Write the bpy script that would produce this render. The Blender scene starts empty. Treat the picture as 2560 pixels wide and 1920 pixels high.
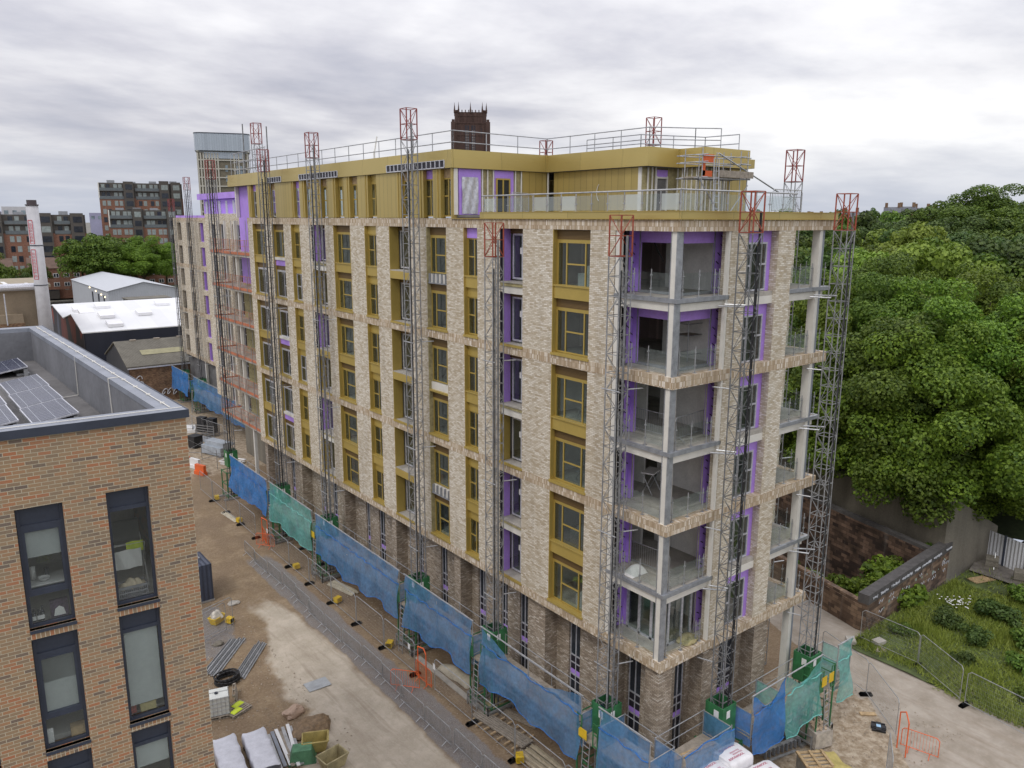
import bpy, math, random
import numpy as np
from mathutils import Matrix, Vector, noise as mnoise
random.seed(7); rng = np.random.default_rng(7)
R = math.radians
scene = bpy.context.scene

# ------------------------------------------------------------------ camera
CAM = Vector((-23.0326, -19.5331, 24.8))
yaw, pitch, roll = 0.66273107, 0.20569345, 0.00330258
cy, sy = math.cos(yaw), math.sin(yaw); cp, sp = math.cos(pitch), math.sin(pitch)
fw0 = Vector((sy, cy, 0)); rt0 = Vector((cy, -sy, 0)); up0 = Vector((0, 0, 1))
fwd = fw0 * cp - up0 * sp; upv = up0 * cp + fw0 * sp
cr, sr = math.cos(roll), math.sin(roll)
rt = rt0 * cr + upv * sr; up = upv * cr - rt0 * sr
cd = bpy.data.cameras.new('camera'); cam = bpy.data.objects.new('camera', cd)
scene.collection.objects.link(cam)
M = Matrix((rt, up, -fwd)).transposed().to_4x4(); M.translation = CAM
cam.matrix_world = M
cd.sensor_width = 36.0; cd.lens = 36.0 * 1978.4 / 2560.0
cd.clip_start = 0.5; cd.clip_end = 6000
scene.camera = cam

# ------------------------------------------------------------------ world, overcast
SUN_EL, SUN_AZ = R(52), R(250)         # azimuth measured from +Y towards +X
w = bpy.data.worlds.new('World'); scene.world = w; w.use_nodes = True
nt = w.node_tree; nt.nodes.clear()
def N(t, **k):
    n = nt.nodes.new(t)
    for a, b in k.items(): setattr(n, a, b)
    return n
out = N('ShaderNodeOutputWorld'); mix = N('ShaderNodeMixShader')
sky = N('ShaderNodeTexSky', sky_type='NISHITA', sun_disc=False)
sky.sun_elevation = SUN_EL; sky.sun_rotation = SUN_AZ; sky.air_density = 1.2; sky.dust_density = 2.0
b1 = N('ShaderNodeBackground'); b1.inputs[1].default_value = 0.08
nt.links.new(sky.outputs[0], b1.inputs[0])
tc = N('ShaderNodeTexCoord'); sep = N('ShaderNodeSeparateXYZ'); nt.links.new(tc.outputs['Generated'], sep.inputs[0])
def ma(op, a, b=None, c=None, clamp=False):
    n = N('ShaderNodeMath', operation=op); n.use_clamp = clamp
    for i, v in enumerate((a, b, c)):
        if v is None: continue
        if isinstance(v, (int, float)): n.inputs[i].default_value = v
        else: nt.links.new(v, n.inputs[i])
    return n.outputs[0]
den = ma('ADD', ma('MAXIMUM', sep.outputs[2], 0.0), 0.15)
px_ = ma('DIVIDE', sep.outputs[0], den); py_ = ma('DIVIDE', sep.outputs[1], den)
cmb = N('ShaderNodeCombineXYZ'); nt.links.new(px_, cmb.inputs[0]); nt.links.new(py_, cmb.inputs[1])
mp = N('ShaderNodeMapping'); nt.links.new(cmb.outputs[0], mp.inputs[0])
mp.inputs['Rotation'].default_value = (0, 0, R(28)); mp.inputs['Scale'].default_value = (0.44, 0.56, 1)
mp.inputs['Location'].default_value = (1.3, 0.4, 0)
n1 = N('ShaderNodeTexNoise'); n1.inputs['Scale'].default_value = 0.75; n1.inputs['Detail'].default_value = 8; n1.inputs['Roughness'].default_value = 0.52
n1.inputs['Distortion'].default_value = 0.6
nt.links.new(mp.outputs[0], n1.inputs['Vector'])
n2 = N('ShaderNodeTexNoise'); n2.inputs['Scale'].default_value = 2.6; n2.inputs['Detail'].default_value = 8; n2.inputs['Roughness'].default_value = 0.55
nt.links.new(mp.outputs[0], n2.inputs['Vector'])
cl = ma('ADD', ma('MULTIPLY', n1.outputs[0], 0.66), ma('MULTIPLY', n2.outputs[0], 0.34))
# the cloud is thinner towards the east-north-east, where the sky is brightest
vm = N('ShaderNodeVectorMath', operation='DOT_PRODUCT'); nt.links.new(tc.outputs['Generated'], vm.inputs[0])
bd = Vector((math.sin(R(58)), math.cos(R(58)), 0.17)).normalized(); vm.inputs[1].default_value = bd
glow = ma('POWER', ma('MAXIMUM', vm.outputs['Value'], 0.0), 10.0)
cl2 = ma('ADD', cl, ma('MULTIPLY', glow, 0.10))
ramp = N('ShaderNodeValToRGB'); nt.links.new(cl2, ramp.inputs[0])
cr_ = ramp.color_ramp; cr_.elements[0].position = 0.385; cr_.elements[0].color = (0.47, 0.475, 0.56, 1)
cr_.elements[1].position = 0.63; cr_.elements[1].color = (1.14, 1.13, 1.14, 1)
e = cr_.elements.new(0.455); e.color = (0.67, 0.665, 0.73, 1)
e = cr_.elements.new(0.535); e.color = (0.93, 0.92, 0.95, 1)
# CIE overcast: brighter towards the zenith
zen = ma('ADD', ma('MULTIPLY', ma('POWER', ma('MAXIMUM', sep.outputs[2], 0.0), 1.3), 1.25), 0.95)
hz = N('ShaderNodeMapRange'); nt.links.new(sep.outputs[2], hz.inputs[0]); hz.inputs[1].default_value = -.01; hz.inputs[2].default_value = .11; hz.interpolation_type = 'SMOOTHSTEP'
hn = ma('ADD', hz.outputs[0], ma('MULTIPLY', ma('SUBTRACT', n2.outputs[0], .5), .9), None, True)
hmx = N('ShaderNodeMix', data_type='RGBA'); nt.links.new(hn, hmx.inputs[0]); hmx.inputs[6].default_value = (.60, .645, .76, 1); nt.links.new(ramp.outputs[0], hmx.inputs[7])
b2 = N('ShaderNodeBackground'); nt.links.new(hmx.outputs[2], b2.inputs[0]); nt.links.new(zen, b2.inputs[1])
mix.inputs[0].default_value = 0.9
nt.links.new(b1.outputs[0], mix.inputs[1]); nt.links.new(b2.outputs[0], mix.inputs[2]); nt.links.new(mix.outputs[0], out.inputs[0])

sd = bpy.data.lights.new('sun', 'SUN'); sd.energy = 1.1; sd.angle = R(14); sd.color = (1.0, 0.965, 0.91)
sun = bpy.data.objects.new('sun', sd); scene.collection.objects.link(sun)
sdir = Vector((math.sin(SUN_AZ) * math.cos(SUN_EL), math.cos(SUN_AZ) * math.cos(SUN_EL), math.sin(SUN_EL)))
sun.rotation_euler = sdir.to_track_quat('Z', 'Y').to_euler()
scene.view_settings.view_transform = 'Standard'; scene.view_settings.look = 'None'
scene.view_settings.exposure = 0.0; scene.view_settings.gamma = 1.0
try:
    scene.cycles.max_bounces = 7; scene.cycles.transparent_max_bounces = 24; scene.cycles.caustics_reflective = False; scene.cycles.caustics_refractive = False
except Exception: pass

# ------------------------------------------------------------------ mesh helpers
class MB:
    def __init__(s): s.v = []; s.f = []; s.g = []
    def add(s, vs, fs):
        o = len(s.v); s.g.append((o, len(s.f))); s.v += [tuple(p) for p in vs]; s.f += [tuple(i + o for i in f) for f in fs]; return s
    def box(s, x0, x1, y0, y1, z0, z1):
        x0, x1 = min(x0, x1), max(x0, x1); y0, y1 = min(y0, y1), max(y0, y1); z0, z1 = min(z0, z1), max(z0, z1)
        return s.add([(x0, y0, z0), (x1, y0, z0), (x1, y1, z0), (x0, y1, z0), (x0, y0, z1), (x1, y0, z1), (x1, y1, z1), (x0, y1, z1)],
                     [(0, 3, 2, 1), (4, 5, 6, 7), (0, 1, 5, 4), (1, 2, 6, 5), (2, 3, 7, 6), (3, 0, 4, 7)])
    def tube(s, a, b, r, n=6, r2=None):
        a, b = Vector(a), Vector(b); d = (b - a)
        if d.length < 1e-6: return s
        d.normalize(); t = Vector((0, 0, 1)) if abs(d.z) < .9 else Vector((1, 0, 0))
        u = d.cross(t).normalized(); v = d.cross(u); r2 = r if r2 is None else r2
        vs = [a + (u * math.cos(2 * math.pi * i / n) + v * math.sin(2 * math.pi * i / n)) * r for i in range(n)] + \
             [b + (u * math.cos(2 * math.pi * i / n) + v * math.sin(2 * math.pi * i / n)) * r2 for i in range(n)]
        return s.add(vs, [(i, (i + 1) % n, n + (i + 1) % n, n + i) for i in range(n)] + [tuple(range(n))[::-1], tuple(range(n, 2 * n))])
    def path(s, pts, r, n=6):
        for a, b in zip(pts, pts[1:]): s.tube(a, b, r, n)
        return s
    def beam(s, a, b, wx, wz):     # rectangular bar between two points
        a, b = Vector(a), Vector(b); d = (b - a).normalized(); t = Vector((0, 0, 1)) if abs(d.z) < .95 else Vector((0, 1, 0))
        u = d.cross(t).normalized() * wx / 2; v = d.cross(u).normalized() * wz / 2
        vs = [a - u - v, a + u - v, a + u + v, a - u + v, b - u - v, b + u - v, b + u + v, b - u + v]
        return s.add(vs, [(0, 3, 2, 1), (4, 5, 6, 7), (0, 1, 5, 4), (1, 2, 6, 5), (2, 3, 7, 6), (3, 0, 4, 7)])
    def prism(s, poly, z0, z1):
        n = len(poly)
        return s.add([(x, y, z0) for x, y in poly] + [(x, y, z1) for x, y in poly],
                     [tuple(range(n))[::-1], tuple(range(n, 2 * n))] + [(i, (i + 1) % n, n + (i + 1) % n, n + i) for i in range(n)])
    def quad(s, a, b, c, d): return s.add([a, b, c, d], [(0, 1, 2, 3)])
    def poly(s, pts): return s.add(pts, [tuple(range(len(pts)))])
    def grid(s, fn, nu, nv):
        vs = [fn(i / nu, j / nv) for j in range(nv + 1) for i in range(nu + 1)]
        return s.add(vs, [(j * (nu + 1) + i, j * (nu + 1) + i + 1, (j + 1) * (nu + 1) + i + 1, (j + 1) * (nu + 1) + i) for j in range(nv) for i in range(nu)])
    def mesh(s, name, mat, smooth=False):
        me = bpy.data.meshes.new(name); me.from_pydata(s.v, [], s.f)
        ul = me.uv_layers.new(name='UVMap')
        n = len(me.loops)
        if n:
            vi = np.empty(n, np.int32); me.loops.foreach_get('vertex_index', vi)
            co = np.array(s.v, np.float32)[vi]
            nf = len(me.polygons); nor = np.empty(nf * 3, np.float32); me.polygons.foreach_get('normal', nor); nor = np.abs(nor.reshape(-1, 3))
            lt = np.empty(nf, np.int32); me.polygons.foreach_get('loop_total', lt); nn = np.repeat(nor, lt, axis=0)
            ax = np.argmax(nn * np.array([1, 1, 1.02], np.float32), axis=1)
            uv = np.where((ax == 2)[:, None], co[:, :2], np.where((ax == 0)[:, None], co[:, 1:], co[:, [0, 2]]))
            ul.data.foreach_set('uv', uv.astype(np.float32).ravel())
        if mat: me.materials.append(mat)
        if smooth: me.polygons.foreach_set('use_smooth', [True] * len(me.polygons))
        me.update(); return me

SPLIT = {'rail_post', 'dark_window', 'pale_window', 'end_rail', 'guard_upright', 'edge_guard_post', 'glass_balustrades', 'net_edge_rope', 'opening_trim', 'floor_slab', 'steel_wall_studs', 'mineral_wool_wall', 'soldier_brick_sill', 'rooflights', 'steel_edge_beam', 'grey_edge_angle', 'brick_wall', 'brown_brick_base_wall', 'steel_column',
 'purple_insulation_board', 'penthouse_gold_wall', 'black_membrane_strip', 'gold_reveal_fin', 'terrace_deck', 'ridge_vents', 'yellow_sign', 'paper_notice', 'skid_boards', 'posts_', 'roof_plant',
 'dark_doors', 'pale_roof_panels', 'open_fascia_void', 'rear_wall', 'purple_reveal', 'ground_frame_feet', 'partition_walls', 'corner_room_lining', 'corner_room_taped_board', 'cross_batten', 'ground_floor_insulation', 'steel_band', 'purple_penthouse', 'foil_window_opening', 'belfry_louvres_', 'tower_windows'}
def link(o, parent=None):
    scene.collection.objects.link(o)
    if parent is not None: o.parent = parent
    return o
def wloc(o):
    v = Vector((0, 0, 0))
    while o is not None: v += o.location; o = o.parent
    return v
def part(name, mb, mat, parent=None, world=False, smooth=False, loc=(0, 0, 0), rz=0, label=None, kind=None):
    """one mesh object; world=True: the vertices are in world space, shifted to the parent's base"""
    if isinstance(mb, MB) and name in SPLIT and len(mb.g) > 1 and parent is not None:
        ends = mb.g[1:] + [(len(mb.v), len(mb.f))]
        for (v0, f0), (v1, f1) in zip(mb.g, ends):
            q = MB(); q.add(mb.v[v0:v1], [tuple(i - v0 for i in f) for f in mb.f[f0:f1]]); r = part(name, q, mat, parent, world, smooth, loc, rz, label, kind)
        return r
    if isinstance(mb, MB): me = mb.mesh(name, mat, smooth)
    else: me = mb
    o = bpy.data.objects.new(name, me); link(o, parent)
    o.location = loc; o.rotation_euler[2] = rz
    if world and parent is not None: o.location = -wloc(parent)
    if label: o['label'] = label
    if kind: o['kind'] = kind
    return o
def thing(name, label, cat, loc=(0, 0, 0), rz=0, group=None):
    o = bpy.data.objects.new(name, None); link(o); o.location = loc; o.rotation_euler[2] = rz
    o.empty_display_size = .3; o['label'] = label; o['category'] = cat
    if group: o['group'] = group
    return o
def solid(name, mb, mat, label, cat, loc=(0, 0, 0), rz=0, group=None, smooth=False):
    o = part(name, mb, mat, smooth=smooth, loc=loc, rz=rz); o['label'] = label; o['category'] = cat
    if group: o['group'] = group
    return o
def struct(name, mb, mat, **k):
    o = part(name, mb, mat, **k); o['kind'] = 'structure'; return o
KIDS = {}
def dup(root, loc, rz=None, label=None, parent=None):
    def rec(o, par):
        c = o.copy(); scene.collection.objects.link(c); c.parent = par
        for k in [x for x in o.children]: rec(k, c)
        return c
    c = rec(root, parent); c.location = loc
    if rz is not None: c.rotation_euler[2] = rz
    if label: c['label'] = label
    return c
def label(o, l, cat=None, group=None):
    o['label'] = l
    if cat: o['category'] = cat
    if group: o['group'] = group
    return o

# ------------------------------------------------------------------ materials
def newmat(name):
    m = bpy.data.materials.new(name); m.use_nodes = True; t = m.node_tree
    return m, t, t.nodes['Principled BSDF']
def _n(t, ty, **k):
    n = t.nodes.new(ty)
    for a, b in k.items(): setattr(n, a, b)
    return n
def _noise(t, scale, detail=4, coord='Object', rough=.55):
    tc = _n(t, 'ShaderNodeTexCoord'); n = _n(t, 'ShaderNodeTexNoise')
    n.inputs['Scale'].default_value = scale; n.inputs['Detail'].default_value = detail; n.inputs['Roughness'].default_value = rough
    t.links.new(tc.outputs[coord], n.inputs['Vector']); return n
def _mixc(t, fac, a, b, blend='MIX'):
    m = _n(t, 'ShaderNodeMix', data_type='RGBA', blend_type=blend)
    for i, v in ((0, fac), (6, a), (7, b)):
        if isinstance(v, (int, float)): m.inputs[i].default_value = v
        elif isinstance(v, tuple): m.inputs[i].default_value = (*v[:3], 1)
        else: t.links.new(v, m.inputs[i])
    return m.outputs[2]
def _map(t, v, a, b, c=0, d=1):
    m = _n(t, 'ShaderNodeMapRange'); t.links.new(v, m.inputs[0])
    for i, x in enumerate((a, b, c, d)): m.inputs[i + 1].default_value = x
    return m.outputs[0]
def _ramp(t, v, stops, interp='LINEAR'):
    r = _n(t, 'ShaderNodeValToRGB'); t.links.new(v, r.inputs[0]); r.color_ramp.interpolation = interp
    el = r.color_ramp.elements
    el[0].position, el[0].color = stops[0][0], (*stops[0][1], 1); el[1].position, el[1].color = stops[-1][0], (*stops[-1][1], 1)
    for p, c in stops[1:-1]: q = el.new(p); q.color = (*c, 1)
    return r.outputs[0]
def _m(t, op, a, b=0.0):
    n = _n(t, 'ShaderNodeMath', operation=op)
    for i, v in enumerate((a, b)):
        if isinstance(v, (int, float)): n.inputs[i].default_value = v
        else: t.links.new(v, n.inputs[i])
    return n.outputs[0]
def _bump(t, bs, h, strength, dist=.02):
    b = _n(t, 'ShaderNodeBump'); b.inputs['Strength'].default_value = strength; b.inputs['Distance'].default_value = dist
    t.links.new(h, b.inputs['Height']); t.links.new(b.outputs[0], bs.inputs['Normal'])

def plain(name, col, rough=.6, metal=0.0, var=.18, nscale=1.5, bump=0.0, streak=False):
    m, t, bs = newmat(name)
    n = _noise(t, nscale, 6); n2 = _noise(t, nscale * 9, 3)
    if streak:
        mp = _n(t, 'ShaderNodeMapping'); mp.inputs['Scale'].default_value = (1, 1, .12)
        t.links.new(n.inputs['Vector'].links[0].from_socket, mp.inputs[0]); t.links.new(mp.outputs[0], n.inputs['Vector'])
    f = _m(t, 'ADD', _m(t, 'MULTIPLY', n.outputs[0], .65), _m(t, 'MULTIPLY', n2.outputs[0], .35))
    a = tuple(max(0, c * (1 - var * 1.6)) for c in col); b = tuple(min(1, c * (1 + var * 1.4)) for c in col)
    t.links.new(_mixc(t, _map(t, f, .32, .68), a, b), bs.inputs['Base Color'])
    bs.inputs['Roughness'].default_value = rough; bs.inputs['Metallic'].default_value = metal
    if bump: _bump(t, bs, n2.outputs[0], bump)
    return m

def brick(name, stops, mortar, bw=.225, bh=.075, mo=.010, rot=False, offset=.5, shift_scale=.35, shift=.35, soot=0.0, rough=.85, fine=.2):
    m, t, bs = newmat(name)
    uv = _n(t, 'ShaderNodeUVMap'); sp_ = _n(t, 'ShaderNodeSeparateXYZ'); t.links.new(uv.outputs[0], sp_.inputs[0])
    u, v = (sp_.outputs[1], sp_.outputs[0]) if rot else (sp_.outputs[0], sp_.outputs[1])
    rv = _m(t, 'DIVIDE', v, bh); row = _m(t, 'FLOOR', rv)
    un = _m(t, 'ADD', _m(t, 'DIVIDE', u, bw), _m(t, 'MULTIPLY', _m(t, 'FLOORED_MODULO', row, 2.0), offset)); bi = _m(t, 'FLOOR', un)
    cb_ = _n(t, 'ShaderNodeCombineXYZ'); t.links.new(bi, cb_.inputs[0]); t.links.new(row, cb_.inputs[1])
    wn = _n(t, 'ShaderNodeTexWhiteNoise', noise_dimensions='2D'); t.links.new(cb_.outputs[0], wn.inputs[0])
    mort = _m(t, 'MAXIMUM', _m(t, 'LESS_THAN', _m(t, 'FRACT', un), mo / bw), _m(t, 'LESS_THAN', _m(t, 'FRACT', rv), mo / bh))
    n = _noise(t, shift_scale, 5); fn = _noise(t, 22, 3)
    val = _m(t, 'ADD', wn.outputs[0], _m(t, 'MULTIPLY', _m(t, 'SUBTRACT', n.outputs[0], .5), shift * 2))
    val = _m(t, 'ADD', val, _m(t, 'MULTIPLY', _m(t, 'SUBTRACT', fn.outputs[0], .5), fine * 2))
    col = _mixc(t, mort, _ramp(t, val, stops), mortar)
    sn = _noise(t, 1.1, 5); smp = _n(t, 'ShaderNodeMapping'); smp.inputs['Scale'].default_value = (1, 1, .13); t.links.new(sn.inputs['Vector'].links[0].from_socket, smp.inputs[0]); t.links.new(smp.outputs[0], sn.inputs['Vector'])
    col = _mixc(t, _map(t, sn.outputs[0], .5, .72, 0, .30), col, tuple(c * .55 for c in mortar)); col = _mixc(t, _map(t, sn.outputs[0], .28, .42, .10, 0), col, (.74, .71, .66))
    if soot:
        n3 = _noise(t, .9, 6); col = _mixc(t, _map(t, n3.outputs[0], .45, .75, 0, soot), col, tuple(c * .35 for c in mortar))
    t.links.new(col, bs.inputs['Base Color']); bs.inputs['Roughness'].default_value = rough; bs.inputs['Specular IOR Level'].default_value = .25
    _bump(t, bs, _m(t, 'SUBTRACT', 1.0, mort), .4, .006)
    return m

def seamed(name, col, pitch_, rough=.4, metal=.3, seam=.012, vertical=True, var=.08, dark=.45):
    m, t, bs = newmat(name)
    uv = _n(t, 'ShaderNodeUVMap'); sp_ = _n(t, 'ShaderNodeSeparateXYZ'); t.links.new(uv.outputs[0], sp_.inputs[0])
    f = _m(t, 'FRACT', _m(t, 'DIVIDE', sp_.outputs[0 if vertical else 1], pitch_))
    s = _m(t, 'LESS_THAN', f, seam / pitch_)
    pid = _m(t, 'FLOOR', _m(t, 'DIVIDE', sp_.outputs[0 if vertical else 1], pitch_))
    wn = _n(t, 'ShaderNodeTexWhiteNoise', noise_dimensions='1D'); t.links.new(pid, wn.inputs['W'])
    n = _noise(t, .8, 5)
    fac = _m(t, 'ADD', _m(t, 'MULTIPLY', wn.outputs[0], .5), _m(t, 'MULTIPLY', n.outputs[0], .5))
    c = _mixc(t, fac, tuple(x * (1 - var * 2) for x in col), tuple(min(1, x * (1 + var)) for x in col))
    c = _mixc(t, s, c, tuple(x * dark for x in col))
    t.links.new(c, bs.inputs['Base Color']); bs.inputs['Roughness'].default_value = rough; bs.inputs['Metallic'].default_value = metal
    _bump(t, bs, _m(t, 'SUBTRACT', 1.0, s), .4, .01)
    return m

def corrug(name, col, pitch_, rough=.6, metal=0.0, var=.2, axis=0, depth=.6, band=None):
    m, t, bs = newmat(name)
    uv = _n(t, 'ShaderNodeUVMap'); sp_ = _n(t, 'ShaderNodeSeparateXYZ'); t.links.new(uv.outputs[0], sp_.inputs[0])
    wv = _m(t, 'SINE', _m(t, 'MULTIPLY', sp_.outputs[axis], 2 * math.pi / pitch_))
    n = _noise(t, .6, 6); n2 = _noise(t, 5, 4)
    f = _m(t, 'ADD', _m(t, 'MULTIPLY', n.outputs[0], .6), _m(t, 'MULTIPLY', n2.outputs[0], .4))
    c = _mixc(t, _map(t, f, .35, .65), tuple(x * (1 - var) for x in col), tuple(min(1, x * (1 + var)) for x in col))
    t.links.new(c, bs.inputs['Base Color']); bs.inputs['Roughness'].default_value = rough; bs.inputs['Metallic'].default_value = metal
    _bump(t, bs, wv, depth, .03)
    return m

def glassmat(name, tint, refl=.12, base_alpha=.25, rough=.03, dark=(.02, .025, .03)):
    """thin pane: part see-through, part reflective, with a faint dark body"""
    m = bpy.data.materials.new(name); m.use_nodes = True; t = m.node_tree; t.nodes.clear()
    o = _n(t, 'ShaderNodeOutputMaterial'); tr = _n(t, 'ShaderNodeBsdfTransparent'); tr.inputs[0].default_value = (*tint, 1)
    gl = _n(t, 'ShaderNodeBsdfGlossy'); gl.inputs['Roughness'].default_value = rough; gl.inputs[0].default_value = (.9, .92, .95, 1); wv = _noise(t, 1.6, 2); _bumpn = _n(t, 'ShaderNodeBump'); _bumpn.inputs['Strength'].default_value = .08; _bumpn.inputs['Distance'].default_value = .05; t.links.new(wv.outputs[0], _bumpn.inputs['Height']); t.links.new(_bumpn.outputs[0], gl.inputs['Normal'])
    df = _n(t, 'ShaderNodeBsdfDiffuse'); df.inputs[0].default_value = (*dark, 1)
    m1 = _n(t, 'ShaderNodeMixShader'); oi = _n(t, 'ShaderNodeObjectInfo'); t.links.new(_m(t, 'MULTIPLY', _m(t, 'POWER', oi.outputs['Random'], 2.0), base_alpha * 3.0), m1.inputs[0])
    t.links.new(tr.outputs[0], m1.inputs[1]); t.links.new(df.outputs[0], m1.inputs[2])
    lw = _n(t, 'ShaderNodeLayerWeight'); lw.inputs[0].default_value = .5
    f = _m(t, 'ADD', _m(t, 'MULTIPLY', _m(t, 'POWER', lw.outputs['Facing'], 4.0), .6), refl)
    m2 = _n(t, 'ShaderNodeMixShader'); t.links.new(f, m2.inputs[0]); t.links.new(m1.outputs[0], m2.inputs[1]); t.links.new(gl.outputs[0], m2.inputs[2])
    t.links.new(m2.outputs[0], o.inputs[0]); return m

def netmat(name, col, alpha=.78, pink=False):
    m = bpy.data.materials.new(name); m.use_nodes = True; t = m.node_tree; t.nodes.clear()
    o = _n(t, 'ShaderNodeOutputMaterial'); tr = _n(t, 'ShaderNodeBsdfTransparent'); df = _n(t, 'ShaderNodeBsdfDiffuse'); tl = _n(t, 'ShaderNodeBsdfTranslucent')
    n = _noise(t, .9, 6); n2 = _noise(t, 6, 4)
    f = _map(t, _m(t, 'ADD', _m(t, 'MULTIPLY', n.outputs[0], .6), _m(t, 'MULTIPLY', n2.outputs[0], .4)), .35, .65)
    c = _mixc(t, f, tuple(x * .85 for x in col), tuple(min(1, x * 1.1 + .02) for x in col))
    n3 = _noise(t, 1.7, 5); c = _mixc(t, _map(t, n3.outputs[0], .5, .72, 0, .45), c, (.26, .28, .40)); n4 = _noise(t, 2.6, 7); c = _mixc(t, _map(t, n4.outputs[0], .54, .72, 0, .2), c, tuple(min(1, x * 1.6 + .03) for x in col))
    t.links.new(c, df.inputs[0]); t.links.new(c, tl.inputs[0])
    a = _n(t, 'ShaderNodeMixShader'); a.inputs[0].default_value = .4; t.links.new(df.outputs[0], a.inputs[1]); t.links.new(tl.outputs[0], a.inputs[2])
    b = _n(t, 'ShaderNodeMixShader'); t.links.new(_map(t, n2.outputs[0], .3, .7, alpha - .08, min(1, alpha + .08)), b.inputs[0])
    t.links.new(tr.outputs[0], b.inputs[1]); t.links.new(a.outputs[0], b.inputs[2]); t.links.new(b.outputs[0], o.inputs[0]); return m

def leafmat(name, a, b, rnd=.5):
    m, t, bs = newmat(name)
    g = _n(t, 'ShaderNodeNewGeometry'); oi = _n(t, 'ShaderNodeObjectInfo'); n = _noise(t, .45, 3)
    f = _m(t, 'ADD', _m(t, 'MULTIPLY', g.outputs['Random Per Island'], rnd), _m(t, 'MULTIPLY', n.outputs[0], 1 - rnd))
    c = _mixc(t, _map(t, f, .2, .85), a, b)
    hs = _n(t, 'ShaderNodeHueSaturation'); t.links.new(c, hs.inputs['Color'])
    t.links.new(_map(t, oi.outputs['Random'], 0, 1, .485, .515), hs.inputs['Hue']); t.links.new(_map(t, oi.outputs['Random'], 0, 1, .8, 1.25), hs.inputs['Value'])
    t.links.new(hs.outputs[0], bs.inputs['Base Color']); bs.inputs['Roughness'].default_value = .55; bs.inputs['Specular IOR Level'].default_value = .3
    tl = _n(t, 'ShaderNodeBsdfTranslucent'); t.links.new(hs.outputs[0], tl.inputs[0])
    mx = _n(t, 'ShaderNodeMixShader'); mx.inputs[0].default_value = .3; o = t.nodes['Material Output']
    t.links.new(bs.outputs[0], mx.inputs[1]); t.links.new(tl.outputs[0], mx.inputs[2]); t.links.new(mx.outputs[0], o.inputs[0]); return m
def glow_mat(name, col, s):
    m, t, bs = newmat(name); bs.inputs['Emission Color'].default_value = (*col, 1); bs.inputs['Emission Strength'].default_value = s; return m

BUFF = [(0.0, (.44, .37, .265)), (.22, (.525, .46, .35)), (.5, (.615, .56, .455)), (.8, (.69, .645, .55)), (1.0, (.765, .73, .65))]
DARKB = [(0.0, (.27, .215, .16)), (.45, (.38, .315, .24)), (.85, (.48, .41, .33)), (1.0, (.64, .58, .50))]
SOLD = [(0.0, (.38, .285, .185)), (.45, (.50, .40, .28)), (.8, (.62, .54, .42)), (1.0, (.78, .72, .63))]
REDB = [(0.0, (.17, .13, .105)), (.14, (.235, .17, .115)), (.32, (.30, .21, .13)), (.6, (.34, .225, .13)), (.82, (.365, .195, .105)), (1.0, (.39, .165, .085))]
mt = {}
mt['buff'] = brick('buff_brick', BUFF, (.40, .33, .24), shift=.34, shift_scale=.16, mo=.0165, fine=.10)
mt['base'] = brick('brown_brick', DARKB, (.16, .125, .095), shift=.32, shift_scale=.4, mo=.014, fine=.1)
mt['soldier'] = brick('soldier_brick', SOLD, (.33, .25, .17), rot=True, offset=0.0, shift=.12)
mt['red'] = brick('red_brick', REDB, (.47, .41, .30), shift=.20, mo=.0125, fine=.10, bw=.212, bh=.071)
mt['redsold'] = brick('red_soldier_brick', REDB, (.56, .50, .38), mo=.012, fine=.06, rot=True, offset=0.0, shift=.08)
mt['farbrick'] = brick('far_red_brick', [(0, (.17, .085, .06)), (.5, (.235, .115, .075)), (1, (.30, .155, .105))], (.24, .14, .105), shift=.2)
mt['oldbrick'] = brick('old_brick', [(0, (.12, .07, .045)), (.5, (.22, .13, .075)), (1, (.30, .19, .11))], (.16, .12, .09), shift=.3, soot=.6)
mt['stone'] = brick('dark_sandstone', [(0, (.045, .03, .025)), (.5, (.11, .07, .05)), (1, (.21, .135, .095))], (.05, .04, .032), bw=.55, bh=.27, mo=.02, shift=.35, soot=.8)
mt['stone2'] = brick('brown_sandstone', [(0, (.09, .06, .045)), (.5, (.19, .125, .085)), (1, (.29, .20, .135))], (.10, .075, .055), bw=.5, bh=.24, mo=.02, shift=.35, soot=.6)
mt['gold'] = plain('gold_cladding', (.50, .37, .10), rough=.38, metal=.35, var=.05, nscale=.7)
mt['goldpanel'] = seamed('gold_cassette_panel', (.51, .395, .14), .46, rough=.34, metal=.45, seam=.02, dark=.35)
mt['goldfascia'] = seamed('gold_fascia_panel', (.54, .425, .155), 3.05, rough=.32, metal=.5, seam=.018)
mt['louvre'] = seamed('bronze_louvre', (.20, .125, .045), .055, rough=.5, metal=.3, seam=.022, vertical=False)
mt['purple'] = plain('purple_insulation_board', (.45, .27, .79), rough=.5, var=.10, nscale=1.2)
mt['purpledeep'] = plain('purple_board_dull', (.24, .12, .50), rough=.5, var=.12)
mt['membrane'] = plain('black_membrane', (.02, .018, .028), rough=.45, var=.2)
mt['tape'] = plain('silver_tape', (.60, .61, .66), rough=.35, metal=.35, var=.2, nscale=7)
mt['steelw'] = plain('primed_white_steel', (.70, .68, .62), rough=.5, var=.06, nscale=2)
mt['steelg'] = plain('grey_galvanised_steel', (.33, .345, .37), rough=.45, metal=.4, var=.2, nscale=4)
mt['galv'] = plain('galvanised_tube', (.42, .43, .44), rough=.4, metal=.6, var=.2, nscale=3)
mt['mastl'] = plain('mast_dull_zinc', (.30, .305, .31), rough=.5, metal=.3, var=.3, nscale=5)
mt['mastg'] = plain('mast_grey_steel', (.20, .205, .21), rough=.55, metal=.3, var=.3, nscale=5)
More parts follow.
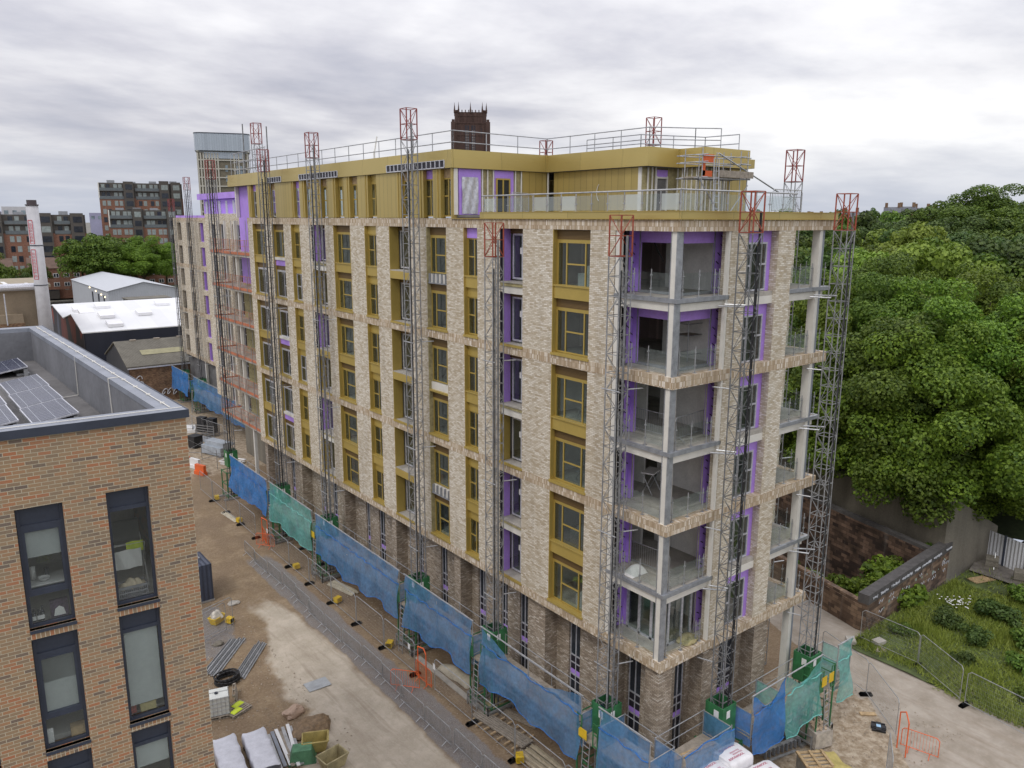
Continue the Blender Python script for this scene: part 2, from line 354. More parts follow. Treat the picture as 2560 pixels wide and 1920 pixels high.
mt['mastr2'] = plain('mast_orange_red_paint', (.30, .065, .035), rough=.55, var=.2, nscale=4)
mt['mastr'] = plain('mast_red_paint', (.24, .042, .036), rough=.45, var=.15, nscale=4)
mt['green'] = plain('machine_green_paint', (.035, .16, .06), rough=.45, var=.25, nscale=3)
mt['black'] = plain('black_rubber', (.02, .02, .022), rough=.6, var=.3)
mt['conc'] = plain('concrete', (.40, .375, .33), rough=.85, var=.18, nscale=1.4, bump=.15)
mt['concd'] = plain('dark_concrete', (.185, .168, .135), rough=.9, var=.2, nscale=.9, bump=.2, streak=True)
mt['plaster'] = plain('plasterboard', (.78, .77, .74), rough=.8, var=.1)
mt['pinkboard'] = seamed('taped_plasterboard', (.46, .36, .35), 1.2, rough=.8, metal=0, seam=.14, dark=1.4)
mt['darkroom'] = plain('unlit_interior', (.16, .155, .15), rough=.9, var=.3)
mt['floor'] = plain('screed_floor', (.47, .45, .41), rough=.85, var=.25, nscale=1.1)
mt['insul'] = plain('mineral_wool', (.38, .33, .17), rough=.95, var=.25, nscale=5, bump=.3)
mt['glass'] = glassmat('window_glass', (.80, .86, .85), refl=.10, base_alpha=.12, dark=(.06, .07, .07))
mt['roomglass'] = glassmat('room_window_glass', (.95, .97, .96), refl=.07, base_alpha=.04, dark=(.1, .11, .11))
mt['filmglass'] = glassmat('film_covered_glass', (.92, .95, .94), refl=.04, base_alpha=.22, dark=(.66, .70, .68))
mt['clearglass'] = glassmat('balustrade_glass', (.95, .975, .97), refl=.035, base_alpha=.03, dark=(.5, .56, .54))
mt['darkglass'] = plain('dark_glass', (.028, .034, .045), rough=.08, var=.3)
mt['farglass'] = plain('far_window_glass', (.20, .25, .28), rough=.12, var=.5, nscale=.3)
mt['orange'] = plain('orange_edge_protection', (.50, .17, .085), rough=.6, var=.2, nscale=3)
mt['orangeplas'] = plain('orange_plastic', (.72, .13, .03), rough=.5, var=.12)
mt['yellow'] = plain('yellow_plastic', (.68, .46, .02), rough=.5, var=.12, nscale=4)
mt['lime'] = plain('lime_sack', (.62, .75, .05), rough=.5, var=.1)
mt['white'] = plain('white_paint', (.74, .74, .73), rough=.5, var=.06)
mt['whiteroof'] = seamed('white_roof_sheet', (.72, .73, .74), 2.2, rough=.55, metal=0, seam=.03, vertical=True, dark=.88, var=.05)
mt['wood'] = plain('timber', (.42, .30, .165), rough=.8, var=.25, nscale=6)
mt['greywood'] = plain('weathered_timber', (.30, .26, .21), rough=.85, var=.25, nscale=6)
mt['navy'] = seamed('navy_cladding', (.022, .026, .042), 1.0, rough=.5, metal=.1, seam=.02, dark=.7)
mt['slate'] = plain('slate_grey_frame', (.040, .048, .070), rough=.4, var=.12)
mt['gray'] = plain('grey_membrane_roof', (.17, .175, .19), rough=.75, var=.18, nscale=.9)
mt['graydeck'] = plain('felt_roof_deck', (.155, .15, .148), rough=.9, var=.22, nscale=1.0)
mt['coping'] = plain('grey_coping', (.25, .27, .31), rough=.5, metal=.2, var=.15)
mt['blue'] = netmat('blue_debris_net', (.15, .35, .64), .60)
mt['teal'] = netmat('green_debris_net', (.20, .58, .53), .60)
mt['blueheavy'] = netmat('blue_debris_net_folded', (.075, .27, .66), .82)
# ------------------------------------------------------------------ window prototypes (face -X, width along +Y)
def window_unit(name, w_, h_, mull, trans, fm, gm, dep=.07, fr=.065, panel=None, parent=None, loc=(0, 0, 0), rz=0, lab=None):
    """mull: y positions of mullions; trans: list of (y0, y1, z) transoms; returns frame object with a glass child"""
    m = MB(); m.box(0, dep, 0, fr, 0, h_).box(0, dep, w_ - fr, w_, 0, h_).box(0, dep, fr, w_ - fr, 0, fr).box(0, dep, fr, w_ - fr, h_ - fr, h_)
    for y in mull: m.box(0, dep, y - fr / 2, y + fr / 2, fr, h_ - fr)
    for y0, y1, z in trans: m.box(.002, dep - .002, y0, y1, z - fr / 2, z + fr / 2)
    f = part(name, m, fm, parent, loc=loc, rz=rz, label=lab)
    g = MB().box(.03, .042, fr * .8, w_ - fr * .8, fr * .8, h_ - fr * .8)
    part('glass_pane', g, gm, f)
    return f
WC = {}
def put_window(key, make, parent, loc, rz=0):
    if key not in WC:
        WC[key] = make(); o = WC[key]; o.parent = parent; o.location = loc; o.rotation_euler[2] = rz; return o
    return dup(WC[key], loc, rz, parent=parent)

B = thing('apartment_building', 'large unfinished buff brick apartment block with gold window bays and purple boarded corner balconies', 'apartment building')
LV = [6.87 + 3.0 * i for i in range(6)]       # slab tops of the six upper storeys
BT = [6.87, 12.87, 18.87, 24.82]              # band tops
BH = .46
Y_END = 44.45
bays = [('F', 4.73, 7.10), ('E', 9.2, 10.95), ('D', 12.81, 14.01), ('C', 15.6, 17.53), ('N', 19.4, 21.6), ('M', 23.15, 24.61), ('K', 26.53, 28.92),
        ('J', 30.2, 32.33), ('I', 34.28, 35.81), ('H', 37.18, 39.41), ('G', 40.85, 43.39)]
typ = dict(F='w3', E='rp', D='n', C='w3', N='rg', M='n', K='w3', J='rp', I='n', H='w2', G='w2')
# brick piers
pier = MB(); y = 3.3
for _, a, b in bays + [('', Y_END, Y_END)]:
    if a > y:
        for k in range(3): pier.box(0, .45, y, a, BT[k], BT[k + 1] - BH)
    y = b
for x0, x1 in ((3.11, 4.2), (6.25, 7.3)):
    for k in range(3): pier.box(x0, x1, 0, .45, BT[k], BT[k + 1] - BH)
for k in range(3): pier.box(.45, 1.5, 3.55, 4.0, BT[k], BT[k + 1] - BH)
part('brick_wall', pier, mt['buff'], B)
for k in range(4):
    z1 = BT[k]; z0 = z1 - BH
    m = MB(); m.box(-.012, .44, .44, Y_END + .01, z0, z1); m.box(-.012, 10.62, -.012, .44, z0, z1); m.box(10.2, 10.62, .44, 3.6, z0, z1)
    part('soldier_course_band', m, mt['soldier'], B)
# dark brick base storey, set back behind brick piers
base = MB()
wy = [(2.0, 2.8), (5.95, 6.75), (9.98, 10.65), (11.7, 12.3), (13.67, 14.4), (17.6, 18.3), (20.3, 20.9), (25.2, 26.0), (27.3, 27.85), (32.4, 33.1), (34.4, 35.0), (40.2, 40.9)]
y = 1.0
for a, b in wy + [(Y_END, Y_END)]:
    base.box(1.1, 1.5, y, a, 0, 6.41); y = b
for a, b in ((7.64, 8.94), (15.03, 15.63), (22.25, 22.78), (29.46, 30.03), (36.82, 37.39), (43.9, 44.45)): base.box(.3, 1.095, a, b, 0, 6.408)
base.box(.3, 1.1, 2.95, 3.75, 0, 6.408)
base.box(.25, 1.1, .25, 1.0, 0, 6.41)
x = 1.1
for a, b in ((1.35, 1.62), (2.2, 2.9), (5.3, 6.5), (8.1, 8.1)):
    base.box(x, a, 1.0, 1.4, 0, 6.41); x = b
base.box(3.2, 4.3, .3, .995, 0, 6.408); base.box(6.95, 8.0, .3, .995, 0, 6.408)
base.box(7.6, 8.1, 1.4, 44, 0, 6.41)
part('brown_brick_base_wall', base, mt['base'], B)
def base_window(w_):
    m = MB(); h = 6.3
    for z in (.05, 2.7, 3.35, 3.75, 6.2): m.box(0, .06, 0, w_, z, z + .07)
    for yy in (0, w_ / 2 - .03, w_ - .06): m.box(-.003, .05, yy, yy + .06, .05, 6.25)
    f = part('ground_floor_window', m, mt['tape']); part('glass_pane', MB().box(.03, .04, .02, w_ - .02, .1, 6.2), mt['darkglass'], f)
    part('spandrel_board', MB().box(.01, .025, .02, w_ - .02, 2.78, 3.02), mt['purple'], f); part('black_spandrel', MB().box(.008, .025, .02, w_ - .02, 3.03, 3.72).box(.008, .025, .02, w_ - .02, 2.45, 2.7), mt['membrane'], f); return f
for i, (a, b) in enumerate(wy):
    o = base_window(b - a); o.parent = B; o.location = (1.2, a, 0)
for a, b in ((1.35, 1.62), (2.2, 2.9), (5.3, 6.5)):
    o = base_window(b - a); o.parent = B; o.location = (b, 1.12, 0); o.rotation_euler[2] = R(90)
part('damp_course_soffit', MB().box(.45, 8, .45, 44.4, 6.3, 6.405), mt['concd'], B)

# window bays
open_sp = {('C', 2): 'steel', ('C', 1): 'white', ('C', 0): 'steel', ('H', 2): 'purple', ('H', 1): 'purple', ('H', 0): 'purple', ('D', 2): None}
silver = {('G', 1, 1), ('G', 1, 0), ('G', 0, 1), ('G', 0, 0), ('H', 2, 0), ('H', 1, 1), ('H', 1, 0), ('H', 0, 1), ('H', 0, 0), ('I', 2, 0), ('I', 1, 0), ('G', 2, 0), ('F', 9, 9)}
for nm, a, b in bays:
    wd = b - a; ty = typ[nm]
    for k in range(3):
        z0 = BT[k]; zt = BT[k + 1] - BH
        if ty in ('w3', 'w2', 'n'):
            part('gold_jamb', MB().box(-.008, .30, b - .045, b - .002, z0 + .06, zt), mt['gold'] if nm not in ('C',) else mt['insul'], B)
            part('gold_sill', MB().box(-.06, .30, a - .06, b + .03, z0 - .03, z0 + .075), mt['gold'], B)
            for s in (0, 1):
                zs = z0 + .09 + s * 2.96; hw = 1.93
                sil = (nm, k, s) in silver
                fm = mt['tape'] if sil else mt['gold']
                W_ = wd - .07
                if ty == 'w3': mull = [W_ * .22, W_ * .74]; tr = [(W_ * .22, W_ * .74, hw * .5)]
                elif ty == 'w2': mull = [W_ * .42]; tr = [(.03, W_ * .42, hw * .52)] if not sil else [(.03, W_ * .42, hw * .45)]
                else: mull = [W_ * .48]; tr = [(W_ * .48, W_ - .03, hw * .52)]
                if ty == 'n': zs += 0.0
                key = (nm, sil)
                put_window(key, lambda: window_unit('window', W_, hw, mull, tr, fm, mt['glass']), B, (.24, a + .02, zs))
                if ty == 'n':
                    part('gold_head_panel', MB().box(.20, .30, a, b - .045, zs + hw, zs + hw + .50), mt['gold'] if not (nm == 'D' and k == 2 and s == 1) else mt['purple'], B)
                else:
                    part('gold_transom', MB().box(.235, .31, a, b - .045, zs + hw, zs + hw + .09), fm, B)
                    part('ventilation_louvre', MB().box(.22, .30, a, b - .045, zs + hw + .09, zs + hw + .49), mt['louvre'], B)
                if s == 0:
                    sp_ = open_sp.get((nm, k))
                    zz0, zz1 = zs + hw + .49, zs + hw + 1.03
                    if sp_ == 'purple':
                        part('open_spandrel_board', MB().box(.18, .3, a, b, zz0 - .08, zz0 + .34), mt['purple'], B); part('steel_edge_beam', MB().box(.1, .3, a, b, zz0 + .34, zz1), mt['steelw'], B)
                    elif sp_ in ('steel', 'white'):
                        part('steel_edge_beam', MB().box(.14, .3, a, b, zz0, zz1 - .05), mt['steelw'], B)
                        if sp_ == 'steel':
                            m = MB()
                            for q in range(5): yy = a + .15 + q * (wd - .35) / 4; m.box(.02, .14, yy, yy + .07, zz0 + .02, zz1 - .02)
                            m.box(.02, .12, a, b, zz0 - .02, zz0 + .03); part('cladding_bracket_rail', m, mt['steelg'], B)
                        else: part('gold_flashing', MB().box(.0, .13, a, b, zz0 - .02, zz0 + .09), mt['gold'], B)
                    else:
                        part('gold_spandrel_panel', MB().box(.06, .30, a, b, zz0, zz1), mt['gold'], B)
                        part('gold_spandrel_lip', MB().box(.0, .30, a, b, zz1, zz1 + .055), mt['gold'], B)
        else:
            dpt = .62; gold = ty == 'rg'
            for s in (0, 1):
                zf = z0 + s * 3.0; zc = zt if s else z0 + 2.5
                pur = (ty == 'rp') and not (nm == 'E' and k == 1 and s == 0) and not (nm == 'J' and (s == 0))
                part('reveal_lining', MB().box(.0 if not pur else .10, dpt, b - .05, b - .003, zf, zc), mt['purple'] if pur else mt['gold'], B)
                if pur: part('black_membrane_strip', MB().box(.0, .13, b - .06, b - .002, zf, zc), mt['membrane'], B)
                part('balcony_sill_slab', MB().box(.0, dpt + .3, a + .003, b - .06, zf - .05, zf + .02), mt['conc'], B)
                put_window((nm, 'r'), lambda: window_unit('tall_window', wd - .22, 2.15, [(wd - .22) * .52], [], mt['tape'], mt['glass'], fr=.085), B, (dpt, a + .02, zf + .1))
                part('window_label', MB().box(dpt + .02, dpt + .028, a + .4 + wd * .25, a + .56 + wd * .25, zf + 1.3, zf + 1.6), mt['white'], B)
                part('window_head', MB().box(dpt - .02, dpt + .2, a, b - .05, zf + 2.25, zc), mt['louvre'] if gold or pur else mt['gold'], B)
                if s == 0:
                    if gold or (nm, k) == ('J', 1): part('gold_spandrel_panel', MB().box(-.005, .12, a, b, z0 + 2.52, z0 + 2.97), mt['gold'], B)
                    else:
                        part('steel_edge_beam', MB().box(.1, .3, a, b, z0 + 2.45, z0 + 2.78), mt['steelw'], B); part('mineral_wool_strip', MB().box(.04, .2, a, b, z0 + 2.80, z0 + 2.945), mt['insul'], B)
                else: pass
            part('gold_sill', MB().box(-.05, .06, a - .04, b + .02, z0 - .08, z0 + .03), mt['gold'], B)

# floor slabs and rooms behind the windows
for i, z in enumerate(LV + [24.86]):
    part('floor_slab', MB().box(.46, 12.3, 3.42, 44.3, z - .33, z - .012), mt['floor'], B)
    part('corner_slab', MB().box(.13, 10.45, .13, 3.42, z - .20, z - .008), mt['conc'], B)
rm = MB()
for z in LV:
    rm.box(5.0, 5.1, 8.0, 44, z, z + 2.66)
    for yy in (8.0, 12.0, 18.5, 22.3, 25.5, 29.6, 33.2, 36.5, 40.2): rm.box(.5, 5.0, yy, yy + .1, z, z + 2.66)
part('partition_walls', rm, mt['plaster'], B)
rm = MB(); pl = MB()
for i, z in enumerate(LV):
    t = pl if i < 4 else rm
    t.box(1.25, 7.2, 7.85, 7.95, z, z + 2.66); t.box(7.2, 7.3, .46, 7.9, z, z + 2.66)
    if i in (1, 2, 3): t.box(3.2, 3.3, 4.2, 5.3, z, z + 2.66)
part('corner_room_lining', pl, mt['plaster'], B); part('corner_room_taped_board', rm, mt['pinkboard'], B)
for x_, y_, z_, l_ in ((.9, 5.6, LV[5], 'white bale inside the top wide gold window near the corner'), (.9, 5.3, LV[0], 'white bale inside the lowest wide gold window near the corner'), (1.0, 5.9, LV[1], 'rounded pale sack inside the second lowest wide gold window')):
    solid('white_bale', MB().box(-.25, .3, -.55, .55, 0, .62).box(-.2, .25, -.5, .1, .62, .95), mt['white'], l_, 'bale', (x_, y_, z_))
for z_ in (LV[2], LV[3]): solid('step_frame', MB().tube((0, -.5, 0), (0, .1, 1.4), .03).tube((0, .7, 0), (0, .1, 1.4), .03).beam((0, -.4, .45), (0, .6, .45), .3, .04).beam((0, -.2, .95), (0, .4, .95), .3, .04), mt['galv'], ('lower' if z_ < 14 else 'upper') + ' folding steps standing behind the wide gold windows near the corner', 'steps', (1.1, 5.8, z_))
part('mid_partition', MB().box(4.1, 4.2, .5, 4.2, 6.87, 24.5), mt['plaster'], B)
# rear and side walls
bw = MB(); bw.box(12.3, 12.6, 3.3, 44.4, 0, 24.8); bw.box(7.3, 12.3, 3.3, 3.42, 0, 24.8)
bw.box(.45, 8, 44.3, Y_END, 6.4, 24.8)
part('rear_wall', bw, mt['buff'], B)

# corner balconies
col = MB(); col.box(.06, .30, .16, .40, 6.88, 24.36); part('steel_column', col, mt['steelw'], B)
part('column_flange', MB().box(.04, .34, .10, .155, 6.88, 24.36), mt['steelg'], B)
part('column_flange', MB().box(.04, .34, .405, .43, 6.88, 24.36), mt['steelg'], B)
part('steel_column', MB().box(.03, .20, 3.02, 3.27, 6.88, 24.36), mt['steelw'], B)
part('steel_column', MB().box(2.96, 3.09, .02, .18, 6.88, 24.36), mt['steelw'], B)
part('corner_insulation_strip', MB().box(.40, .60, 3.1, 3.35, 6.88, 24.36), mt['membrane'], B)
for sx, sy in ((9.64, .22),):
    part('steel_column', MB().box(sx - .24, sx - .02, sy - .18, sy + .18, 0, 24.36), mt['steelw'], B)
    part('column_flange', MB().box(sx - .018, sx + .20, sy - .14, sy + .14, 0, 24.36), mt['coping'], B)
for i in (1, 3, 5):
    z = LV[i]
    m = MB(); m.box(.10, .30, .16, 3.3, z - .50, z - .17); m.box(.30, 3.1, .13, .30, z - .50, z - .17); m.box(4.2, 6.25, .12, .3, z - .52, z - .19); m.box(7.3, 9.4, .13, .3, z - .52, z - .19); m.box(10.2, 10.38, .3, 3.3, z - .52, z - .19)
    part('steel_edge_beam', m, mt['steelw'], B)
    m = MB(); m.box(.0, .128, .0, 3.3, z - .165, z + .0); m.box(.128, 3.15, .0, .128, z - .165, z + .0); m.box(7.3, 10.5, .0, .128, z - .165, z); m.box(10.452, 10.5, .128, 3.3, z - .165, z)
    part('grey_edge_angle', m, mt['steelg'], B)
    m = MB()
    for (a_, b_) in (((.02, 2.7, z - .36), (-.75, 2.4, z - .34)), ((.02, 2.45, z - .42), (-.75, 2.0, z - .40)), ((2.5, .0, z - .4), (3.2, -.7, z - .42)), ((2.9, .0, z - .36), (3.3, -.7, z - .36)), ((8.9, .0, z - .4), (9.4, -.7, z - .42)), ((9.2, .0, z - .34), (9.9, -.7, z - .36))): m.tube(a_, b_, .035)
    part('mast_tie_bars', m, mt['galv'], B)
strokes = random.Random(3)
for i, z in enumerate(LV):
    hd = (.1, .1, .2, .2, .66, .64)[i]; ztop = z + 2.66
    m = MB(); m.box(.42, 1.25, 3.30, 3.36, z + .02, ztop)                 # board facing the street end
    m.box(1.18, 1.25, 3.0, 3.30, z + .02, ztop)
    m.box(1.18, 1.25, .80, 3.0, ztop - hd, ztop); m.box(1.25, 3.1, .80, .87, ztop - hd, ztop)
    m.box(3.1, 3.98, .80, .87, z + .02, ztop)
    part('purple_insulation_board', m, mt['purple'], B)
    part('black_membrane_strip', MB().box(3.82, 3.98, .74, .79, z + .02, ztop).box(.4, .5, 3.24, 3.295, z + .02, ztop), mt['membrane'], B)
    st = MB()                                                             # printed marks on the boards
    for q in range(7):
        xx = .62 + strokes.random() * .5; zz = z + .25 + q * .34; st.add([(xx, 3.296, zz), (xx + .18, 3.296, zz - .12), (xx + .2, 3.296, zz - .08), (xx + .02, 3.296, zz + .04)], [(0, 1, 2, 3)])
        xx = 3.2 + strokes.random() * .25; st.add([(xx, .796, zz), (xx + .18, .796, zz - .12), (xx + .2, .796, zz - .08), (xx + .02, .796, zz + .04)], [(0, 1, 2, 3)])
    part('printed_board_marks', st, mt['membrane'], B)
    m = MB(); m.box(1.15, 1.18, 3.0, 3.05, z, ztop); m.box(1.15, 1.18, .78, .84, z, ztop); m.box(3.04, 3.10, .77, .80, z, ztop)
    m.box(1.19, 1.35, .84, 3.0, z, z + .10); m.box(1.35, 3.1, .84, .98, z, z + .10)
    part('opening_trim', m, mt['steelg'] if i > 3 else mt['conc'], B)
# glazed doors in the lowest corner flat
m = MB(); z = LV[0]
for yy in (.84, 1.5, 2.2, 2.9): m.box(1.12, 1.19, yy, yy + .14, z, z + 2.5)
for xx in (1.25, 2.1, 2.7): m.box(xx, xx + .12, .74, .81, z, z + 2.5)
m.box(1.12, 1.19, .84, 3.0, z, z + .1); m.box(1.2, 2.8, .74, .81, z, z + .1)
dr = part('taped_door_frames', m, mt['tape'], B)
part('glass_pane', MB().box(1.15, 1.16, .9, 3.0, z + .1, z + 2.5).box(1.2, 2.75, .77, .78, z + .1, z + 2.5), mt['glass'], dr)
for z in LV:   # end wall window between the two brick piers
    part('purple_header_board', MB().box(4.2, 6.25, .36, .42, z + 2.02, z + 2.66), mt['purple'], B)
    part('purple_side_board', MB().box(5.98, 6.25, .355, .415, z, z + 2.02), mt['purple'], B)
    put_window('endwin', lambda: window_unit('taped_end_window', 1.72, 2.0, [.62, 1.1], [(1.1, 1.7, 1.05), (.05, .62, 1.1)], mt['tape'], mt['glass'], fr=.075), B, (5.98, .34, z + .02), R(90))
    if z > 15: part('gold_window_mullion', MB().box(5.28, 5.36, .325, .338, z + .1, z + 2.0), mt['gold'], B)
def rail_run(pts, z, top, gap_glass=True, post_h=1.05, name='glass_balustrade', glasstop=.92, handrail=False, pr=.022):
    gm_ = mt['filmglass'] if name == 'terrace_balustrade' else mt['clearglass']
    one = handrail
    def post_mb(x_, y_, m):
        m.tube((x_, y_, z), (x_, y_, z + post_h), pr); m.box(x_ - .07, x_ + .07, y_ - .07, y_ + .07, z, z + .015)
        for zz in (.28, .80):
            if zz < post_h - .1: m.box(x_ - .05, x_ + .05, y_ - .03, y_ + .03, z + zz, z + zz + .05)
        return m
    if one:
        m = MB()
        for q in pts: post_mb(*q, m)
        part('rear_balustrade_posts', m, mt['galv'], B, kind='stuff')
    else:
        for q in pts: part('balustrade_post', post_mb(*q, MB()), mt['galv'], B)
    for p, q in zip(pts, pts[1:]):
        d = Vector((q[0] - p[0], q[1] - p[1], 0)); d.normalize()
        a_ = Vector((p[0], p[1], 0)) + d * .05; b_ = Vector((q[0], q[1], 0)) - d * .05
        part('glass_panel', MB().beam((a_.x, a_.y, z + .53), (b_.x, b_.y, z + .53), .012, glasstop - .12) if post_h > 1 else MB().beam((a_.x, a_.y, z + .34), (b_.x, b_.y, z + .34), .012, .60), gm_, B)
for z in LV:
    rail_run([(.22, 3.0), (.22, 2.4), (.22, 1.5), (.22, .5)], z, 1)
    rail_run([(.54, .2), (1.5, .2), (2.45, .2), (2.72, .2)], z, 1)
    rail_run([(7.4, .2), (8.3, .2), (9.25, .2)], z, 1)
    rail_run([(10.35, .25), (10.35, 1.2), (10.35, 2.2), (10.35, 3.1)], z, 1, handrail=True)

# terrace above the sixth floor
m = MB(); m.box(-.06, .30, .30, 12.5, 24.83, 25.09); m.box(-.06, 10.55, -.06, .30, 24.83, 25.09)
part('terrace_gold_fascia', m, mt['goldfascia'], B)
m = MB(); m.box(-.09, .30, .30, 12.5, 25.09, 25.115); m.box(-.09, 10.6, -.09, .30, 25.09, 25.115); m.box(-.10, .2, .2, 15.0, 24.80, 24.828); m.box(-.1, 10.64, -.1, .2, 24.80, 24.828)
part('terrace_coping', m, mt['gold'], B)
part('terrace_deck', MB().box(.30, 10.55, .30, 15.0, 24.87, 25.0).box(6.3, 12.5, 3.5, 15.0, 24.87, 25.002), mt['graydeck'], B)
rail_run([(.15, 12.4 - i * .94) for i in range(14)], 25.11, 1, post_h=.75, glasstop=.68, name='terrace_balustrade')
rail_run([(.15 + i * .92, .15) for i in range(9)], 25.11, 1, post_h=.75, glasstop=.68, name='terrace_balustrade')
part('terrace_handrail', MB().path([(.15, 12.6, 25.88), (.15, .15, 25.88), (7.6, .15, 25.88)], .032, 8), mt['galv'], B)

# penthouse
RP = [(-.02, 14.93), (6.33, 14.93), (6.33, 7.55), (8.60, 7.55), (8.60, 5.93), (12.0, 5.93)]
full = RP + [(12.0, 48.2), (-.02, 48.2)]
part('roof_deck', MB().prism(full, 27.30, 28.08), mt['graydeck'], B)
def fascia(z0, z1, o_, name):
    m = MB(); pts = [(-.02, 48.2)] + RP + [(12.0, 9.0)]
    off = []
    ndir = [(-1, 0), (0, -1), (-1, 0), (0, -1), (-1, 0), (0, -1), (1, 0)]
    for i, p in enumerate(pts):
        nx = ndir[max(0, i - 1)]; ny = ndir[min(i, len(ndir) - 1)]
        off.append((p[0] + (nx[0] + (ny[0] if ny != nx else 0)) * o_, p[1] + (nx[1] + (ny[1] if ny != nx else 0)) * o_))
    for (a_, b_), (c_, d_) in zip(zip(pts, pts[1:]), zip(off, off[1:])):
        m.add([(a_[0], a_[1], z0), (b_[0], b_[1], z0), (d_[0], d_[1], z0), (c_[0], c_[1], z0), (a_[0], a_[1], z1), (b_[0], b_[1], z1), (d_[0], d_[1], z1), (c_[0], c_[1], z1)],
              [(0, 1, 2, 3), (7, 6, 5, 4), (3, 2, 6, 7), (1, 0, 4, 5), (0, 3, 7, 4), (2, 1, 5, 6)])
    part(name, m, mt['goldfascia'], B)
fascia(27.32, 27.80, .10, 'gold_roof_fascia'); fascia(27.805, 28.22, .055, 'gold_parapet_panel')
part('gold_roof_fascia', MB().box(12.06, 12.45, 5.85, 9, 27.35, 27.79), mt['goldfascia'], B)
sc = MB()   # penthouse wall on the street side, gold cassettes between recessed windows
segs = [('purple', 42.2, 48.0), ('win', 43.0, 42.2), ]
pw = [(38.4, 39.5), (34.0, 35.0), (32.2, 33.15), (29.6, 30.65), (27.25, 28.35), (25.35, 26.4), (22.95, 24.0), (19.1, 20.15), (16.8, 17.75), (15.1, 16.05), (42.2, 43.3)]
pw.sort(); y = 14.98
for a, b in pw + [(44.0, 44.0)]:
    if a - y > .02: sc.box(.0, .3, y, a, 24.84, 27.31)
    y = b
part('penthouse_gold_wall', sc, mt['goldpanel'], B)
for i, (a, b) in enumerate(pw):
    part('gold_reveal_fin', MB().box(-.03, .19, b - .06, b - .003, 24.85, 27.30).box(-.035, .02, b + .22, b + .29, 24.85, 27.30), mt['gold'], B)
    sil = a > 33 and a < 36 or a > 38
    put_window(('pw', sil), lambda: window_unit('penthouse_window', .98, 1.95, [.5], [(.5, .95, 1.05)], mt['tape'] if sil else mt['gold'], mt['glass']), B, (.2, a + .01, 24.9))
    part('window_head_board', MB().box(.2, .3, a, b, 26.86, 27.31), mt['wood'] if i in (0, 2, 4, 6, 7, 9) else (mt['purple'] if sil or i == 1 else mt['gold']), B)
part('purple_end_wall', MB().box(.5, .7, 44.0, 48.0, 24.84, 27.3), mt['purple'], B)
part('steel_column', MB().box(.2, .45, 47.3, 47.55, 24.84, 27.3), mt['steelw'], B)
for a, b in ((36.8, 39.4), (27.7, 33.6), (15.46, 21.4)):
    m = MB(); m.box(-.16, -.12, a, b, 27.33, 27.38); m.box(-.16, -.12, a, b, 27.70, 27.73)
    n_ = int((b - a) / .42)
    for q in range(n_ + 1): yy = a + q * (b - a) / n_; m.box(-.165, -.12, yy - .035, yy + .035, 27.37, 27.71)
    part('open_fascia_bracket', m, mt['tape'], B)
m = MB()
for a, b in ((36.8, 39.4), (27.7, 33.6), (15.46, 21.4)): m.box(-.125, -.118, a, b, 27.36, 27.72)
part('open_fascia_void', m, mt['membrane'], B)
# penthouse end walls around the terrace
pe = MB(); pe.box(4.5, 6.5, 15.0, 15.2, 25.0, 27.31); pe.box(6.5, 6.7, 8.3, 14.6, 25.0, 27.31); pe.box(10.85, 12.3, 6.15, 6.4, 25.0, 27.31); pe.box(12.1, 12.3, 6.4, 48, 25, 27.31)
part('penthouse_gold_wall', pe, mt['goldpanel'], B)
part('mineral_wool_wall', MB().box(1.85, 4.5, 15.04, 15.2, 25.0, 27.31).box(6.72, 8.2, 7.98, 8.1, 25, 27.31).box(6.5, 6.72, 8.0, 8.3, 25, 27.3).box(8.2, 8.9, 7.9, 8.1, 25, 27.31).box(8.85, 10.85, 6.34, 6.5, 25, 27.31).box(8.8, 8.9, 6.4, 8.0, 25, 27.31), mt['insul'], B)
part('purple_insulation_board', MB().box(.42, 1.82, 15.0, 15.06, 25.0, 27.31).box(2.7, 3.98, 15.0, 15.06, 25.0, 27.31).box(7.42, 8.2, 7.9, 7.97, 26.85, 27.2), mt['purple'], B)
part('foil_covered_door', MB().grid(lambda u, v: (.6 + u * 1.02, 14.96 + .035 * math.sin(9 * v + 4 * u) * math.sin(17 * u + 3 * v), 25.05 + v * 1.85), 14, 20), mt['tape'], B, smooth=True)
o = part('penthouse_terrace_door', MB().box(2.78, 2.86, 14.93, 15.0, 25.02, 26.9).box(3.2, 3.28, 14.93, 15.0, 25.02, 26.9).box(3.64, 3.72, 14.93, 15.0, 25.02, 26.9).box(2.86, 3.64, 14.931, 15.0, 26.82, 26.9), mt['gold'], B)
part('glass_pane', MB().box(2.84, 3.66, 14.97, 14.985, 25.05, 26.84), mt['darkglass'], o)
part('doorway_trim', MB().box(7.36, 7.42, 7.86, 7.96, 25, 26.9).box(8.14, 8.2, 7.86, 7.96, 25, 26.9).box(7.36, 8.2, 7.865, 7.96, 26.78, 26.86), mt['steelw'], B)
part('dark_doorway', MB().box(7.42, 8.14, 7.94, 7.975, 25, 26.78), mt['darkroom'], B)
m = MB()
for xx, yy in ((.1, 14.95), (2.2, 14.97), (1.86, 14.97), (2.58, 14.97), (4.05, 14.97), (4.46, 14.97), (6.3, 14.9), (6.75, 7.9), (7.05, 7.9), (7.3, 7.9)): m.box(xx, xx + (.22 if xx < 1 else .06), yy - .03, yy + .03, 25, 27.31)
for xx in (8.95, 9.2, 9.55, 9.9, 10.3, 10.6, 10.8): m.box(xx, xx + .06, 6.28, 6.33, 25, 27.31)
for yy in (7.7, 7.4, 7.1, 6.8, 6.5): m.box(8.74, 8.79, yy, yy + .05, 25, 27.31)
m.box(6.46, 6.66, 8.04, 8.26, 25, 27.31)
part('steel_wall_studs', m, mt['steelw'], B)
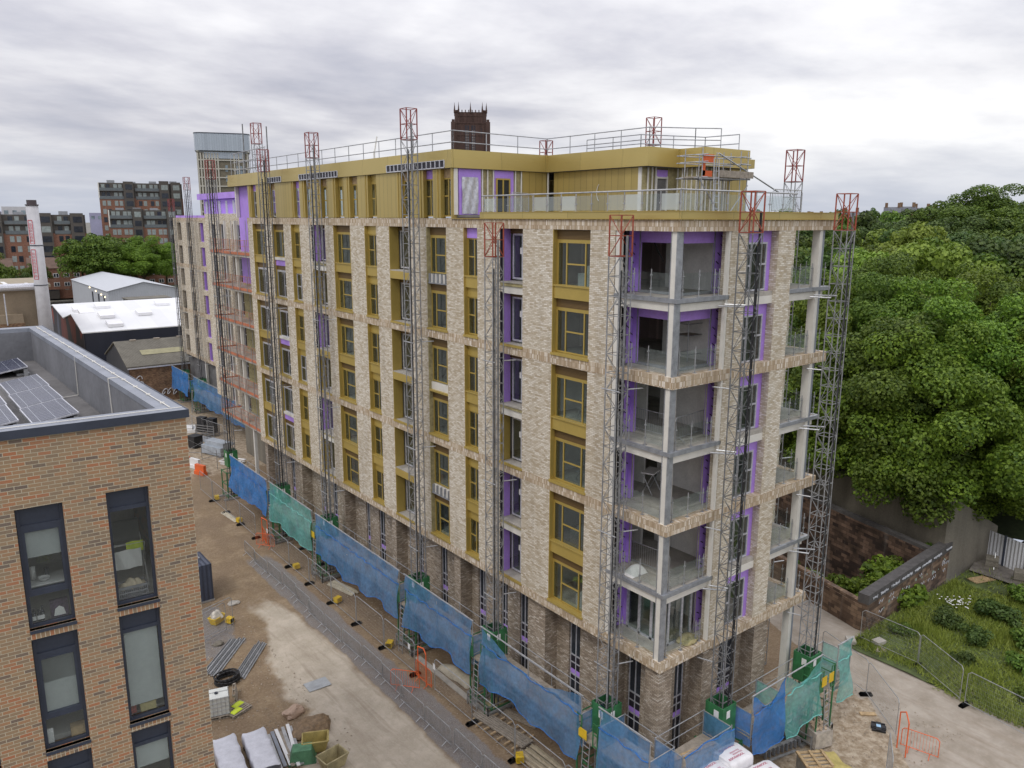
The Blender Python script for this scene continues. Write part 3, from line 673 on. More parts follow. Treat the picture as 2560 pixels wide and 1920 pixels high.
part('hanging_cable', MB().path([(5.2 + .1 * math.cos(q), 14.96, 25.6 + .5 * math.sin(q)) for q in [i * .25 for i in range(-4, 7)]], .012, 5).path([(6.46, 10.9 + .25 * math.cos(q), 26.15 + .45 * math.sin(q)) for q in [i * .3 for i in range(-4, 5)]], .014, 5), mt['white'], B)

# mid block behind the near wing and far wing
MBk = B
mw = MB(); wins = [(50.9, 52.6), (53.1, 55.2), (57.6, 58.7), (60.2, 61.2)]
for z in LV:
    y = 44.4
    for a, b in wins[1:] + [(63, 63)]:
        mw.box(2.4, 2.8, y, a, z, z + 3.0); y = b
    for a, b in wins[1:]: mw.box(2.4, 2.8, a, b, z + 2.35, z + 3.0)
mw.box(2.4, 2.8, 44.4, 63, 24.87, 25.2); mw.box(2.8, 9, 62.7, 63, 6.4, 25.2)
part('brick_wall', mw, mt['buff'], MBk)
part('insulated_wall', MB().box(2.3, 2.39, 49.9, 52.9, 6.9, 19.0), mt['insul'], MBk)
part('purple_insulation_board', MB().box(2.3, 2.39, 49.9, 52.9, 19.0, 27.2).box(2.2, 2.3, 44.5, 49.9, 24.87, 27.2), mt['purple'], MBk)
st = MB()
for zz in [7.5 + i * .9 for i in range(13)]:
    for yy in (50.2, 50.5, 50.8, 51.6, 51.9, 52.5): st.box(2.285, 2.3, yy, yy + .09, zz, zz + .07)
part('insulation_fixings', st, mt['membrane'], MBk)
for z in LV:
    for a, b in wins[1:]:
        put_window(('mid', a), lambda: window_unit('window', b - a, 2.3, [(b - a) * .5], [(.05, (b - a) * .5, 1.2)], mt['tape'], mt['darkglass']), MBk, (2.55, a, z + .03))
    part('floor_slab', MB().box(.45, 2.45, 44.5, 55.55, z - .3, z - .01), mt['conc'], MBk)
    part('steel_column', MB().box(.6, .85, 49.4, 49.65, z, z + 2.7).box(1.9, 2.1, 55.9, 56.1, z, z + 2.7), mt['steelw'], MBk)
part('steel_column', MB().box(.6, .85, 47.8, 48.05, 0, 6.5), mt['steelw'], MBk)
part('ground_floor_rear_wall', MB().box(5, 5.3, 44.4, 63, 0, 6.5), mt['concd'], MBk)
for i, z in enumerate(LV):     # orange edge protection on every slab edge of the recess
    o = part('orange_toe_board', MB().box(.40, .44, 44.6, 55.6, z - .12, z + .10).box(.44, 2.3, 55.56, 55.6, z - .12, z + .1), mt['orange'], MBk)
    m = MB()
    for q in range(6):
        y0 = 44.7 + q * 1.82; y1 = y0 + 1.7
        m.beam((.42, y0, z + 1.1), (.42, y1, z + 1.1), .028, .028).beam((.42, y0, z + .6), (.42, y1, z + .6), .02, .02)
        for p in range(6): yy = y0 + p * .34; m.beam((.42, yy, z + .05), (.42, yy, z + 1.1), .016, .016)
    for q in range(5): m.beam((.45 + q * .4, 55.58, z + .05), (.45 + q * .4, 55.58, z + 1.1), .02, .02)
    part('edge_guard_panel', m, mt['orange'], MBk)
    m = MB()
    for q in range(7): yy = 44.65 + q * 1.82; m.tube((.36, yy, z - .25), (.36, yy, z + 1.15), .025); m.tube((1.4, yy + .6, z), (1.4, yy + .6, z + 2.7), .022)
    part('edge_guard_post', m, mt['galv'], MBk)
FW = B
fwm = MB(); wf = [(78.2, 80.0), (82.0, 83.9), (87.3, 88.8), (91.5, 93.2)]
for zt in LV: pass
y = 63.0
for a, b in wf + [(95, 95)]:
    fwm.box(8, 8.45, y, a, 6.42, 24.37); y = b
for z in LV:
    for a, b in wf: fwm.box(8.02, 8.45, a, b, z + 2.32, min(z + 3.0, 24.37)) if z > 20 or True else None
fwm.box(8.45, 20, 94.6, 95, 6.42, 24.8)
part('brick_wall', fwm, mt['buff'], FW)
for k in range(4): part('soldier_course_band', MB().box(7.985, 8.45, 63, 95.02, BT[k] - BH, BT[k]), mt['soldier'], FW)
for z in LV:
    for a, b in wf: part('dark_window_opening', MB().box(8.4, 8.43, a, b, z, z + 2.4), mt['membrane'], FW)
    for a, b in wf[:2]: part('purple_reveal', MB().box(8.1, 8.4, b - .5, b - .42, z, z + 2.32).box(8.05, 8.39, a, a + .9, z + .0, z + .08), mt['purple'], FW); part('purple_board', MB().box(8.30, 8.39, a, a + .85, z, z + 2.32), mt['purpledeep'], FW)
fb = MB(); y = 64
for a, b in ((70, 70.8), (72.5, 73.2), (75, 75.7), (78, 78.6), (80.4, 81.0), (83.0, 83.6), (90, 90)):
    fb.box(8.6, 8.9, y, a, 0, 6.41); y = b
fb.box(8.9, 9.2, 64, 90, 0, 6.41); part('ground_floor_insulation', fb, mt['insul'], FW)
part('steel_column', MB().box(8.1, 8.4, 85.6, 85.9, 0, 6.42).box(8.1, 8.4, 94.3, 94.6, 0, 6.42), mt['steelw'], FW)
part('purple_penthouse', MB().box(9.5, 14, 66, 86, 24.82, 27.0).box(8.3, 14, 64, 94.5, 24.8, 25.1), mt['purple'], FW)
part('purple_roof_edge', MB().box(9.0, 14, 65, 87, 27.05, 27.75), mt['purple'], FW)
m = MB()
for a in (67, 69.5, 72, 74.5, 77, 79.5, 82, 84.5): m.box(9.44, 9.5, a, a + .7, 25.1, 26.8)
part('foil_window_opening', m, mt['tape'], FW)
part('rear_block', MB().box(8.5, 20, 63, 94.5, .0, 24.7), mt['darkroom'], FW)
# ------------------------------------------------------------------ roof guard rails and scaffold
def guard(name, pts, z, lab, step=1.9, h=(.36, .92)):
    t = thing(name, lab, 'guard rail', (pts[0][0], pts[0][1], z), group='tube guard rails along the roof edge')
    m = MB(); p = MB()
    for hh in h: m.path([(x, y, z + hh) for x, y in pts], .028, 6)
    for a, b in zip(pts, pts[1:]):
        L = math.dist(a, b); n = max(1, round(L / step))
        for i in range(n + 1): f = i / n; x, y = a[0] + (b[0] - a[0]) * f, a[1] + (b[1] - a[1]) * f; p.tube((x, y, z - .2), (x, y, z + h[1]), .024)
    part('rails', m, mt['galv'], t, world=True); part('rail_post', p, mt['galv'], t, world=True)
guard('roof_guard_rail', [(.4, 46.5), (.4, 15.45), (6.95, 15.75), (7.0, 8.1), (9.1, 7.0), (10.2, 6.3)], 28.28, 'long grey tube guard rail following the gold parapet around the roof corner')
guard('roof_guard_rail', [(7.9, 13.5), (8.0, 9.6), (11.6, 8.4), (11.8, 6.4)], 28.28, 'shorter inner tube rail behind the gold parapet at the street end of the roof', h=(.3, .75))
t = thing('access_scaffold', 'small tube scaffold tower with orange board and plank deck on the roof terrace', 'scaffold', (6.5, 4.5, 25.0))
m = MB()
for x in (6.4, 7.4, 9.2, 9.75):
    for y in (4.3, 5.3): m.tube((x, y, 25.0), (x, y, 27.95 if x != 7.4 else 27.8), .026)
for z in (26.62, 27.3, 27.62):
    for y in (4.28, 5.32): m.tube((5.85, y, z), (9.95, y, z + .04), .026)
    for x in (6.42, 9.22): m.tube((x, 4.0, z + .06), (x, 5.6, z + .06), .024)
m.tube((7.4, 4.2, 27.76), (12.5, 4.3, 26.1), .035).tube((6.0, 4.2, 26.7), (7.5, 4.2, 25.2), .026).tube((9.7, 4.2, 26.4), (8.4, 4.2, 25.1), .026)
part('scaffold_tubes', m, mt['galv'], t, world=True)
part('scaffold_deck', MB().box(6.3, 10.0, 4.3, 5.3, 26.66, 26.72).box(7.45, 10.1, 4.2, 4.24, 26.72, 27.02), mt['greywood'], t, world=True)
part('orange_board', MB().box(6.55, 7.3, 4.36, 4.42, 27.35, 27.7).box(6.5, 6.7, 4.36, 4.42, 26.75, 27.35).box(6.5, 7.2, 4.36, 4.42, 26.72, 26.98), mt['orangeplas'], t, world=True)
m = MB().tube((6.6, 3.7, 25.0), (6.95, 4.1, 27.5), .025).tube((6.95, 3.7, 25.0), (7.3, 4.1, 27.5), .025)
for q in range(9): f = q / 9; m.tube((6.6 + .35 * f, 3.7 + .4 * f, 25 + 2.5 * f), (6.95 + .35 * f, 3.7 + .4 * f, 25 + 2.5 * f), .016)
solid('ladder', m, mt['galv'], 'aluminium ladder leaning on the scaffold tower of the roof terrace', 'ladder')
m = MB()
for a in (47.9, 44.5): pass
solid('scaffold_pole', MB().tube((.1, 44.5, 28.2), (.1, 44.5, 32.0), .045), mt['mastg'], 'thin upright pole left of the two red mast heads on the roof', 'pole', group=None)
solid('scaffold_pole', MB().tube((.1, 39.6, 28.2), (.1, 39.6, 31.4), .045), mt['mastg'], 'thin upright pole just right of the tall red mast head on the roof', 'pole')
m = MB()
for z in (28.6, 29.2, 29.9):
    m.tube((-.3, 39.0, z), (.2, 47.5, z), .03)
for y in (40, 41.5, 43, 44.5, 46, 47.4): m.tube((0, y, 28.2), (0, y, 29.9), .025)
solid('roof_edge_scaffold', m, mt['galv'], 'tube scaffold rails on the far left end of the roof beside the glass topped tower', 'scaffold')
# ------------------------------------------------------------------ mast climbers
def lattice(m, x0, y0, w_, z0, z1, step, r, br):
    for dx in (0, w_):
        for dy in (0, w_): m.tube((x0 + dx, y0 + dy, z0), (x0 + dx, y0 + dy, z1), r, 6)
    n = max(1, round((z1 - z0) / step)); h = (z1 - z0) / n
    for i in range(n + 1):
        z = z0 + i * h
        for a, b in (((0, 0), (w_, 0)), ((w_, 0), (w_, w_)), ((w_, w_), (0, w_)), ((0, w_), (0, 0))):
            m.beam((x0 + a[0], y0 + a[1], z), (x0 + b[0], y0 + b[1], z), br * 1.4, br * 1.4)
    for i in range(n):
        z = z0 + i * h; s = i % 2
        for j, (a, b) in enumerate((((0, 0), (w_, 0)), ((w_, 0), (w_, w_)), ((w_, w_), (0, w_)), ((0, w_), (0, 0)))):
            p, q = (a, b) if (s + j) % 2 else (b, a)
            m.beam((x0 + p[0], y0 + p[1], z), (x0 + q[0], y0 + q[1], z + h), br, br)
def mast(x, y, top, lab, red=3.0, zb=0.0, base=True, w_=.62, pipe=True, dark=False, side='x'):
    t = thing('climbing_mast', lab, 'lattice mast', (x, y, zb), group='lattice masts of the climbing work platforms')
    m = MB(); lattice(m, -w_ / 2, -w_ / 2, w_, 0.0, top - red - zb, .75, .03, .019); part('grey_lattice', m, mt['mastg'] if dark else mt['mastl'], t)
    m = MB(); lattice(m, -w_ / 2, -w_ / 2, w_, top - red - zb + .02, top - zb, .775, .035, .022)
    part('red_end_section', m, mt['mastr2'] if top < 27 else mt['mastr'], t)
    if pipe:
        px_, py_ = (-.1, -w_ / 2 - .12) if side == 'x' else (w_ / 2 + .12, -.1)
        part('drive_rack', MB().tube((px_, py_, 0), (px_, py_, top - red - zb + .8), .05, 8), mt['mastg'] if not dark else mt['black'], t)
        part('power_cable', MB().tube((px_ - .16 if side == 'x' else px_ - .5, py_ + .1 if side == 'x' else py_ - .3, 0), (px_ - .16 if side == 'x' else px_ - .5, py_ + .1 if side == 'x' else py_ - .3, top - red - zb - .5), .028, 6), mt['black'], t)
    if zb == 0:
        m = MB()
        for k in range(1, int(top / 6) + 1):
            z = k * 6 + .2
            if z > 24: break
            if side == 'x': m.tube((w_ / 2, -.25, z), (.9 + .1, -.5, z), .03).tube((w_ / 2, .25, z), (1.0, .5, z), .03).tube((-w_ / 2, -.5, z), (-w_ / 2, .5, z), .03)
            else: m.tube((-.25, w_ / 2, z), (-.5, 1.0, z), .03).tube((.25, w_ / 2, z), (.5, 1.0, z), .03)
        part('wall_tie', m, mt['galv'], t)
    if base:
        m = MB(); m.box(-.46, .46, -.46, -.42, 2.95, 4.4).box(-.46, .46, .42, .46, 2.95, 4.4).box(-.46, -.42, -.42, .42, 2.95, 4.4).box(.42, .46, -.42, .42, 2.95, 4.4)
        g = part('green_mast_guard', m, mt['green'], t)
        part('paper_notice', MB().box(-.2, .03, -.472, -.462, 3.85, 4.2).box(-.472, -.462, -.25, 0, 3.85, 4.2), mt['white'], g)
        m = MB()
        for a, b in ((-.7, -.7), (.7, -.7), (.7, .7), (-.7, .7)): m.beam((a, b, 0), (a, b, 2.6), .08, .08)
        for z in (.3, 1.4, 2.5):
            for a, b, c_, d_ in ((-.7, -.7, .7, -.7), (.7, -.7, .7, .7), (.7, .7, -.7, .7), (-.7, .7, -.7, -.7)): m.beam((a, b, z), (c_, d_, z), .06, .06)
        part('ground_frame', m, mt['green'], t)
        part('ground_frame_feet', MB().box(-1.1, 1.1, -.75, -.6, 0, .14).box(-1.1, 1.1, .6, .75, 0, .14), mt['galv'], t)
    return t
masts = [(-.9, 2.1, 24.95, 'nearest street side mast with orange red head below the terrace glass', 1.55, True, 'x'),
 (-.9, 10.2, 24.62, 'second street side mast from the corner, red head level with the top brick band', 1.55, True, 'x'),
 (-.9, 17.6, 30.35, 'tallest looking mast, its red head rising left of the cathedral tower', 1.55, True, 'x'),
 (-.9, 29.6, 30.1, 'mast with red head standing over the middle of the street side roof', 1.55, True, 'x'),
 (-.9, 38.0, 29.6, 'mast with a short one section red head beside the taller head behind it', 1.55, True, 'x'),
 (-.9, 49.9, 29.5, 'dark grey mast with faded red head in front of the orange balcony guards', 1.55, True, 'x')]
for x, y, tp, l, rd, bs, sd_ in masts: mast(x, y, tp, l, rd, base=bs, side=sd_, dark=y > 37)
mast(3.05, -.9, 25.85, 'mast in front of the end wall window bay, red head at terrace height', 1.55, side='y', dark=True)
mast(9.7, -.9, 25.9, 'rightmost mast beside the outer balcony column, red head against the trees', 1.55, side='y')
mast(7.2, 84.7, 29.7, 'slim mast of the far wing with red head left of the purple boards', 1.55, dark=True)
mast(7.2, 92.2, 27.2, 'farthest mast, dark grey, at the left end of the far wing', 1.55, dark=True)
mast(.75, 43.4, 32.0, 'highest red mast head standing behind the left end of the roof parapet', 1.55, zb=24.9, base=False, pipe=False)
mast(13.2, 13.5, 30.6, 'small red mast head rising behind the roof rails right of the parapet corner', 1.55, zb=0, base=False, pipe=False)
mast(13.2, 23.2, 30.0, 'small rear mast head showing over the inner corner of the roof rail', 1.55, zb=0, base=False, pipe=False)
mast(13.3, 4.1, 28.2, 'rear mast with red head right of the scaffold tower on the terrace', 1.55, zb=0, base=False, pipe=False)

# ------------------------------------------------------------------ netted work platforms
def wave(u, v, s, a=.085): return a * (math.sin(u * 9 + s) * math.sin(v * 5 + s * 2) + .6 * math.sin(u * 23 + s * 3 + v * 4))
mt['tealrope'] = plain('turquoise_rope', (.14, .42, .38), var=.2)
def platform(ax, p0, p1, mat, lab, sag=0, far=False, off=-2.0, deck=2.95, endwall=True, inner=True, outX=None, upper=True):
    """ax 'y': runs along Y in front of the street wall; ax 'x': runs along X in front of the end wall"""
    P = (lambda s, o, z: (o, s, z)) if ax == 'y' else (lambda s, o, z: (s, o, z))
    base0 = off
    t = thing('work_platform', lab, 'work platform', P(p0, off, 0), group='netted climbing work platforms around the foot of the block')
    lo, hi = min(p0, p1), max(p0, p1); L = hi - lo
    inn = off + 1.45
    def bx(m, s0, s1, o0, o1, z0, z1): return m.box(o0, o1, s0, s1, z0, z1) if ax == 'y' else m.box(s0, s1, o0, o1, z0, z1)
    m = MB(); bx(m, lo, hi, off + .05, inn, deck - .05, deck); part('deck_boards', m, mt['greywood'], t, world=True)
    m = MB()
    for z in (deck - .1, deck - .5):
        for o in (off + .1, inn - .1): m.beam(P(lo, o, z), P(hi, o, z), .06, .06)
    n = max(1, int(L / .8))
    for i in range(n):
        s0, s1 = lo + L * i / n, lo + L * (i + 1) / n
        for o in (off + .1, inn - .1): m.beam(P(s0, o, deck - (.1 if i % 2 else .5)), P(s1, o, deck - (.5 if i % 2 else .1)), .035, .035)
    part('deck_truss', m, mt['galv'], t, world=True)
    m = MB(); k = max(1, round(L / 2.9))
    for i in range(k + 1): s = lo + L * i / k; m.tube(P(s, off, deck - .1), P(s, off, deck + (2.0 if upper else 1.2)), .028)
    if upper: m.tube(P(lo - .1, off - .02, deck + 2.0), P(hi + .1, off - .02, deck + 2.0), .034, 8)
    for z in (.55, 1.1): m.tube(P(lo, off + .03, deck + z), P(hi, off + .03, deck + z), .022)
    if inner:
        for i in range(k + 1): s = lo + L * i / k; m.tube(P(s, inn, deck - .1), P(s, inn, deck + 1.15), .022)
        for z in (.55, 1.12): m.tube(P(lo, inn, deck + z), P(hi, inn, deck + z), .02)
        m.tube(P(lo, off, deck - .05), P(lo, inn, deck - .05), .022)
    part('guard_rails', m, mt['galv'], t, world=True)
    sd = p0 * 1.7
    nu = max(8, int(L * 4))
    def low(u, v):
        s = lo + L * u; dr = .32 * abs(math.sin(u * L * .42 + sd)) + .1 * math.sin(u * L * 2.1); z = deck - .72 - dr + v * (1.85 + dr)
        return P(s, off - .07 + wave(u * L / 4, v, sd) - (.12 * (1 - v)), z)
    part('lower_net', MB().grid(low, nu, 8), mat, t, world=True, smooth=True)
    if upper:
        def upn(u, v):
            s = lo + L * u; top = deck + 1.98 - sag * math.sin(math.pi * min(1, u * 1.0)) ** 1.5; bot = deck + 1.08
            if top < bot + .05: top = bot + .05
            return P(s, off - .05 + wave(u * L / 3, v, sd + 2, .045), bot + (top - bot) * v)
        part('upper_net', MB().grid(upn, nu, 5), mat, t, world=True, smooth=True)
    rp = MB(); cm_ = mat
    rp.path([P(lo + L * i / (nu), off - .08 + wave(i / nu * L / 4, 1, sd), deck + 1.12 - .03 * math.sin(i * 1.7)) for i in range(nu + 1)], .03, 5)
    rp.path([P(lo + L * i / (nu), off - .21 + wave(i / nu * L / 4, 0, sd), low(i / nu, 0)[2]) for i in range(nu + 1)], .022, 5)
    part('net_edge_rope', rp, mt['blueheavy'] if mat is not mt['teal'] else mt['tealrope'], t, world=True)
    if endwall:
        for s in ((lo, hi) if endwall == 'both' else (lo,)):
            part('end_net', MB().grid(lambda u, v: P(s + wave(u, v, sd, .04), off + 1.45 * u, deck - .5 + 1.6 * v), 6, 6), mat, t, world=True, smooth=True)
            m = MB().tube(P(s, off, deck + 1.1), P(s, inn, deck + 1.1), .022).tube(P(s, off, deck + .1), P(s, inn, deck + .1), .022)
            part('end_rail', m, mt['galv'], t, world=True)
    return t
platform('y', -1.4, 1.35, mt['blue'], 'short blue netted platform end box nearest the corner pier', endwall='both')
platform('y', 2.5, 9.75, mt['blue'], 'blue netted platform run with a deep sagging upper net nearest the corner', sag=1.0)
platform('y', 10.6, 17.25, mt['blue'], 'blue netted platform run between the second and third street masts')
platform('y', 17.95, 29.25, mt['blue'], 'longest blue netted platform run in the middle of the street side')
platform('y', 29.95, 37.65, mt['teal'], 'turquoise netted platform run patched between the blue ones')
platform('y', 38.3, 46.6, mt['blueheavy'], 'bright blue netted platform run at the recessed orange balconies')
platform('y', 64.5, 83.8, mt['blue'], 'far blue netted platform run along the foot of the far wing', off=5.9)
platform('y', 86.0, 93.5, mt['blueheavy'], 'farthest blue netted platform at the left end of the far wing', off=5.9)
platform('x', -.75, 2.35, mt['blue'], 'open topped blue netted platform box on the end wall side of the corner', endwall='both', upper=False)
platform('x', 3.75, 6.1, mt['blueheavy'], 'vivid blue netted end wall platform with twisted net end', sag=.9)
platform('x', 6.15, 9.0, mt['teal'], 'turquoise draped platform net beside the green gate on the end wall side', sag=.8)
platform('x', 10.5, 11.7, mt['teal'], 'turquoise netted platform end box by the outer mast', endwall='both')
solid('folded_net', MB().grid(lambda u, v: (8.2 + 1.6 * u, 1.6 + .1 * math.sin(9 * u), 3.3 + 2.4 * v - .5 * math.sin(3 * u) * v), 8, 8), mt['teal'], 'turquoise net hanging behind the outer balcony column', 'net')
solid('scaffold_board', MB().box(3.8, 8.7, -1.15, -.9, 2.96, 3.0), mt['wood'], 'long pale plank lying on the end wall platform deck', 'plank')
solid('scaffold_board', MB().beam((-.5, -.9, 3.0), (2.2, -1.3, 3.0), .24, .04), mt['wood'], 'short pale plank lying inside the open topped blue box', 'plank')
def gate(x, y, lab, rz=0):
    t = thing('platform_gate', lab, 'access gate', (x, y, 0), rz, 'green ladder gates of the work platforms')
    m = MB()
    for yy in (-.62, .62): m.beam((-.0, yy, .2), (0, yy, 4.05), .06, .06); m.beam((.9, yy, 1.8), (.9, yy, 4.0), .05, .05)
    for z in (1.9, 2.9, 3.5, 4.0):
        for yy in (-.62, .62): m.beam((0, yy, z), (.9, yy, z), .04, .04)
    for yy in (-.62, -.35, .35, .62): m.beam((-.02, yy, 2.9), (-.02, yy, 4.0), .04, .04)
    for z in (2.95, 3.5, 4.0): m.beam((-.02, -.62, z), (-.02, -.35, z), .04, .04).beam((-.02, .35, z), (-.02, .62, z), .04, .04)
    m.box(-.03, .0, .36, .61, 2.95, 3.5); part('green_frame', m, mt['green'], t)
    part('gate_floor', MB().box(0, 1.0, -.6, .6, 2.86, 2.92), mt['greywood'], t)
    m = MB().tube((-.25, -.2, 0), (-.03, -.2, 3.0), .025).tube((-.25, .2, 0), (-.03, .2, 3.0), .025)
    for q in range(9): f = (q + .6) / 9.5; m.tube((-.25 + .22 * f, -.2, 3 * f), (-.25 + .22 * f, .2, 3 * f), .018)
    part('access_ladder', m, mt['galv'], t)
    m = MB()
    for a, b, c_, d_ in ((0, -.9, 1.6, -.9), (0, .9, 1.6, .9), (0, -.9, 0, .9), (1.6, -.9, 1.6, .9)): m.beam((a, b, .35), (c_, d_, .35), .07, .07); m.beam((a, b, .0), (a, b, .7), .06, .06); m.beam((a, b, .7), (c_, d_, .7), .05, .05)
    part('ground_frame', m, mt['galv'], t)
    return t
g0 = gate(-2.0, 2.1, 'green ladder gate nearest the corner, with yellow sign panel'); part('yellow_sign', MB().box(-.06, -.045, .0, .5, 3.0, 3.45), mt['yellow'], g0)
gate(-2.0, 10.2, 'green ladder gate second from the corner, over the paving slab'); gate(-2.0, 17.6, 'green ladder gate between two blue net runs, beside the stacked boards')
g1 = gate(-2.0, 29.6, 'green ladder gate where blue net meets turquoise, yellow sign on it'); part('yellow_sign', MB().box(-.06, -.045, .0, .5, 3.0, 3.45), mt['yellow'], g1)
gate(-2.0, 38.0, 'green ladder gate farthest along the street side, under the turquoise net')
g2 = gate(9.7, -2.0, 'green gate of the end wall platform with two yellow signs', R(90)); part('yellow_sign', MB().box(-.06, -.045, -.5, -.1, 3.2, 3.7).box(-.06, -.045, .1, .5, 3.2, 3.7), mt['yellow'], g2)
gate(5.9, 84.7, 'far green ladder gate between the blue nets of the far wing')

# ------------------------------------------------------------------ fences and barriers
def heras(mat=None):
    t = thing('mesh_fence_panel', '', 'fence panel'); m = MB(); W_, H_ = 3.45, 2.0; c_ = .16
    pts = [(0, 0, .12), (0, 0, H_ - c_), (0, c_, H_), (0, W_ - c_, H_), (0, W_, H_ - c_), (0, W_, .12)]
    m.path(pts, .021, 6).tube((0, 0, .2), (0, W_, .2), .019, 6); part('tube_frame', m, mt['galv'], t)
    m = MB()
    for i in range(1, 40): y = W_ * i / 40; m.beam((0, y, .2), (0, y, H_ - .02), .0035, .0035)
    for i in range(1, 8): z = .2 + 1.8 * i / 8; m.beam((0, 0, z), (0, W_, z), .0035, .0035)
    part('wire_mesh', m, mt['galv'], t); return t
def block():
    m = MB(); m.box(-.33, .33, -.12, .12, 0, .09).box(-.28, .28, -.09, .09, .09, .15); m.box(-.2, -.08, -.05, .05, .15, .17).box(.08, .2, -.05, .05, .15, .17)
    return m
bm = block().mesh('rubber_foot', mt['black'])
HP = heras(); used = [0]
def fence_line(pts, labs, group, feet=True):
    for i, (a, b) in enumerate(zip(pts, pts[1:])):
        d = Vector((b[0] - a[0], b[1] - a[1], 0)); rz = math.atan2(d.y, d.x) - R(90)
        if not used[0]: o = HP; used[0] = 1; o.location = (a[0], a[1], 0); o.rotation_euler[2] = rz
        else: o = dup(HP, (a[0], a[1], 0), rz)
        o['label'] = labs[i] if isinstance(labs, list) else labs; o['category'] = 'fence panel'; o['group'] = group
        s = min(1.0, d.length / 3.45); o.scale = (1, s, 1)
        if feet:
            f = bpy.data.objects.new('rubber_foot', bm); link(f, o); f.location = (0, 0, 0)
FY = [-.9, 2.6, 6.1, 9.55, 13.1]; FY2 = [15.04, 18.6, 22.1, 25.6, 29.1, 32.6, 36.1]; FY3 = [39.2, 42.7, 46.2, 49.8, 53.3]
L1 = 'wire mesh panel fencing off the brown work strip below the nets'
fence_line([(-2.8, y) for y in FY], ['mesh fence panel at the bottom edge, nearest the corner', 'mesh fence panel beside the planks stacked near the bottom', 'mesh fence panel beside the slatted timber stack', 'mesh fence panel just before the orange gate'], 'tall mesh fence panels along the work strip')
fence_line([(-2.8, y) for y in FY2], ['mesh fence panel just beyond the orange gate, with paper notice', 'mesh fence panel carrying the yellow weight nearest the orange gate', 'third mesh fence panel beyond the orange gate', 'mesh fence panel beside the pale stacked boards', 'mesh fence panel opposite the middle of the long blue net', 'mesh fence panel opposite the join of blue and turquoise net'], 'tall mesh fence panels along the work strip')
fence_line([(-2.8, y) for y in FY3], ['mesh fence panel next to the far orange gate', 'second panel past the far orange gate', 'third panel past the far orange gate', 'last mesh fence panel before the concrete yard'], 'tall mesh fence panels along the work strip')
fence_line([(-.9, 31.5), (-.7, 35), (-.5, 38.5)], ['mesh fence panel inside the strip by the leaning ladder', 'far inner mesh fence panel by the leaning ladder'], 'tall mesh fence panels along the work strip', feet=False)
fence_line([(-12.2, 25.4), (-8.75, 26.6)], ['lone mesh fence panel behind the yellow tub and white sack'], 'loose mesh fence panels by the brick flats', feet=True)
fence_line([(-12.6, 24.6), (-8.9, 26.4)], ['low lying mesh fence panel edge in front of the yellow tub'], 'loose mesh fence panels by the brick flats', feet=False)
fence_line([(20.4, 1.9), (20.3, -1.6), (18.4, -4.9), (17.9, -8.4)], ['right hand mesh panel touching the end of the graffiti wall', 'middle mesh panel between road and rough grass', 'mesh panel at the right edge of the picture beside the grass'], 'mesh fence panels between road and rough grass')
fence_line([(16.3, 2.0), (15.22, -1.27), (12.9, -4.15)], ['mesh panel along the lane ending at the black foot', 'mesh panel ending at the orange barrier by the lane'], 'mesh fence panels along the lane')
fence_line([(8.6, -5.9), (10.3, -4.9)], ['short mesh panel end at the bottom edge beside the orange barrier'], 'mesh fence panels along the lane')
HP['label'] = 'mesh fence panel at the bottom edge, nearest the corner'
def barrier(c, W_=2.3, H_=1.05, n=20):
    t = thing('crowd_barrier', '', 'barrier'); m = MB(); r_ = .016
    m.path([(0, 0, .15), (0, 0, H_ - .12), (0, .12, H_), (0, W_ - .12, H_), (0, W_, H_ - .12), (0, W_, .15)], .019, 6).tube((0, 0, .18), (0, W_, .18), .017)
    part('tube_frame', m, c, t); m = MB()
    for i in range(1, n): y = W_ * i / n; m.beam((0, y, .18), (0, y, H_), .011, .011)
    part('bars', m, c, t); m = MB()
    for y in (.35, W_ - .35): m.path([(-.3, y, 0), (0, y, .18), (.3, y, 0)], .016)
    part('feet', m, c, t); return t
bars = []; b0 = barrier(mt['galv']); first = True
def put_bar(x, y, rz, lab, z=0, group='steel crowd barriers along the gravel path'):
    global first
    if first: o = b0; first = False; o.location = (x, y, z); o.rotation_euler[2] = rz
    else: o = dup(b0, (x, y, z), rz)
    o['label'] = lab; o['category'] = 'barrier'; o['group'] = group; return o
wh = ['nearest the bottom edge', 'second from the bottom edge', 'third from the bottom edge', 'opposite the orange gate, white topped', 'just beyond the orange gate', 'opposite the pale boulder', 'opposite the lone steel plate', 'where the pale road is widest', 'beside the bend of the pale road', 'opposite the grey angle sections', 'opposite the second yellow weight', 'bright one standing before the dark container', 'beyond the bright one', 'farthest but one', 'farthest, near the far orange gate']
for i, wd in enumerate(wh): put_bar(-4.6 + .12 * math.sin(i * 1.3) + .01 * i, 1.6 + i * 2.36, R(1.2 * math.sin(i * 2.1)), 'steel crowd barrier ' + wd)
gb = 'crowd barriers standing inside the corner flats'
put_bar(1.5, 1.0, R(3), 'crowd barrier leaning left of the column, middle storey balcony', LV[3], gb); put_bar(1.3, .9, R(-84), 'crowd barrier right of the column, middle storey balcony', LV[3], gb)
put_bar(1.5, 1.0, R(5), 'crowd barrier left of the column, second lowest balcony', LV[1], gb)
put_bar(6.4, .55, R(-88), 'crowd barrier on the terrace corner over the outer balcony', 25.0, 'crowd barriers on the terrace')
put_bar(.9, 11.2, R(-60), 'crowd barrier standing on the terrace near the foil covered door', 25.0, 'crowd barriers on the terrace')
ob = barrier(mt['orangeplas'], 1.6, 1.1, 12); ob.location = (-2.85, 13.25, 0); label(ob, 'orange barrier closing the near gap in the mesh fence', 'barrier', 'orange gap barriers')
def orange(x, y, rz, lab, cat='barrier'):
    o = dup(ob, (x, y, 0), rz); o['label'] = lab; return o
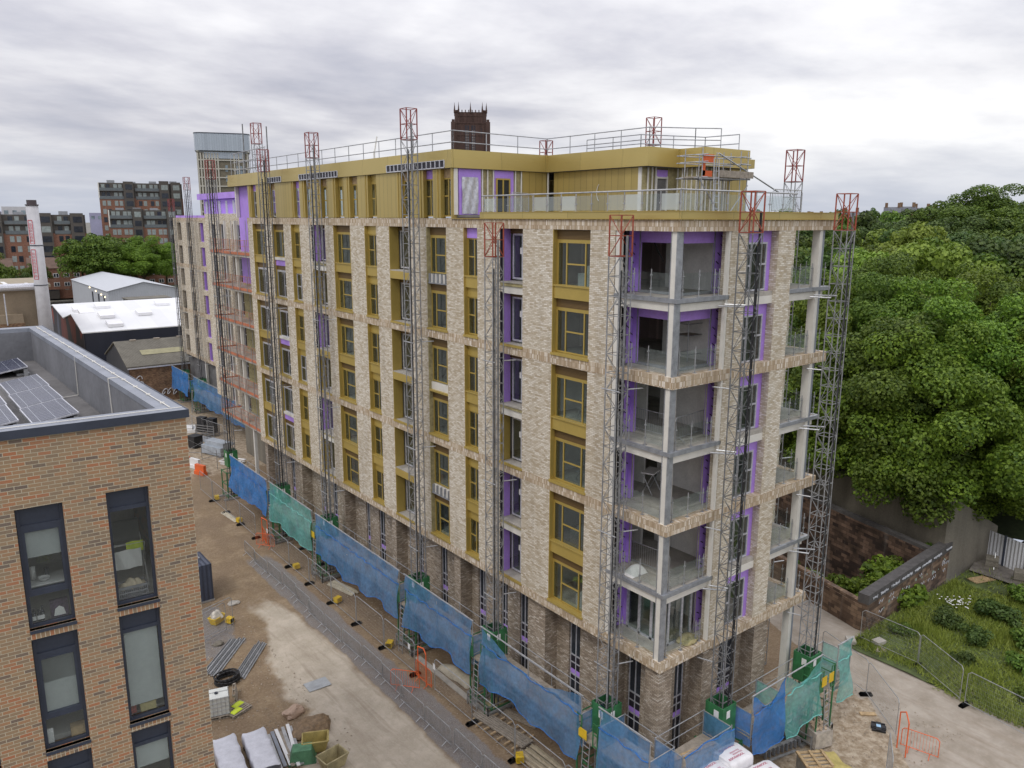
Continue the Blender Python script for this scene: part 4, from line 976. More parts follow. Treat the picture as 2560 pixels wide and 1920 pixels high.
orange(-3.4, 13.6, R(40), 'short orange barrier angled across the near gap'); orange(-2.7, 37.2, R(-10), 'orange barrier at the far gap of the fence'); orange(-2.4, 36.4, R(35), 'second orange barrier angled at the far gap')
orange(12.45, -4.5, R(196), 'orange barrier standing at the edge of the lane'); 
m = MB().path([(-2.9, 13.9, 0), (-2.9, 13.9, 1.9), (-2.85, 14.2, 2.1), (-2.8, 14.8, 1.9), (-2.8, 14.8, 0)], .03).path([(-2.3, 36.8, 0), (-2.3, 36.8, 2), (-2.4, 37.6, 2), (-2.4, 37.6, 0)], .03)
solid('gate_frame', MB().path([(-2.9, 13.7, 0), (-2.9, 13.7, 1.9), (-2.85, 14.0, 2.1), (-2.8, 14.7, 1.9), (-2.8, 14.7, 0)], .032), mt['orangeplas'], 'tall orange tube hoop at the near fence gap', 'gate')
solid('gate_frame', MB().path([(-2.5, 37.4, 0), (-2.5, 37.4, 2), (-2.6, 38.3, 2), (-2.6, 38.3, 0)], .032), mt['orangeplas'], 'tall orange tube hoop at the far fence gap', 'gate')
solid('gate_frame', MB().path([(12.3, -4.4, 0), (12.3, -4.4, 1.9), (12.2, -4.7, 2.1), (11.9, -5.0, 1.8), (11.9, -5.0, 0)], .032), mt['orangeplas'], 'orange tube hoop beside the lane', 'gate')
def yb():
    m = MB(); 
    for i in range(3): m.box(-.22 + i * .15, -.09 + i * .15, -.18, .18, .1, .42)
    m.box(-.22, .22, -.15, .15, .14, .38); return m
ym = yb().mesh('fence_weight', mt['yellow'])
for i, ((x, y), l) in enumerate([((-2.55, 31.9), 'at the turquoise net'), ((-2.45, 25.4), 'beside the pale stacked boards'), ((-2.5, 18.4), 'beyond the orange gate'), ((-2.7, 5.85), 'at the bottom edge'), ((-2.4, 49.9), 'farthest up the strip'), ((-2.7, 43.3), 'by the far planks'), ((-9.0, 27.0), 'beside the tub of sacks'), ((-11.9, 24.6), 'half hidden by the brick corner')]):
    o = part('fence_weight', ym, None, loc=(x, y, 0), rz=R(20 * i)); label(o, 'yellow ribbed fence weight ' + l, 'fence weight', 'yellow plastic fence weights')
nm_ = MB().box(-.004, .004, -.11, .11, -.16, .16).mesh('paper_notice', mt['white'])
for x, y, z, l in [(-2.83, 15.6, 1.5, 'at the near side of the orange gate'), (-2.83, 13.0, 1.5, 'on the panel before the orange gate'), (-2.83, 36.6, 1.5, 'by the far orange hoop')]:
    o = part('paper_notice', nm_, None, loc=(x, y, z)); label(o, 'white paper notice tied to the mesh fence ' + l, 'notice', 'paper notices on the mesh fence')
# ------------------------------------------------------------------ near brick flats on the left
LBo = (-18.8, -3.7); LBr = R(180) - math.atan2(.22, 3.06)          # local +x runs along the front away from the corner
T = thing('brick_flats', 'red brick flats in the left foreground with dark grey windows and a parapet roof', 'apartment building', (LBo[0], LBo[1], 0), LBr)
# local frame: x along the front, y negative = into the building (north)
def LY(v): return -v
wl = []   # (s0, s1, ztop, zbot)
zt = 19.70
for k in range(8):
    a = zt - 2.55 * k - (.0 if k == 0 else 0)
    wl.append((.79, 1.54, a, a - 2.37)); 
    wl.append((2.26, 3.02, a - .04, a - 2.41))
    wl.append((3.74, 4.5, a - .06, a - 2.43)); wl.append((5.2, 5.95, a, a - 2.37))
FL = 6.6
m = MB(); cols = [(.79, 1.54, 0), (2.26, 3.02, .04), (3.74, 4.5, .06), (5.2, 5.95, 0)]
s = 0
for a, b, o_ in cols + [(FL, FL, 0)]:
    m.box(s, a, 0, -.34, 0, 20.985); s = b
for a, b, o_ in cols:
    top = 20.985
    for k in range(8):
        w1 = zt - o_ - 2.55 * k; w0 = w1 - 2.37
        m.box(a, b, 0, -.34, w1, top); top = w0
        m_ = None
    m.box(a, b, 0, -.34, 0, top) if top > 0 else None
part('brick_front_wall', m, mt['red'], T)
ms = MB()
for a, b, o_ in cols:
    for k in range(8):
        w0 = zt - o_ - 2.55 * k - 2.37
        if w0 > .2: ms.box(a, b, .004, -.1, w0 - .18, w0)
part('soldier_brick_sill', ms, mt['redsold'], T)
m = MB(); m.box(0, .34, -.34, -15.3, 0, 20.985).box(0, FL, -15.3, -15.64, 0, 20.985).box(FL, FL + .3, 0, -15.64, 0, 20.985)
part('brick_side_wall', m, mt['red'], T)
m = MB(); m.box(-.03, FL, .035, -.44, 20.99, 21.12); m.box(-.03, .42, -.44, -15.7, 20.99, 21.118); m.box(.42, FL, -15.25, -15.7, 20.99, 21.118)
part('parapet_coping', m, mt['coping'], T)
part('coping_drip_edge', MB().box(-.05, FL, .05, .034, 20.97, 21.13).box(-.05, -.031, .034, -15.7, 20.97, 21.13), mt['slate'], T)
m = MB(); m.box(.34, .40, -.40, -15.2, 19.9, 20.988).box(.4, FL, -.34, -.40, 19.9, 20.988).box(.4, FL, -15.2, -15.3, 19.9, 20.988)
part('parapet_lining', m, mt['gray'], T)
part('roof_deck', MB().box(.4, FL, -.4, -15.2, 19.8, 20.0), mt['graydeck'], T)
m = MB()
pts = [(.2, -.3 - i * .5, 21.135 + .004 * math.sin(i * 2)) for i in range(31)]; m.path(pts, .011, 5).path([(i * .5, -.2, 21.135) for i in range(13)], .008, 5)
for i in range(1, 31, 2): m.box(.16, .24, -.3 - i * .5 - .02, -.3 - i * .5 + .02, 21.12, 21.15)
m.path([(.2, -4.2, 21.13), (.44, -4.2, 21.12), (.42, -4.2, 20.02), (.9, -3.6, 20.02), (1.5, -3.5, 20.02)], .011, 5).path([(.42, -8, 21.1), (.42, -8.05, 20.05), (1.2, -7.9, 20.02)], .009, 5)
part('lightning_tape', m, mt['steelw'], T)
def flats_window(w_=.75, h_=2.37, lower=True):
    m = MB(); f = .055
    m.box(0, w_, -.12, -.2, 0, f).box(0, w_, -.12, -.2, h_ - f, h_).box(0, f, -.12, -.2, f, h_ - f).box(w_ - f, w_, -.12, -.2, f, h_ - f).box(f, w_ - f, -.118, -.2, h_ - .44, h_ - .36)
    if lower: m.box(f, w_ - f, -.116, -.2, .62, .74).box(f, f + .05, -.115, -.2, .74, h_ - .44).box(w_ - f - .05, w_ - f, -.115, -.2, .74, h_ - .44).box(f, w_ - f, -.1155, -.2, h_ - .50, h_ - .44).box(.2, .55, -.10, -.118, h_ - .49, h_ - .475)
    m.box(-.01, w_ + .01, .03, -.12, -.06, -.003)
    o = part('window', m, mt['slate']); part('opaque_top_panel', MB().box(f, w_ - f, -.15, -.19, h_ - .36, h_ - f), mt['slate'], o)
    part('glass_pane', MB().box(f, w_ - f, -.16, -.168, f, h_ - .44), mt['roomglass'], o); return o
wa = None; idx = 0
blinds = {(0, 1): .55, (0, 0): 0, (1, 0): 1.62, (1, 1): 1.25, (2, 0): .5, (2, 1): .3}
mt['blind'] = plain('grey_roller_blind', (.40, .43, .43), rough=.8, var=.06)
for ci, (a, b, o_) in enumerate(cols):
    for k in range(7):
        z1 = zt - o_ - 2.55 * k; z0 = z1 - 2.37
        lower = ci % 2 == 1
        key = ('fl', lower)
        if key not in WC: WC[key] = flats_window(lower=lower); o = WC[key]; o.parent = T; o.location = (a, 0, z0)
        else: o = dup(WC[key], (a, 0, z0), parent=T)
        bl = blinds.get((k, ci), .5 + .4 * ((k * 3 + ci) % 4))
        if bl: part('roller_blind', MB().box(.07, .68, -.185, -.19, 1.9 - bl, 1.92), mt['blind'], o)
m = MB()
for k in range(9): m.box(.34, FL, -.5, -3.2, zt - 2.38 - 2.55 * k - .28, zt - 2.38 - 2.55 * k - .02) if zt - 2.66 - 2.55 * k > 0 else None
m.box(.4, FL, -3.2, -3.3, 0, 19.7).box(1.85, 1.95, -.36, -3.2, 0, 19.7).box(3.35, 3.42, -.36, -3.2, 0, 19.7)
part('room_walls', m, mt['plaster'], T)
# things seen inside the windows
def LP(s, d, z): v = Matrix.Rotation(LBr, 3, 'Z') @ Vector((s, -d, 0)); return (LBo[0] + v.x, LBo[1] + v.y, z)
def inside(name, mb, mat, lab, cat, s, d, z, rz=0, **k): return solid(name, mb, mat, lab, cat, loc=LP(s, d, z), rz=LBr + rz, **k)
z1 = 19.66 - 2.37; fl1 = z1 + .0
inside('window_shelf', MB().box(-.35, .35, -.25, .25, -.03, 0), mt['white'], 'white shelf inside the upper left window of the brick flats', 'shelf', 2.64, .55, z1 + .75)
def bowl(r=.11, h=.06):
    m = MB(); n = 14
    pr = [(r * .4, 0), (r * .8, h * .4), (r, h), (r * .9, h), (r * .7, h * .5), (0.001, h * .2)]
    for (ra, za), (rb, zb_) in zip(pr, pr[1:]):
        vs = [(ra * math.cos(2 * math.pi * i / n), ra * math.sin(2 * math.pi * i / n), za) for i in range(n)] + [(rb * math.cos(2 * math.pi * i / n), rb * math.sin(2 * math.pi * i / n), zb_) for i in range(n)]
        m.add(vs, [(i, (i + 1) % n, n + (i + 1) % n, n + i) for i in range(n)])
    return m
inside('bowl', bowl(), mt['white'], 'white bowl on the shelf in the upper left window', 'bowl', 2.68, .45, z1 + .76, smooth=True)
inside('paper_roll', MB().tube((0, 0, 0), (0, 0, .26), .05, 14), mt['white'], 'white paper roll standing in the upper left window', 'paper roll', 2.85, .6, z1 + .76, smooth=True)
vs_ = thing('vase_of_flowers', 'vase with pale flowers in the upper left window', 'flowers', LP(2.62, .6, z1 + .76)); part('vase', MB().tube((0, 0, 0), (0, 0, .18), .035, 10, .05), mt['darkglass'], vs_)
m = MB(); rr = random.Random(2)
for i in range(260): a, r_ = rr.random() * 6.28, rr.random() * .16; z = .3 + rr.random() * .16; x, y = r_ * math.cos(a), r_ * math.sin(a); m.quad((x, y, z), (x + .02, y, z + .01), (x + .02, y + .02, z), (x, y + .02, z + .01))
part('blossom', m, plain('pale_flowers', (.45, .50, .22), var=.2), vs_)
def bottle(h=.26, r=.035):
    m = MB(); m.tube((0, 0, 0), (0, 0, h * .6), r, 10).tube((0, 0, h * .6), (0, 0, h * .75), r, 10, r * .4).tube((0, 0, h * .75), (0, 0, h), r * .4, 8); return m
for i, (s_, h_, w_) in enumerate([(2.92, .26, 'outer'), (2.84, .22, 'middle'), (2.78, .28, 'inner')]):
    o = inside('bottle', bottle(h_), mt['darkglass'], f'{w_} dark bottle on the ledge of the upper left window', 'bottle', s_, .26, z1 + .06, smooth=True, group='bottles on the window ledge'); part('bottle_label', MB().box(-.03, .03, .034, .037, .03, .11), mt['white'], o)
o = inside('gift_bag', MB().box(-.15, .15, -.05, .05, 0, .34), plain('speckled_card', (.06, .035, .07), var=.6, nscale=30), 'dark speckled gift bag on the ledge of the upper left window', 'gift bag', 2.5, .27, z1 + .06)
part('white_motif', MB().poly([(-.10, .052, .03), (.10, .052, .03), (.07, .052, .17), (0, .052, .22), (-.07, .052, .17)]), mt['white'], o)
basket = thing('laundry_basket', 'grey laundry basket heaped with pale clothes in the upper right window', 'laundry basket', LP(1.2, .42, z1 + .08), LBr)
m = MB(); W2, H2 = .26, .24
for i in range(15):
    x = -W2 + i * W2 * 2 / 14; m.box(x - .008, x + .008, .145, .155, 0, H2)
m.box(-W2, W2, -.15, .15, 0, .02).box(-W2, W2, .14, .16, H2 - .05, H2).box(-W2, W2, -.16, -.14, 0, H2).box(-W2 - .01, -W2 + .01, -.15, .15, 0, H2).box(W2 - .01, W2 + .01, -.15, .15, 0, H2).box(-W2, W2, .141, .159, .09, .12)
part('slatted_tub', m, plain('grey_plastic', (.25, .25, .27)), basket)
part('clothes', MB().grid(lambda u, v: (-.25 + .5 * u, -.13 + .27 * v, .18 + .16 * math.sin(math.pi * u) * math.sin(math.pi * v) + .03 * math.sin(19 * u + 7 * v)), 16, 12), plain('beige_cloth', (.50, .42, .30), var=.2), basket, smooth=True)
m = MB()
for i in range(7): m.tube((-.33, -.1 - i * .09, .95 - .03 * i), (.33, -.1 - i * .09, .95 - .03 * i), .005, 5)
m.tube((-.33, 0, 0), (-.33, -.7, .95), .009, 5).tube((.33, 0, 0), (.33, -.7, .95), .009, 5).tube((-.33, -.7, 0), (-.33, -.1, .95), .009, 5).tube((.33, -.7, 0), (.33, -.1, .95), .009, 5)
inside('clothes_airer', m, mt['white'], 'folding white clothes airer in the upper right window', 'clothes airer', 1.2, .55, z1 + .1)
inside('hi_vis_vest', MB().grid(lambda u, v: (-.16 + .32 * u, .02 * math.sin(8 * u), -.22 * v), 8, 8), mt['lime'], 'bright yellow green vest hanging on the airer in the upper right window', 'vest', 1.05, .7, z1 + 1.08)
inside('white_cloth', MB().grid(lambda u, v: (-.25 + .5 * u, .02 * math.sin(9 * u + 3 * v), -.4 * v), 12, 8), mt['white'], 'white sheet hanging on the airer in the upper right window', 'cloth', 1.2, .62, z1 + .95)
sf = thing('sofa', 'grey sofa in the room behind the upper right window', 'sofa', LP(1.2, 2.3, z1), LBr); part('seat', MB().box(-.5, .5, -.3, .35, .1, .42), mt['blind'], sf); part('backrest', MB().box(-.5, .5, -.45, -.3, .1, .85), mt['blind'], sf)
z3 = 17.13 - 2.41
inside('cardboard_box', MB().box(-.14, .14, -.1, .1, 0, .2).box(-.15, -.12, -.1, .1, .2, .26), mt['wood'], 'open cardboard box on the ledge of the lower left window', 'box', 2.42, .3, z3 + .06)
inside('milk_carton', MB().box(-.05, .05, -.05, .05, 0, .24).add([(-.05, -.05, .24), (.05, -.05, .24), (.05, .05, .24), (-.05, .05, .24), (-.05, 0, .29), (.05, 0, .29)], [(0, 1, 5, 4), (2, 3, 4, 5), (0, 4, 3), (1, 2, 5)]), mt['white'], 'blue and white carton on the ledge of the lower left window', 'carton', 2.9, .27, z3 + .06)
z4 = 17.17 - 2.37
inside('storage_box', MB().box(-.15, .15, -.1, .1, 0, .16).box(-.16, .16, -.11, .11, .16, .18), plain('woven_straw', (.40, .34, .16), var=.2, nscale=20), 'straw coloured box on the ledge of the lower right window', 'box', 1.15, .3, z4 + .06)
inside('snack_packet', MB().box(-.05, .05, -.03, .03, 0, .2), plain('red_blue_card', (.30, .06, .05), var=.5, nscale=12), 'red and blue packet beside the straw coloured box', 'packet', 1.42, .27, z4 + .06)
inside('table_lamp_shade', MB().tube((0, 0, 0), (0, 0, .16), .14, 16, .07), mt['blind'], 'pale lamp shade hanging in the upper left window', 'lamp shade', 2.8, .9, z1 + 1.45, smooth=True)
# solar panels
def solar():
    t = thing('solar_panel', '', 'solar panel'); th = R(9)
    W_, D_ = .96, 1.95
    def p(x, y, z=0): return (x, y * math.cos(0), .12 + (W_ / 2 + x) * math.tan(th) + z)
    m = MB(); m.add([p(-W_ / 2, -D_ / 2), p(W_ / 2, -D_ / 2), p(W_ / 2, D_ / 2), p(-W_ / 2, D_ / 2), p(-W_ / 2, -D_ / 2, .035), p(W_ / 2, -D_ / 2, .035), p(W_ / 2, D_ / 2, .035), p(-W_ / 2, D_ / 2, .035)], [(0, 3, 2, 1), (4, 5, 6, 7), (0, 1, 5, 4), (1, 2, 6, 5), (2, 3, 7, 6), (3, 0, 4, 7)])
    part('aluminium_frame', m, mt['tape'], t); i = .025
    m = MB().quad(p(-W_ / 2 + i, -D_ / 2 + i, .039), p(W_ / 2 - i, -D_ / 2 + i, .039), p(W_ / 2 - i, D_ / 2 - i, .039), p(-W_ / 2 + i, D_ / 2 - i, .039)); part('cells', m, SOL, t)
    m = MB(); m.box(W_ / 2 - .12, W_ / 2 - .02, -D_ / 2, D_ / 2, 0, .22).box(-W_ / 2, -W_ / 2 + .1, -D_ / 2, D_ / 2, 0, .1)
    for y in (-.7, 0, .7): m.box(W_ / 2 - .3, W_ / 2 + .06, y - .1, y + .1, 0, .07)
    part('mounting_rail', m, mt['galv'], t); return t
SOL, st_, bs_ = newmat('solar_cells'); uvn = _n(st_, 'ShaderNodeUVMap'); bk = _n(st_, 'ShaderNodeTexBrick'); bk.offset = 0
for k_, v_ in (('Scale', 1), ('Mortar Size', .004), ('Brick Width', .31), ('Row Height', .157), ('Mortar Smooth', .1)): bk.inputs[k_].default_value = v_
bk.inputs['Color1'].default_value = (.022, .027, .055, 1); bk.inputs['Color2'].default_value = (.035, .04, .075, 1); bk.inputs['Mortar'].default_value = (.42, .45, .5, 1)
st_.links.new(uvn.outputs[0], bk.inputs['Vector']); st_.links.new(bk.outputs['Color'], bs_.inputs['Base Color']); bs_.inputs['Roughness'].default_value = .2; bs_.inputs['Specular IOR Level'].default_value = .3
sp0 = solar(); n_ = 0
for (x, y, l) in [(-20.43, 2.0, 'nearest solar panel of the middle row'), (-20.45, 4.0, 'middle solar panel of the row beside the parapet'), (-20.47, 6.0, 'farthest solar panel of the three in the row beside the parapet'), (-21.65, 2.0, 'solar panel cut by the left edge, nearest the front'), (-21.67, 4.0, 'second solar panel cut by the left edge'), (-20.55, 9.5, 'separate solar panel near the back parapet')]:
    if n_ == 0: o = sp0; o.location = (x, y, 20.0); o.rotation_euler[2] = R(1.5)
    else: o = dup(sp0, (x, y, 20.0), R(1.5))
    n_ += 1; o['label'] = l; o['category'] = 'solar panel'; o['group'] = 'solar panels on the flat roof'

# ------------------------------------------------------------------ site clutter, near yard
def local(name, lab, cat, x, y, rz=0, z=0, group=None): return thing(name, lab, cat, (x, y, z), R(rz), group)
pal = MB()
for i in range(7): pal.box(-.6, .6, -.5 + i * .153, -.5 + i * .153 + .09, .12, .145)
for y in (-.45, 0, .45):
    for x in (-.55, 0, .55): pal.box(x - .05, x + .05, y - .05, y + .05, .02, .10)
    pal.box(-.6, .6, y - .05, y + .05, .0, .02)
for x in (-.55, 0, .55): pal.box(x - .05, x + .05, -.5, .5, .10, .12)
palme = pal.mesh('pallet', mt['greywood'])
def pallet(x, y, rz, lab, z=0, tilt=None):
    o = part('pallet', palme, None, loc=(x, y, z), rz=R(rz)); label(o, lab, 'pallet', 'timber pallets around the site')
    if tilt: o.rotation_euler = tilt
    return o
pallet(-12.55, 18.1, -15, 'pallet under the white liquid container')
I = local('liquid_container', 'white plastic liquid tank in a steel cage beside the brick flats', 'water tank', -12.6, 18.2, -15, .147)
m = MB(); m.box(-.56, .56, -.46, .46, .0, .98); part('plastic_tank', m, plain('milky_plastic', (.66, .68, .64), rough=.4, var=.08), I)
part('lid', MB().tube((0, 0, .98), (0, 0, 1.04), .09, 14), mt['navy'], I)
m = MB()
for z in (.05, .28, .5, .72, .95): m.path([(-.59, -.49, z), (.59, -.49, z), (.59, .49, z), (-.59, .49, z), (-.59, -.49, z)], .012, 5)
for i in range(7):
    x = -.59 + i * .197; m.tube((x, -.49, .02), (x, -.49, 1.0), .011, 5).tube((x, .49, .02), (x, .49, 1.0), .011, 5)
for i in range(6): y = -.49 + i * .196; m.tube((-.59, y, .02), (-.59, y, 1.0), .011, 5).tube((.59, y, .02), (.59, y, 1.0), .011, 5)
m.tube((-.59, .1, 1.0), (.59, .1, 1.0), .012, 5); part('steel_cage', m, mt['galv'], I)
for i, (x, y) in enumerate([(-11.85, 17.6), (-11.6, 18.1)]): solid('sack', MB().grid(lambda u, v: (-.3 + .6 * u, -.17 + .34 * v, .09 * (math.sin(math.pi * u) * math.sin(math.pi * v)) ** .4), 10, 8), mt['lime'], ('nearer' if i == 0 else 'farther') + ' bright yellow sack lying beside the liquid tank', 'sack', (x, y, .16), R(25), 'yellow sacks', smooth=True)
pallet(-11.75, 17.85, 20, 'pallet carrying the two bright yellow sacks')
pallet(-11.45, 19.0, 0, 'pallet leaning upright behind the liquid tank', 0, (R(80), 0, R(70)))
hc = MB()
for i in range(7):
    r_ = .52 - .03 * (i % 3); cx, cy_ = -11.25 + .04 * math.sin(i * 2), 20.75 + .05 * math.cos(i * 3); z = .06 + .055 * i
    hc.path([(cx + r_ * math.cos(q * .35) * (1.25), cy_ + r_ * math.sin(q * .35), z + .02 * math.sin(q + i)) for q in range(19)], .045, 6)
solid('coiled_hose', hc, mt['black'], 'thick black coiled hose beside the steel sections', 'hose', smooth=True)
a0 = Vector((-11.3, 21.0, 0)); 
def bundle(name, n, a, b, spread, sz, lab, cat, mat, grp, z=0):
    t = thing(name, lab, cat, (a[0], a[1], z)); A_, B_ = Vector((*a, 0)), Vector((*b, 0)); d = (B_ - A_).normalized(); u = Vector((-d.y, d.x, 0)); r2 = random.Random(n)
    for i in range(n):
        o_ = (i - n / 2) * spread / n; e1, e2 = r2.uniform(-.12, .12), r2.uniform(-.25, .25); zz = sz * (.5 + (i % 2) * .9)
        p, q = A_ + u * (o_ + r2.uniform(-.02, .02)) + d * e1 - A_, B_ + u * (o_ * .9) + d * e2 - A_
        m = MB(); w_ = spread / n * .8; m.beam((p.x, p.y, zz), (q.x, q.y, zz), w_, .03).beam((p.x + u.x * w_ * .45, p.y + u.y * w_ * .45, zz + .05), (q.x + u.x * w_ * .45, q.y + u.y * w_ * .45, zz + .05), .02, .1)
        part('steel_section' if grp != 'p' else 'plank', m, mat, t)
    return t
bundle('steel_sections', 6, (-11.9, 21.9), (-9.3, 24.8), .9, .06, 'bundle of grey steel angles behind the hose coil', 'steel sections', mt['galv'], 's')
bundle('steel_sections', 5, (-10.75, 20.6), (-8.45, 23.4), .7, .06, 'nearer bundle of grey steel angles pointing at the road', 'steel sections', mt['galv'], 's')
solid('steel_plate', MB().add([(-8.1, 17.95, .012), (-6.85, 17.88, .03), (-6.88, 17.0, .012), (-8.13, 17.05, .012), (-8.1, 17.95, .03), (-6.85, 17.88, .048), (-6.88, 17.0, .03), (-8.13, 17.05, .03)], [(0, 3, 2, 1), (4, 5, 6, 7), (0, 1, 5, 4), (1, 2, 6, 5), (2, 3, 7, 6), (3, 0, 4, 7)]), plain('dull_grey_sheet', (.36, .38, .39), rough=.5, var=.15, nscale=2), 'thin grey sheet lying alone on the pale road', 'sheet')
def rock(x, y, sx, sy, sz, rz, mat, lab, seed=0, name='rock', cat='rock'):
    def f(u, v):
        th, ph = u * 2 * math.pi, v * math.pi; p = Vector((math.cos(th) * math.sin(ph), math.sin(th) * math.sin(ph), math.cos(ph)))
        k = 1 + .35 * mnoise.noise(p * 1.4 + Vector((seed, 0, 0))) + .1 * mnoise.noise(p * 5)
        return (p.x * sx * k, p.y * sy * k, max(-.02, p.z * sz * k + sz * .5))
    return solid(name, MB().grid(f, 20, 12), mat, lab, cat, (x, y, 0), R(rz), smooth=False)
rock(-9.55, 15.75, .6, .36, .28, 15, plain('pink_sandstone', (.42, .30, .22), var=.15, bump=.3), 'pinkish boulder at the edge of the pale road', 3)
rock(-9.3, 14.1, .95, .75, .28, 0, plain('spoil_earth', (.21, .14, .075), var=.35, nscale=6, bump=.6), 'small heap of brown spoil beside the green tub', 5, 'spoil_heap', 'spoil heap')
rock(-10.4, 24.9, .3, .2, .15, 0, mt['concd'], 'grey lump of rubble near the steel angles', 8)
rock(-7.9, 29.5, .4, .3, .1, 0, mt['conc'], 'flat stone on the mud track', 9)
def tub(x, y, rz, mat, lab, L=1.2, W_=.85, H_=.62, tilt=0, z=0):
    t = thing('site_tub', lab, 'tub', (x, y, z), R(rz)); t.rotation_euler = (R(tilt), 0, R(rz))
    m = MB(); a, b = L / 2, W_ / 2; k = .72
    o = [(-a, -b), (a, -b), (a, b), (-a, b)]
    vo = [(p * k, q * k, 0) for p, q in o] + [(p, q, H_) for p, q in o] + [(p * .94, q * .92, H_) for p, q in o] + [(p * k * .94, q * k * .94, .04) for p, q in o]
    fs = [(0, 3, 2, 1)] + [(i, (i + 1) % 4, 4 + (i + 1) % 4, 4 + i) for i in range(4)] + [(4 + i, 4 + (i + 1) % 4, 8 + (i + 1) % 4, 8 + i) for i in range(4)] + [(8 + i, 8 + (i + 1) % 4, 12 + (i + 1) % 4, 12 + i) for i in range(4)] + [(12, 13, 14, 15)]
    m.add(vo, fs); part('tub_body', m, mat, t)
    part('rolled_rim', MB().path([(-a, -b, H_), (a, -b, H_), (a, b, H_), (-a, b, H_), (-a, -b, H_)], .035, 6), mat, t); return t
tub(-10.6, 12.25, -25, plain('green_dirty_plastic', (.075, .20, .105), rough=.6, var=.3, nscale=3), 'overturned mossy green tub beside the metal trims', tilt=180, z=.62)
tub(-9.8, 12.55, -25, plain('yellow_dirty_plastic', (.42, .34, .12), rough=.6, var=.25, nscale=3), 'yellow tub filled with dry residue behind the green one')
tub(-9.7, 10.9, 8, plain('mud_plastic', (.36, .31, .17), rough=.7, var=.3, nscale=3), 'long mud stained tub near the bottom edge')
t5 = tub(-9.6, 27.6, 30, mt['yellow'], 'small yellow tub holding a white sack by the mesh panel', .9, .6, .45); 
solid('sack', MB().grid(lambda u, v: (-.35 + .7 * u, -.3 + .6 * v, .45 * (math.sin(math.pi * u) * math.sin(math.pi * v)) ** .6 + .05 * math.sin(14 * u + 9 * v)), 14, 12), plain('white_beige_sack', (.58, .54, .46), var=.35, nscale=4), 'crumpled white and beige sack on top of the small yellow tub', 'sack', (-9.6, 27.6, .4), smooth=True)
pw_ = plain('white_shrink_wrap', (.60, .61, .66), rough=.35, var=.12, nscale=2.5)
def wrapped(x, y, L, W_, rz, lab, H_=.62):
    t = thing('wrapped_pack', lab, 'wrapped pack', (x, y, 0), R(rz), 'white wrapped packs by the brick flats')
    def f(u, v):
        th = 2 * math.pi * v; c_, s_ = math.cos(th), math.sin(th); sq = lambda q: math.copysign(abs(q) ** .35, q)
        return (sq(c_) * W_ / 2 * (1 + .03 * math.sin(u * 21)), -L / 2 + L * u + .06 * math.sin(5 * th + u * 9), .12 + H_ / 2 + sq(s_) * H_ / 2 + .018 * math.sin(u * 30 + th * 3))
    part('wrapping', MB().grid(f, 30, 28), pw_, t, smooth=True); m = MB()
    for q in (-.35, .1, .38): m.box(-W_ / 2 - .02, W_ / 2 + .02, L * q - .015, L * q + .015, .1, .14 + H_)
    m.box(-W_ * .47, W_ * .47, -L / 2 + .06, L / 2 - .06, .0, .12)
    part('skid_boards', MB().box(-W_ / 2, W_ / 2, -L / 2 + .1, -L / 2 + .2, 0, .12).box(-W_ / 2, W_ / 2, L / 2 - .2, L / 2 - .1, 0, .12), mt['greywood'], t); return t
wrapped(-13.5, 13.6, 3.0, 1.12, -8, 'left white wrapped pack, half behind the brick corner'); wrapped(-12.2, 13.2, 3.0, 1.12, -8, 'right white wrapped pack beside the metal trims')
t = thing('metal_trims', 'loose grey and white metal trims lying between wrapped pack and green tub', 'metal trims', (-11.2, 13.4, 0))
tr_ = random.Random(5)
for i, (x0, x1, mm) in enumerate([(-11.25, -11.72, 'galv'), (-11.05, -11.5, 'coping'), (-10.85, -11.25, 'white'), (-10.7, -11.2, 'greywood'), (-10.5, -11.05, 'galv'), (-10.25, -11.0, 'white'), (-10.15, -10.8, 'galv')]):
    part('trim', MB().beam((x0 + 11.2, 1.4 + tr_.uniform(-.1, .1), .1 + .05 * (i % 3)), (x1 + 11.2, -1.5 + tr_.uniform(-.2, .2), .1 + .04 * (i % 2)), .16, .05), mt[mm], t)
solid('dark_sheets', MB().add([(-10.6, 10.6, .02), (-9.6, 10.3, .05), (-10.0, 9.2, .02), (-11.2, 9.4, .04), (-10.6, 10.6, .06), (-9.6, 10.3, .09), (-10.0, 9.2, .06), (-11.2, 9.4, .08)], [(0, 3, 2, 1), (4, 5, 6, 7), (0, 1, 5, 4), (1, 2, 6, 5), (2, 3, 7, 6), (3, 0, 4, 7)]), mt['black'], 'dark sheets on the ground at the bottom edge beside the tubs', 'sheets')
CT = thing('site_container', 'dark slate steel container partly hidden behind the brick flats', 'container', (-11.5, 34, 0))
m = MB(); m.box(-14.5, -8.77, 30.75, 33.2, .12, 2.6); part('corrugated_shell', m, corrug('container_steel', (.045, .055, .085), .28, rough=.5, axis=0), CT, world=True)
part('base_rail', MB().box(-14.5, -8.74, 30.7, 33.25, 0, .12), mt['galv'], CT, world=True); part('roof_clutter', MB().path([(-10.5, 31.5, 2.65), (-9.2, 31.8, 2.75), (-9.3, 32.8, 2.65), (-10.6, 32.6, 2.8)], .04), mt['galv'], CT, world=True)
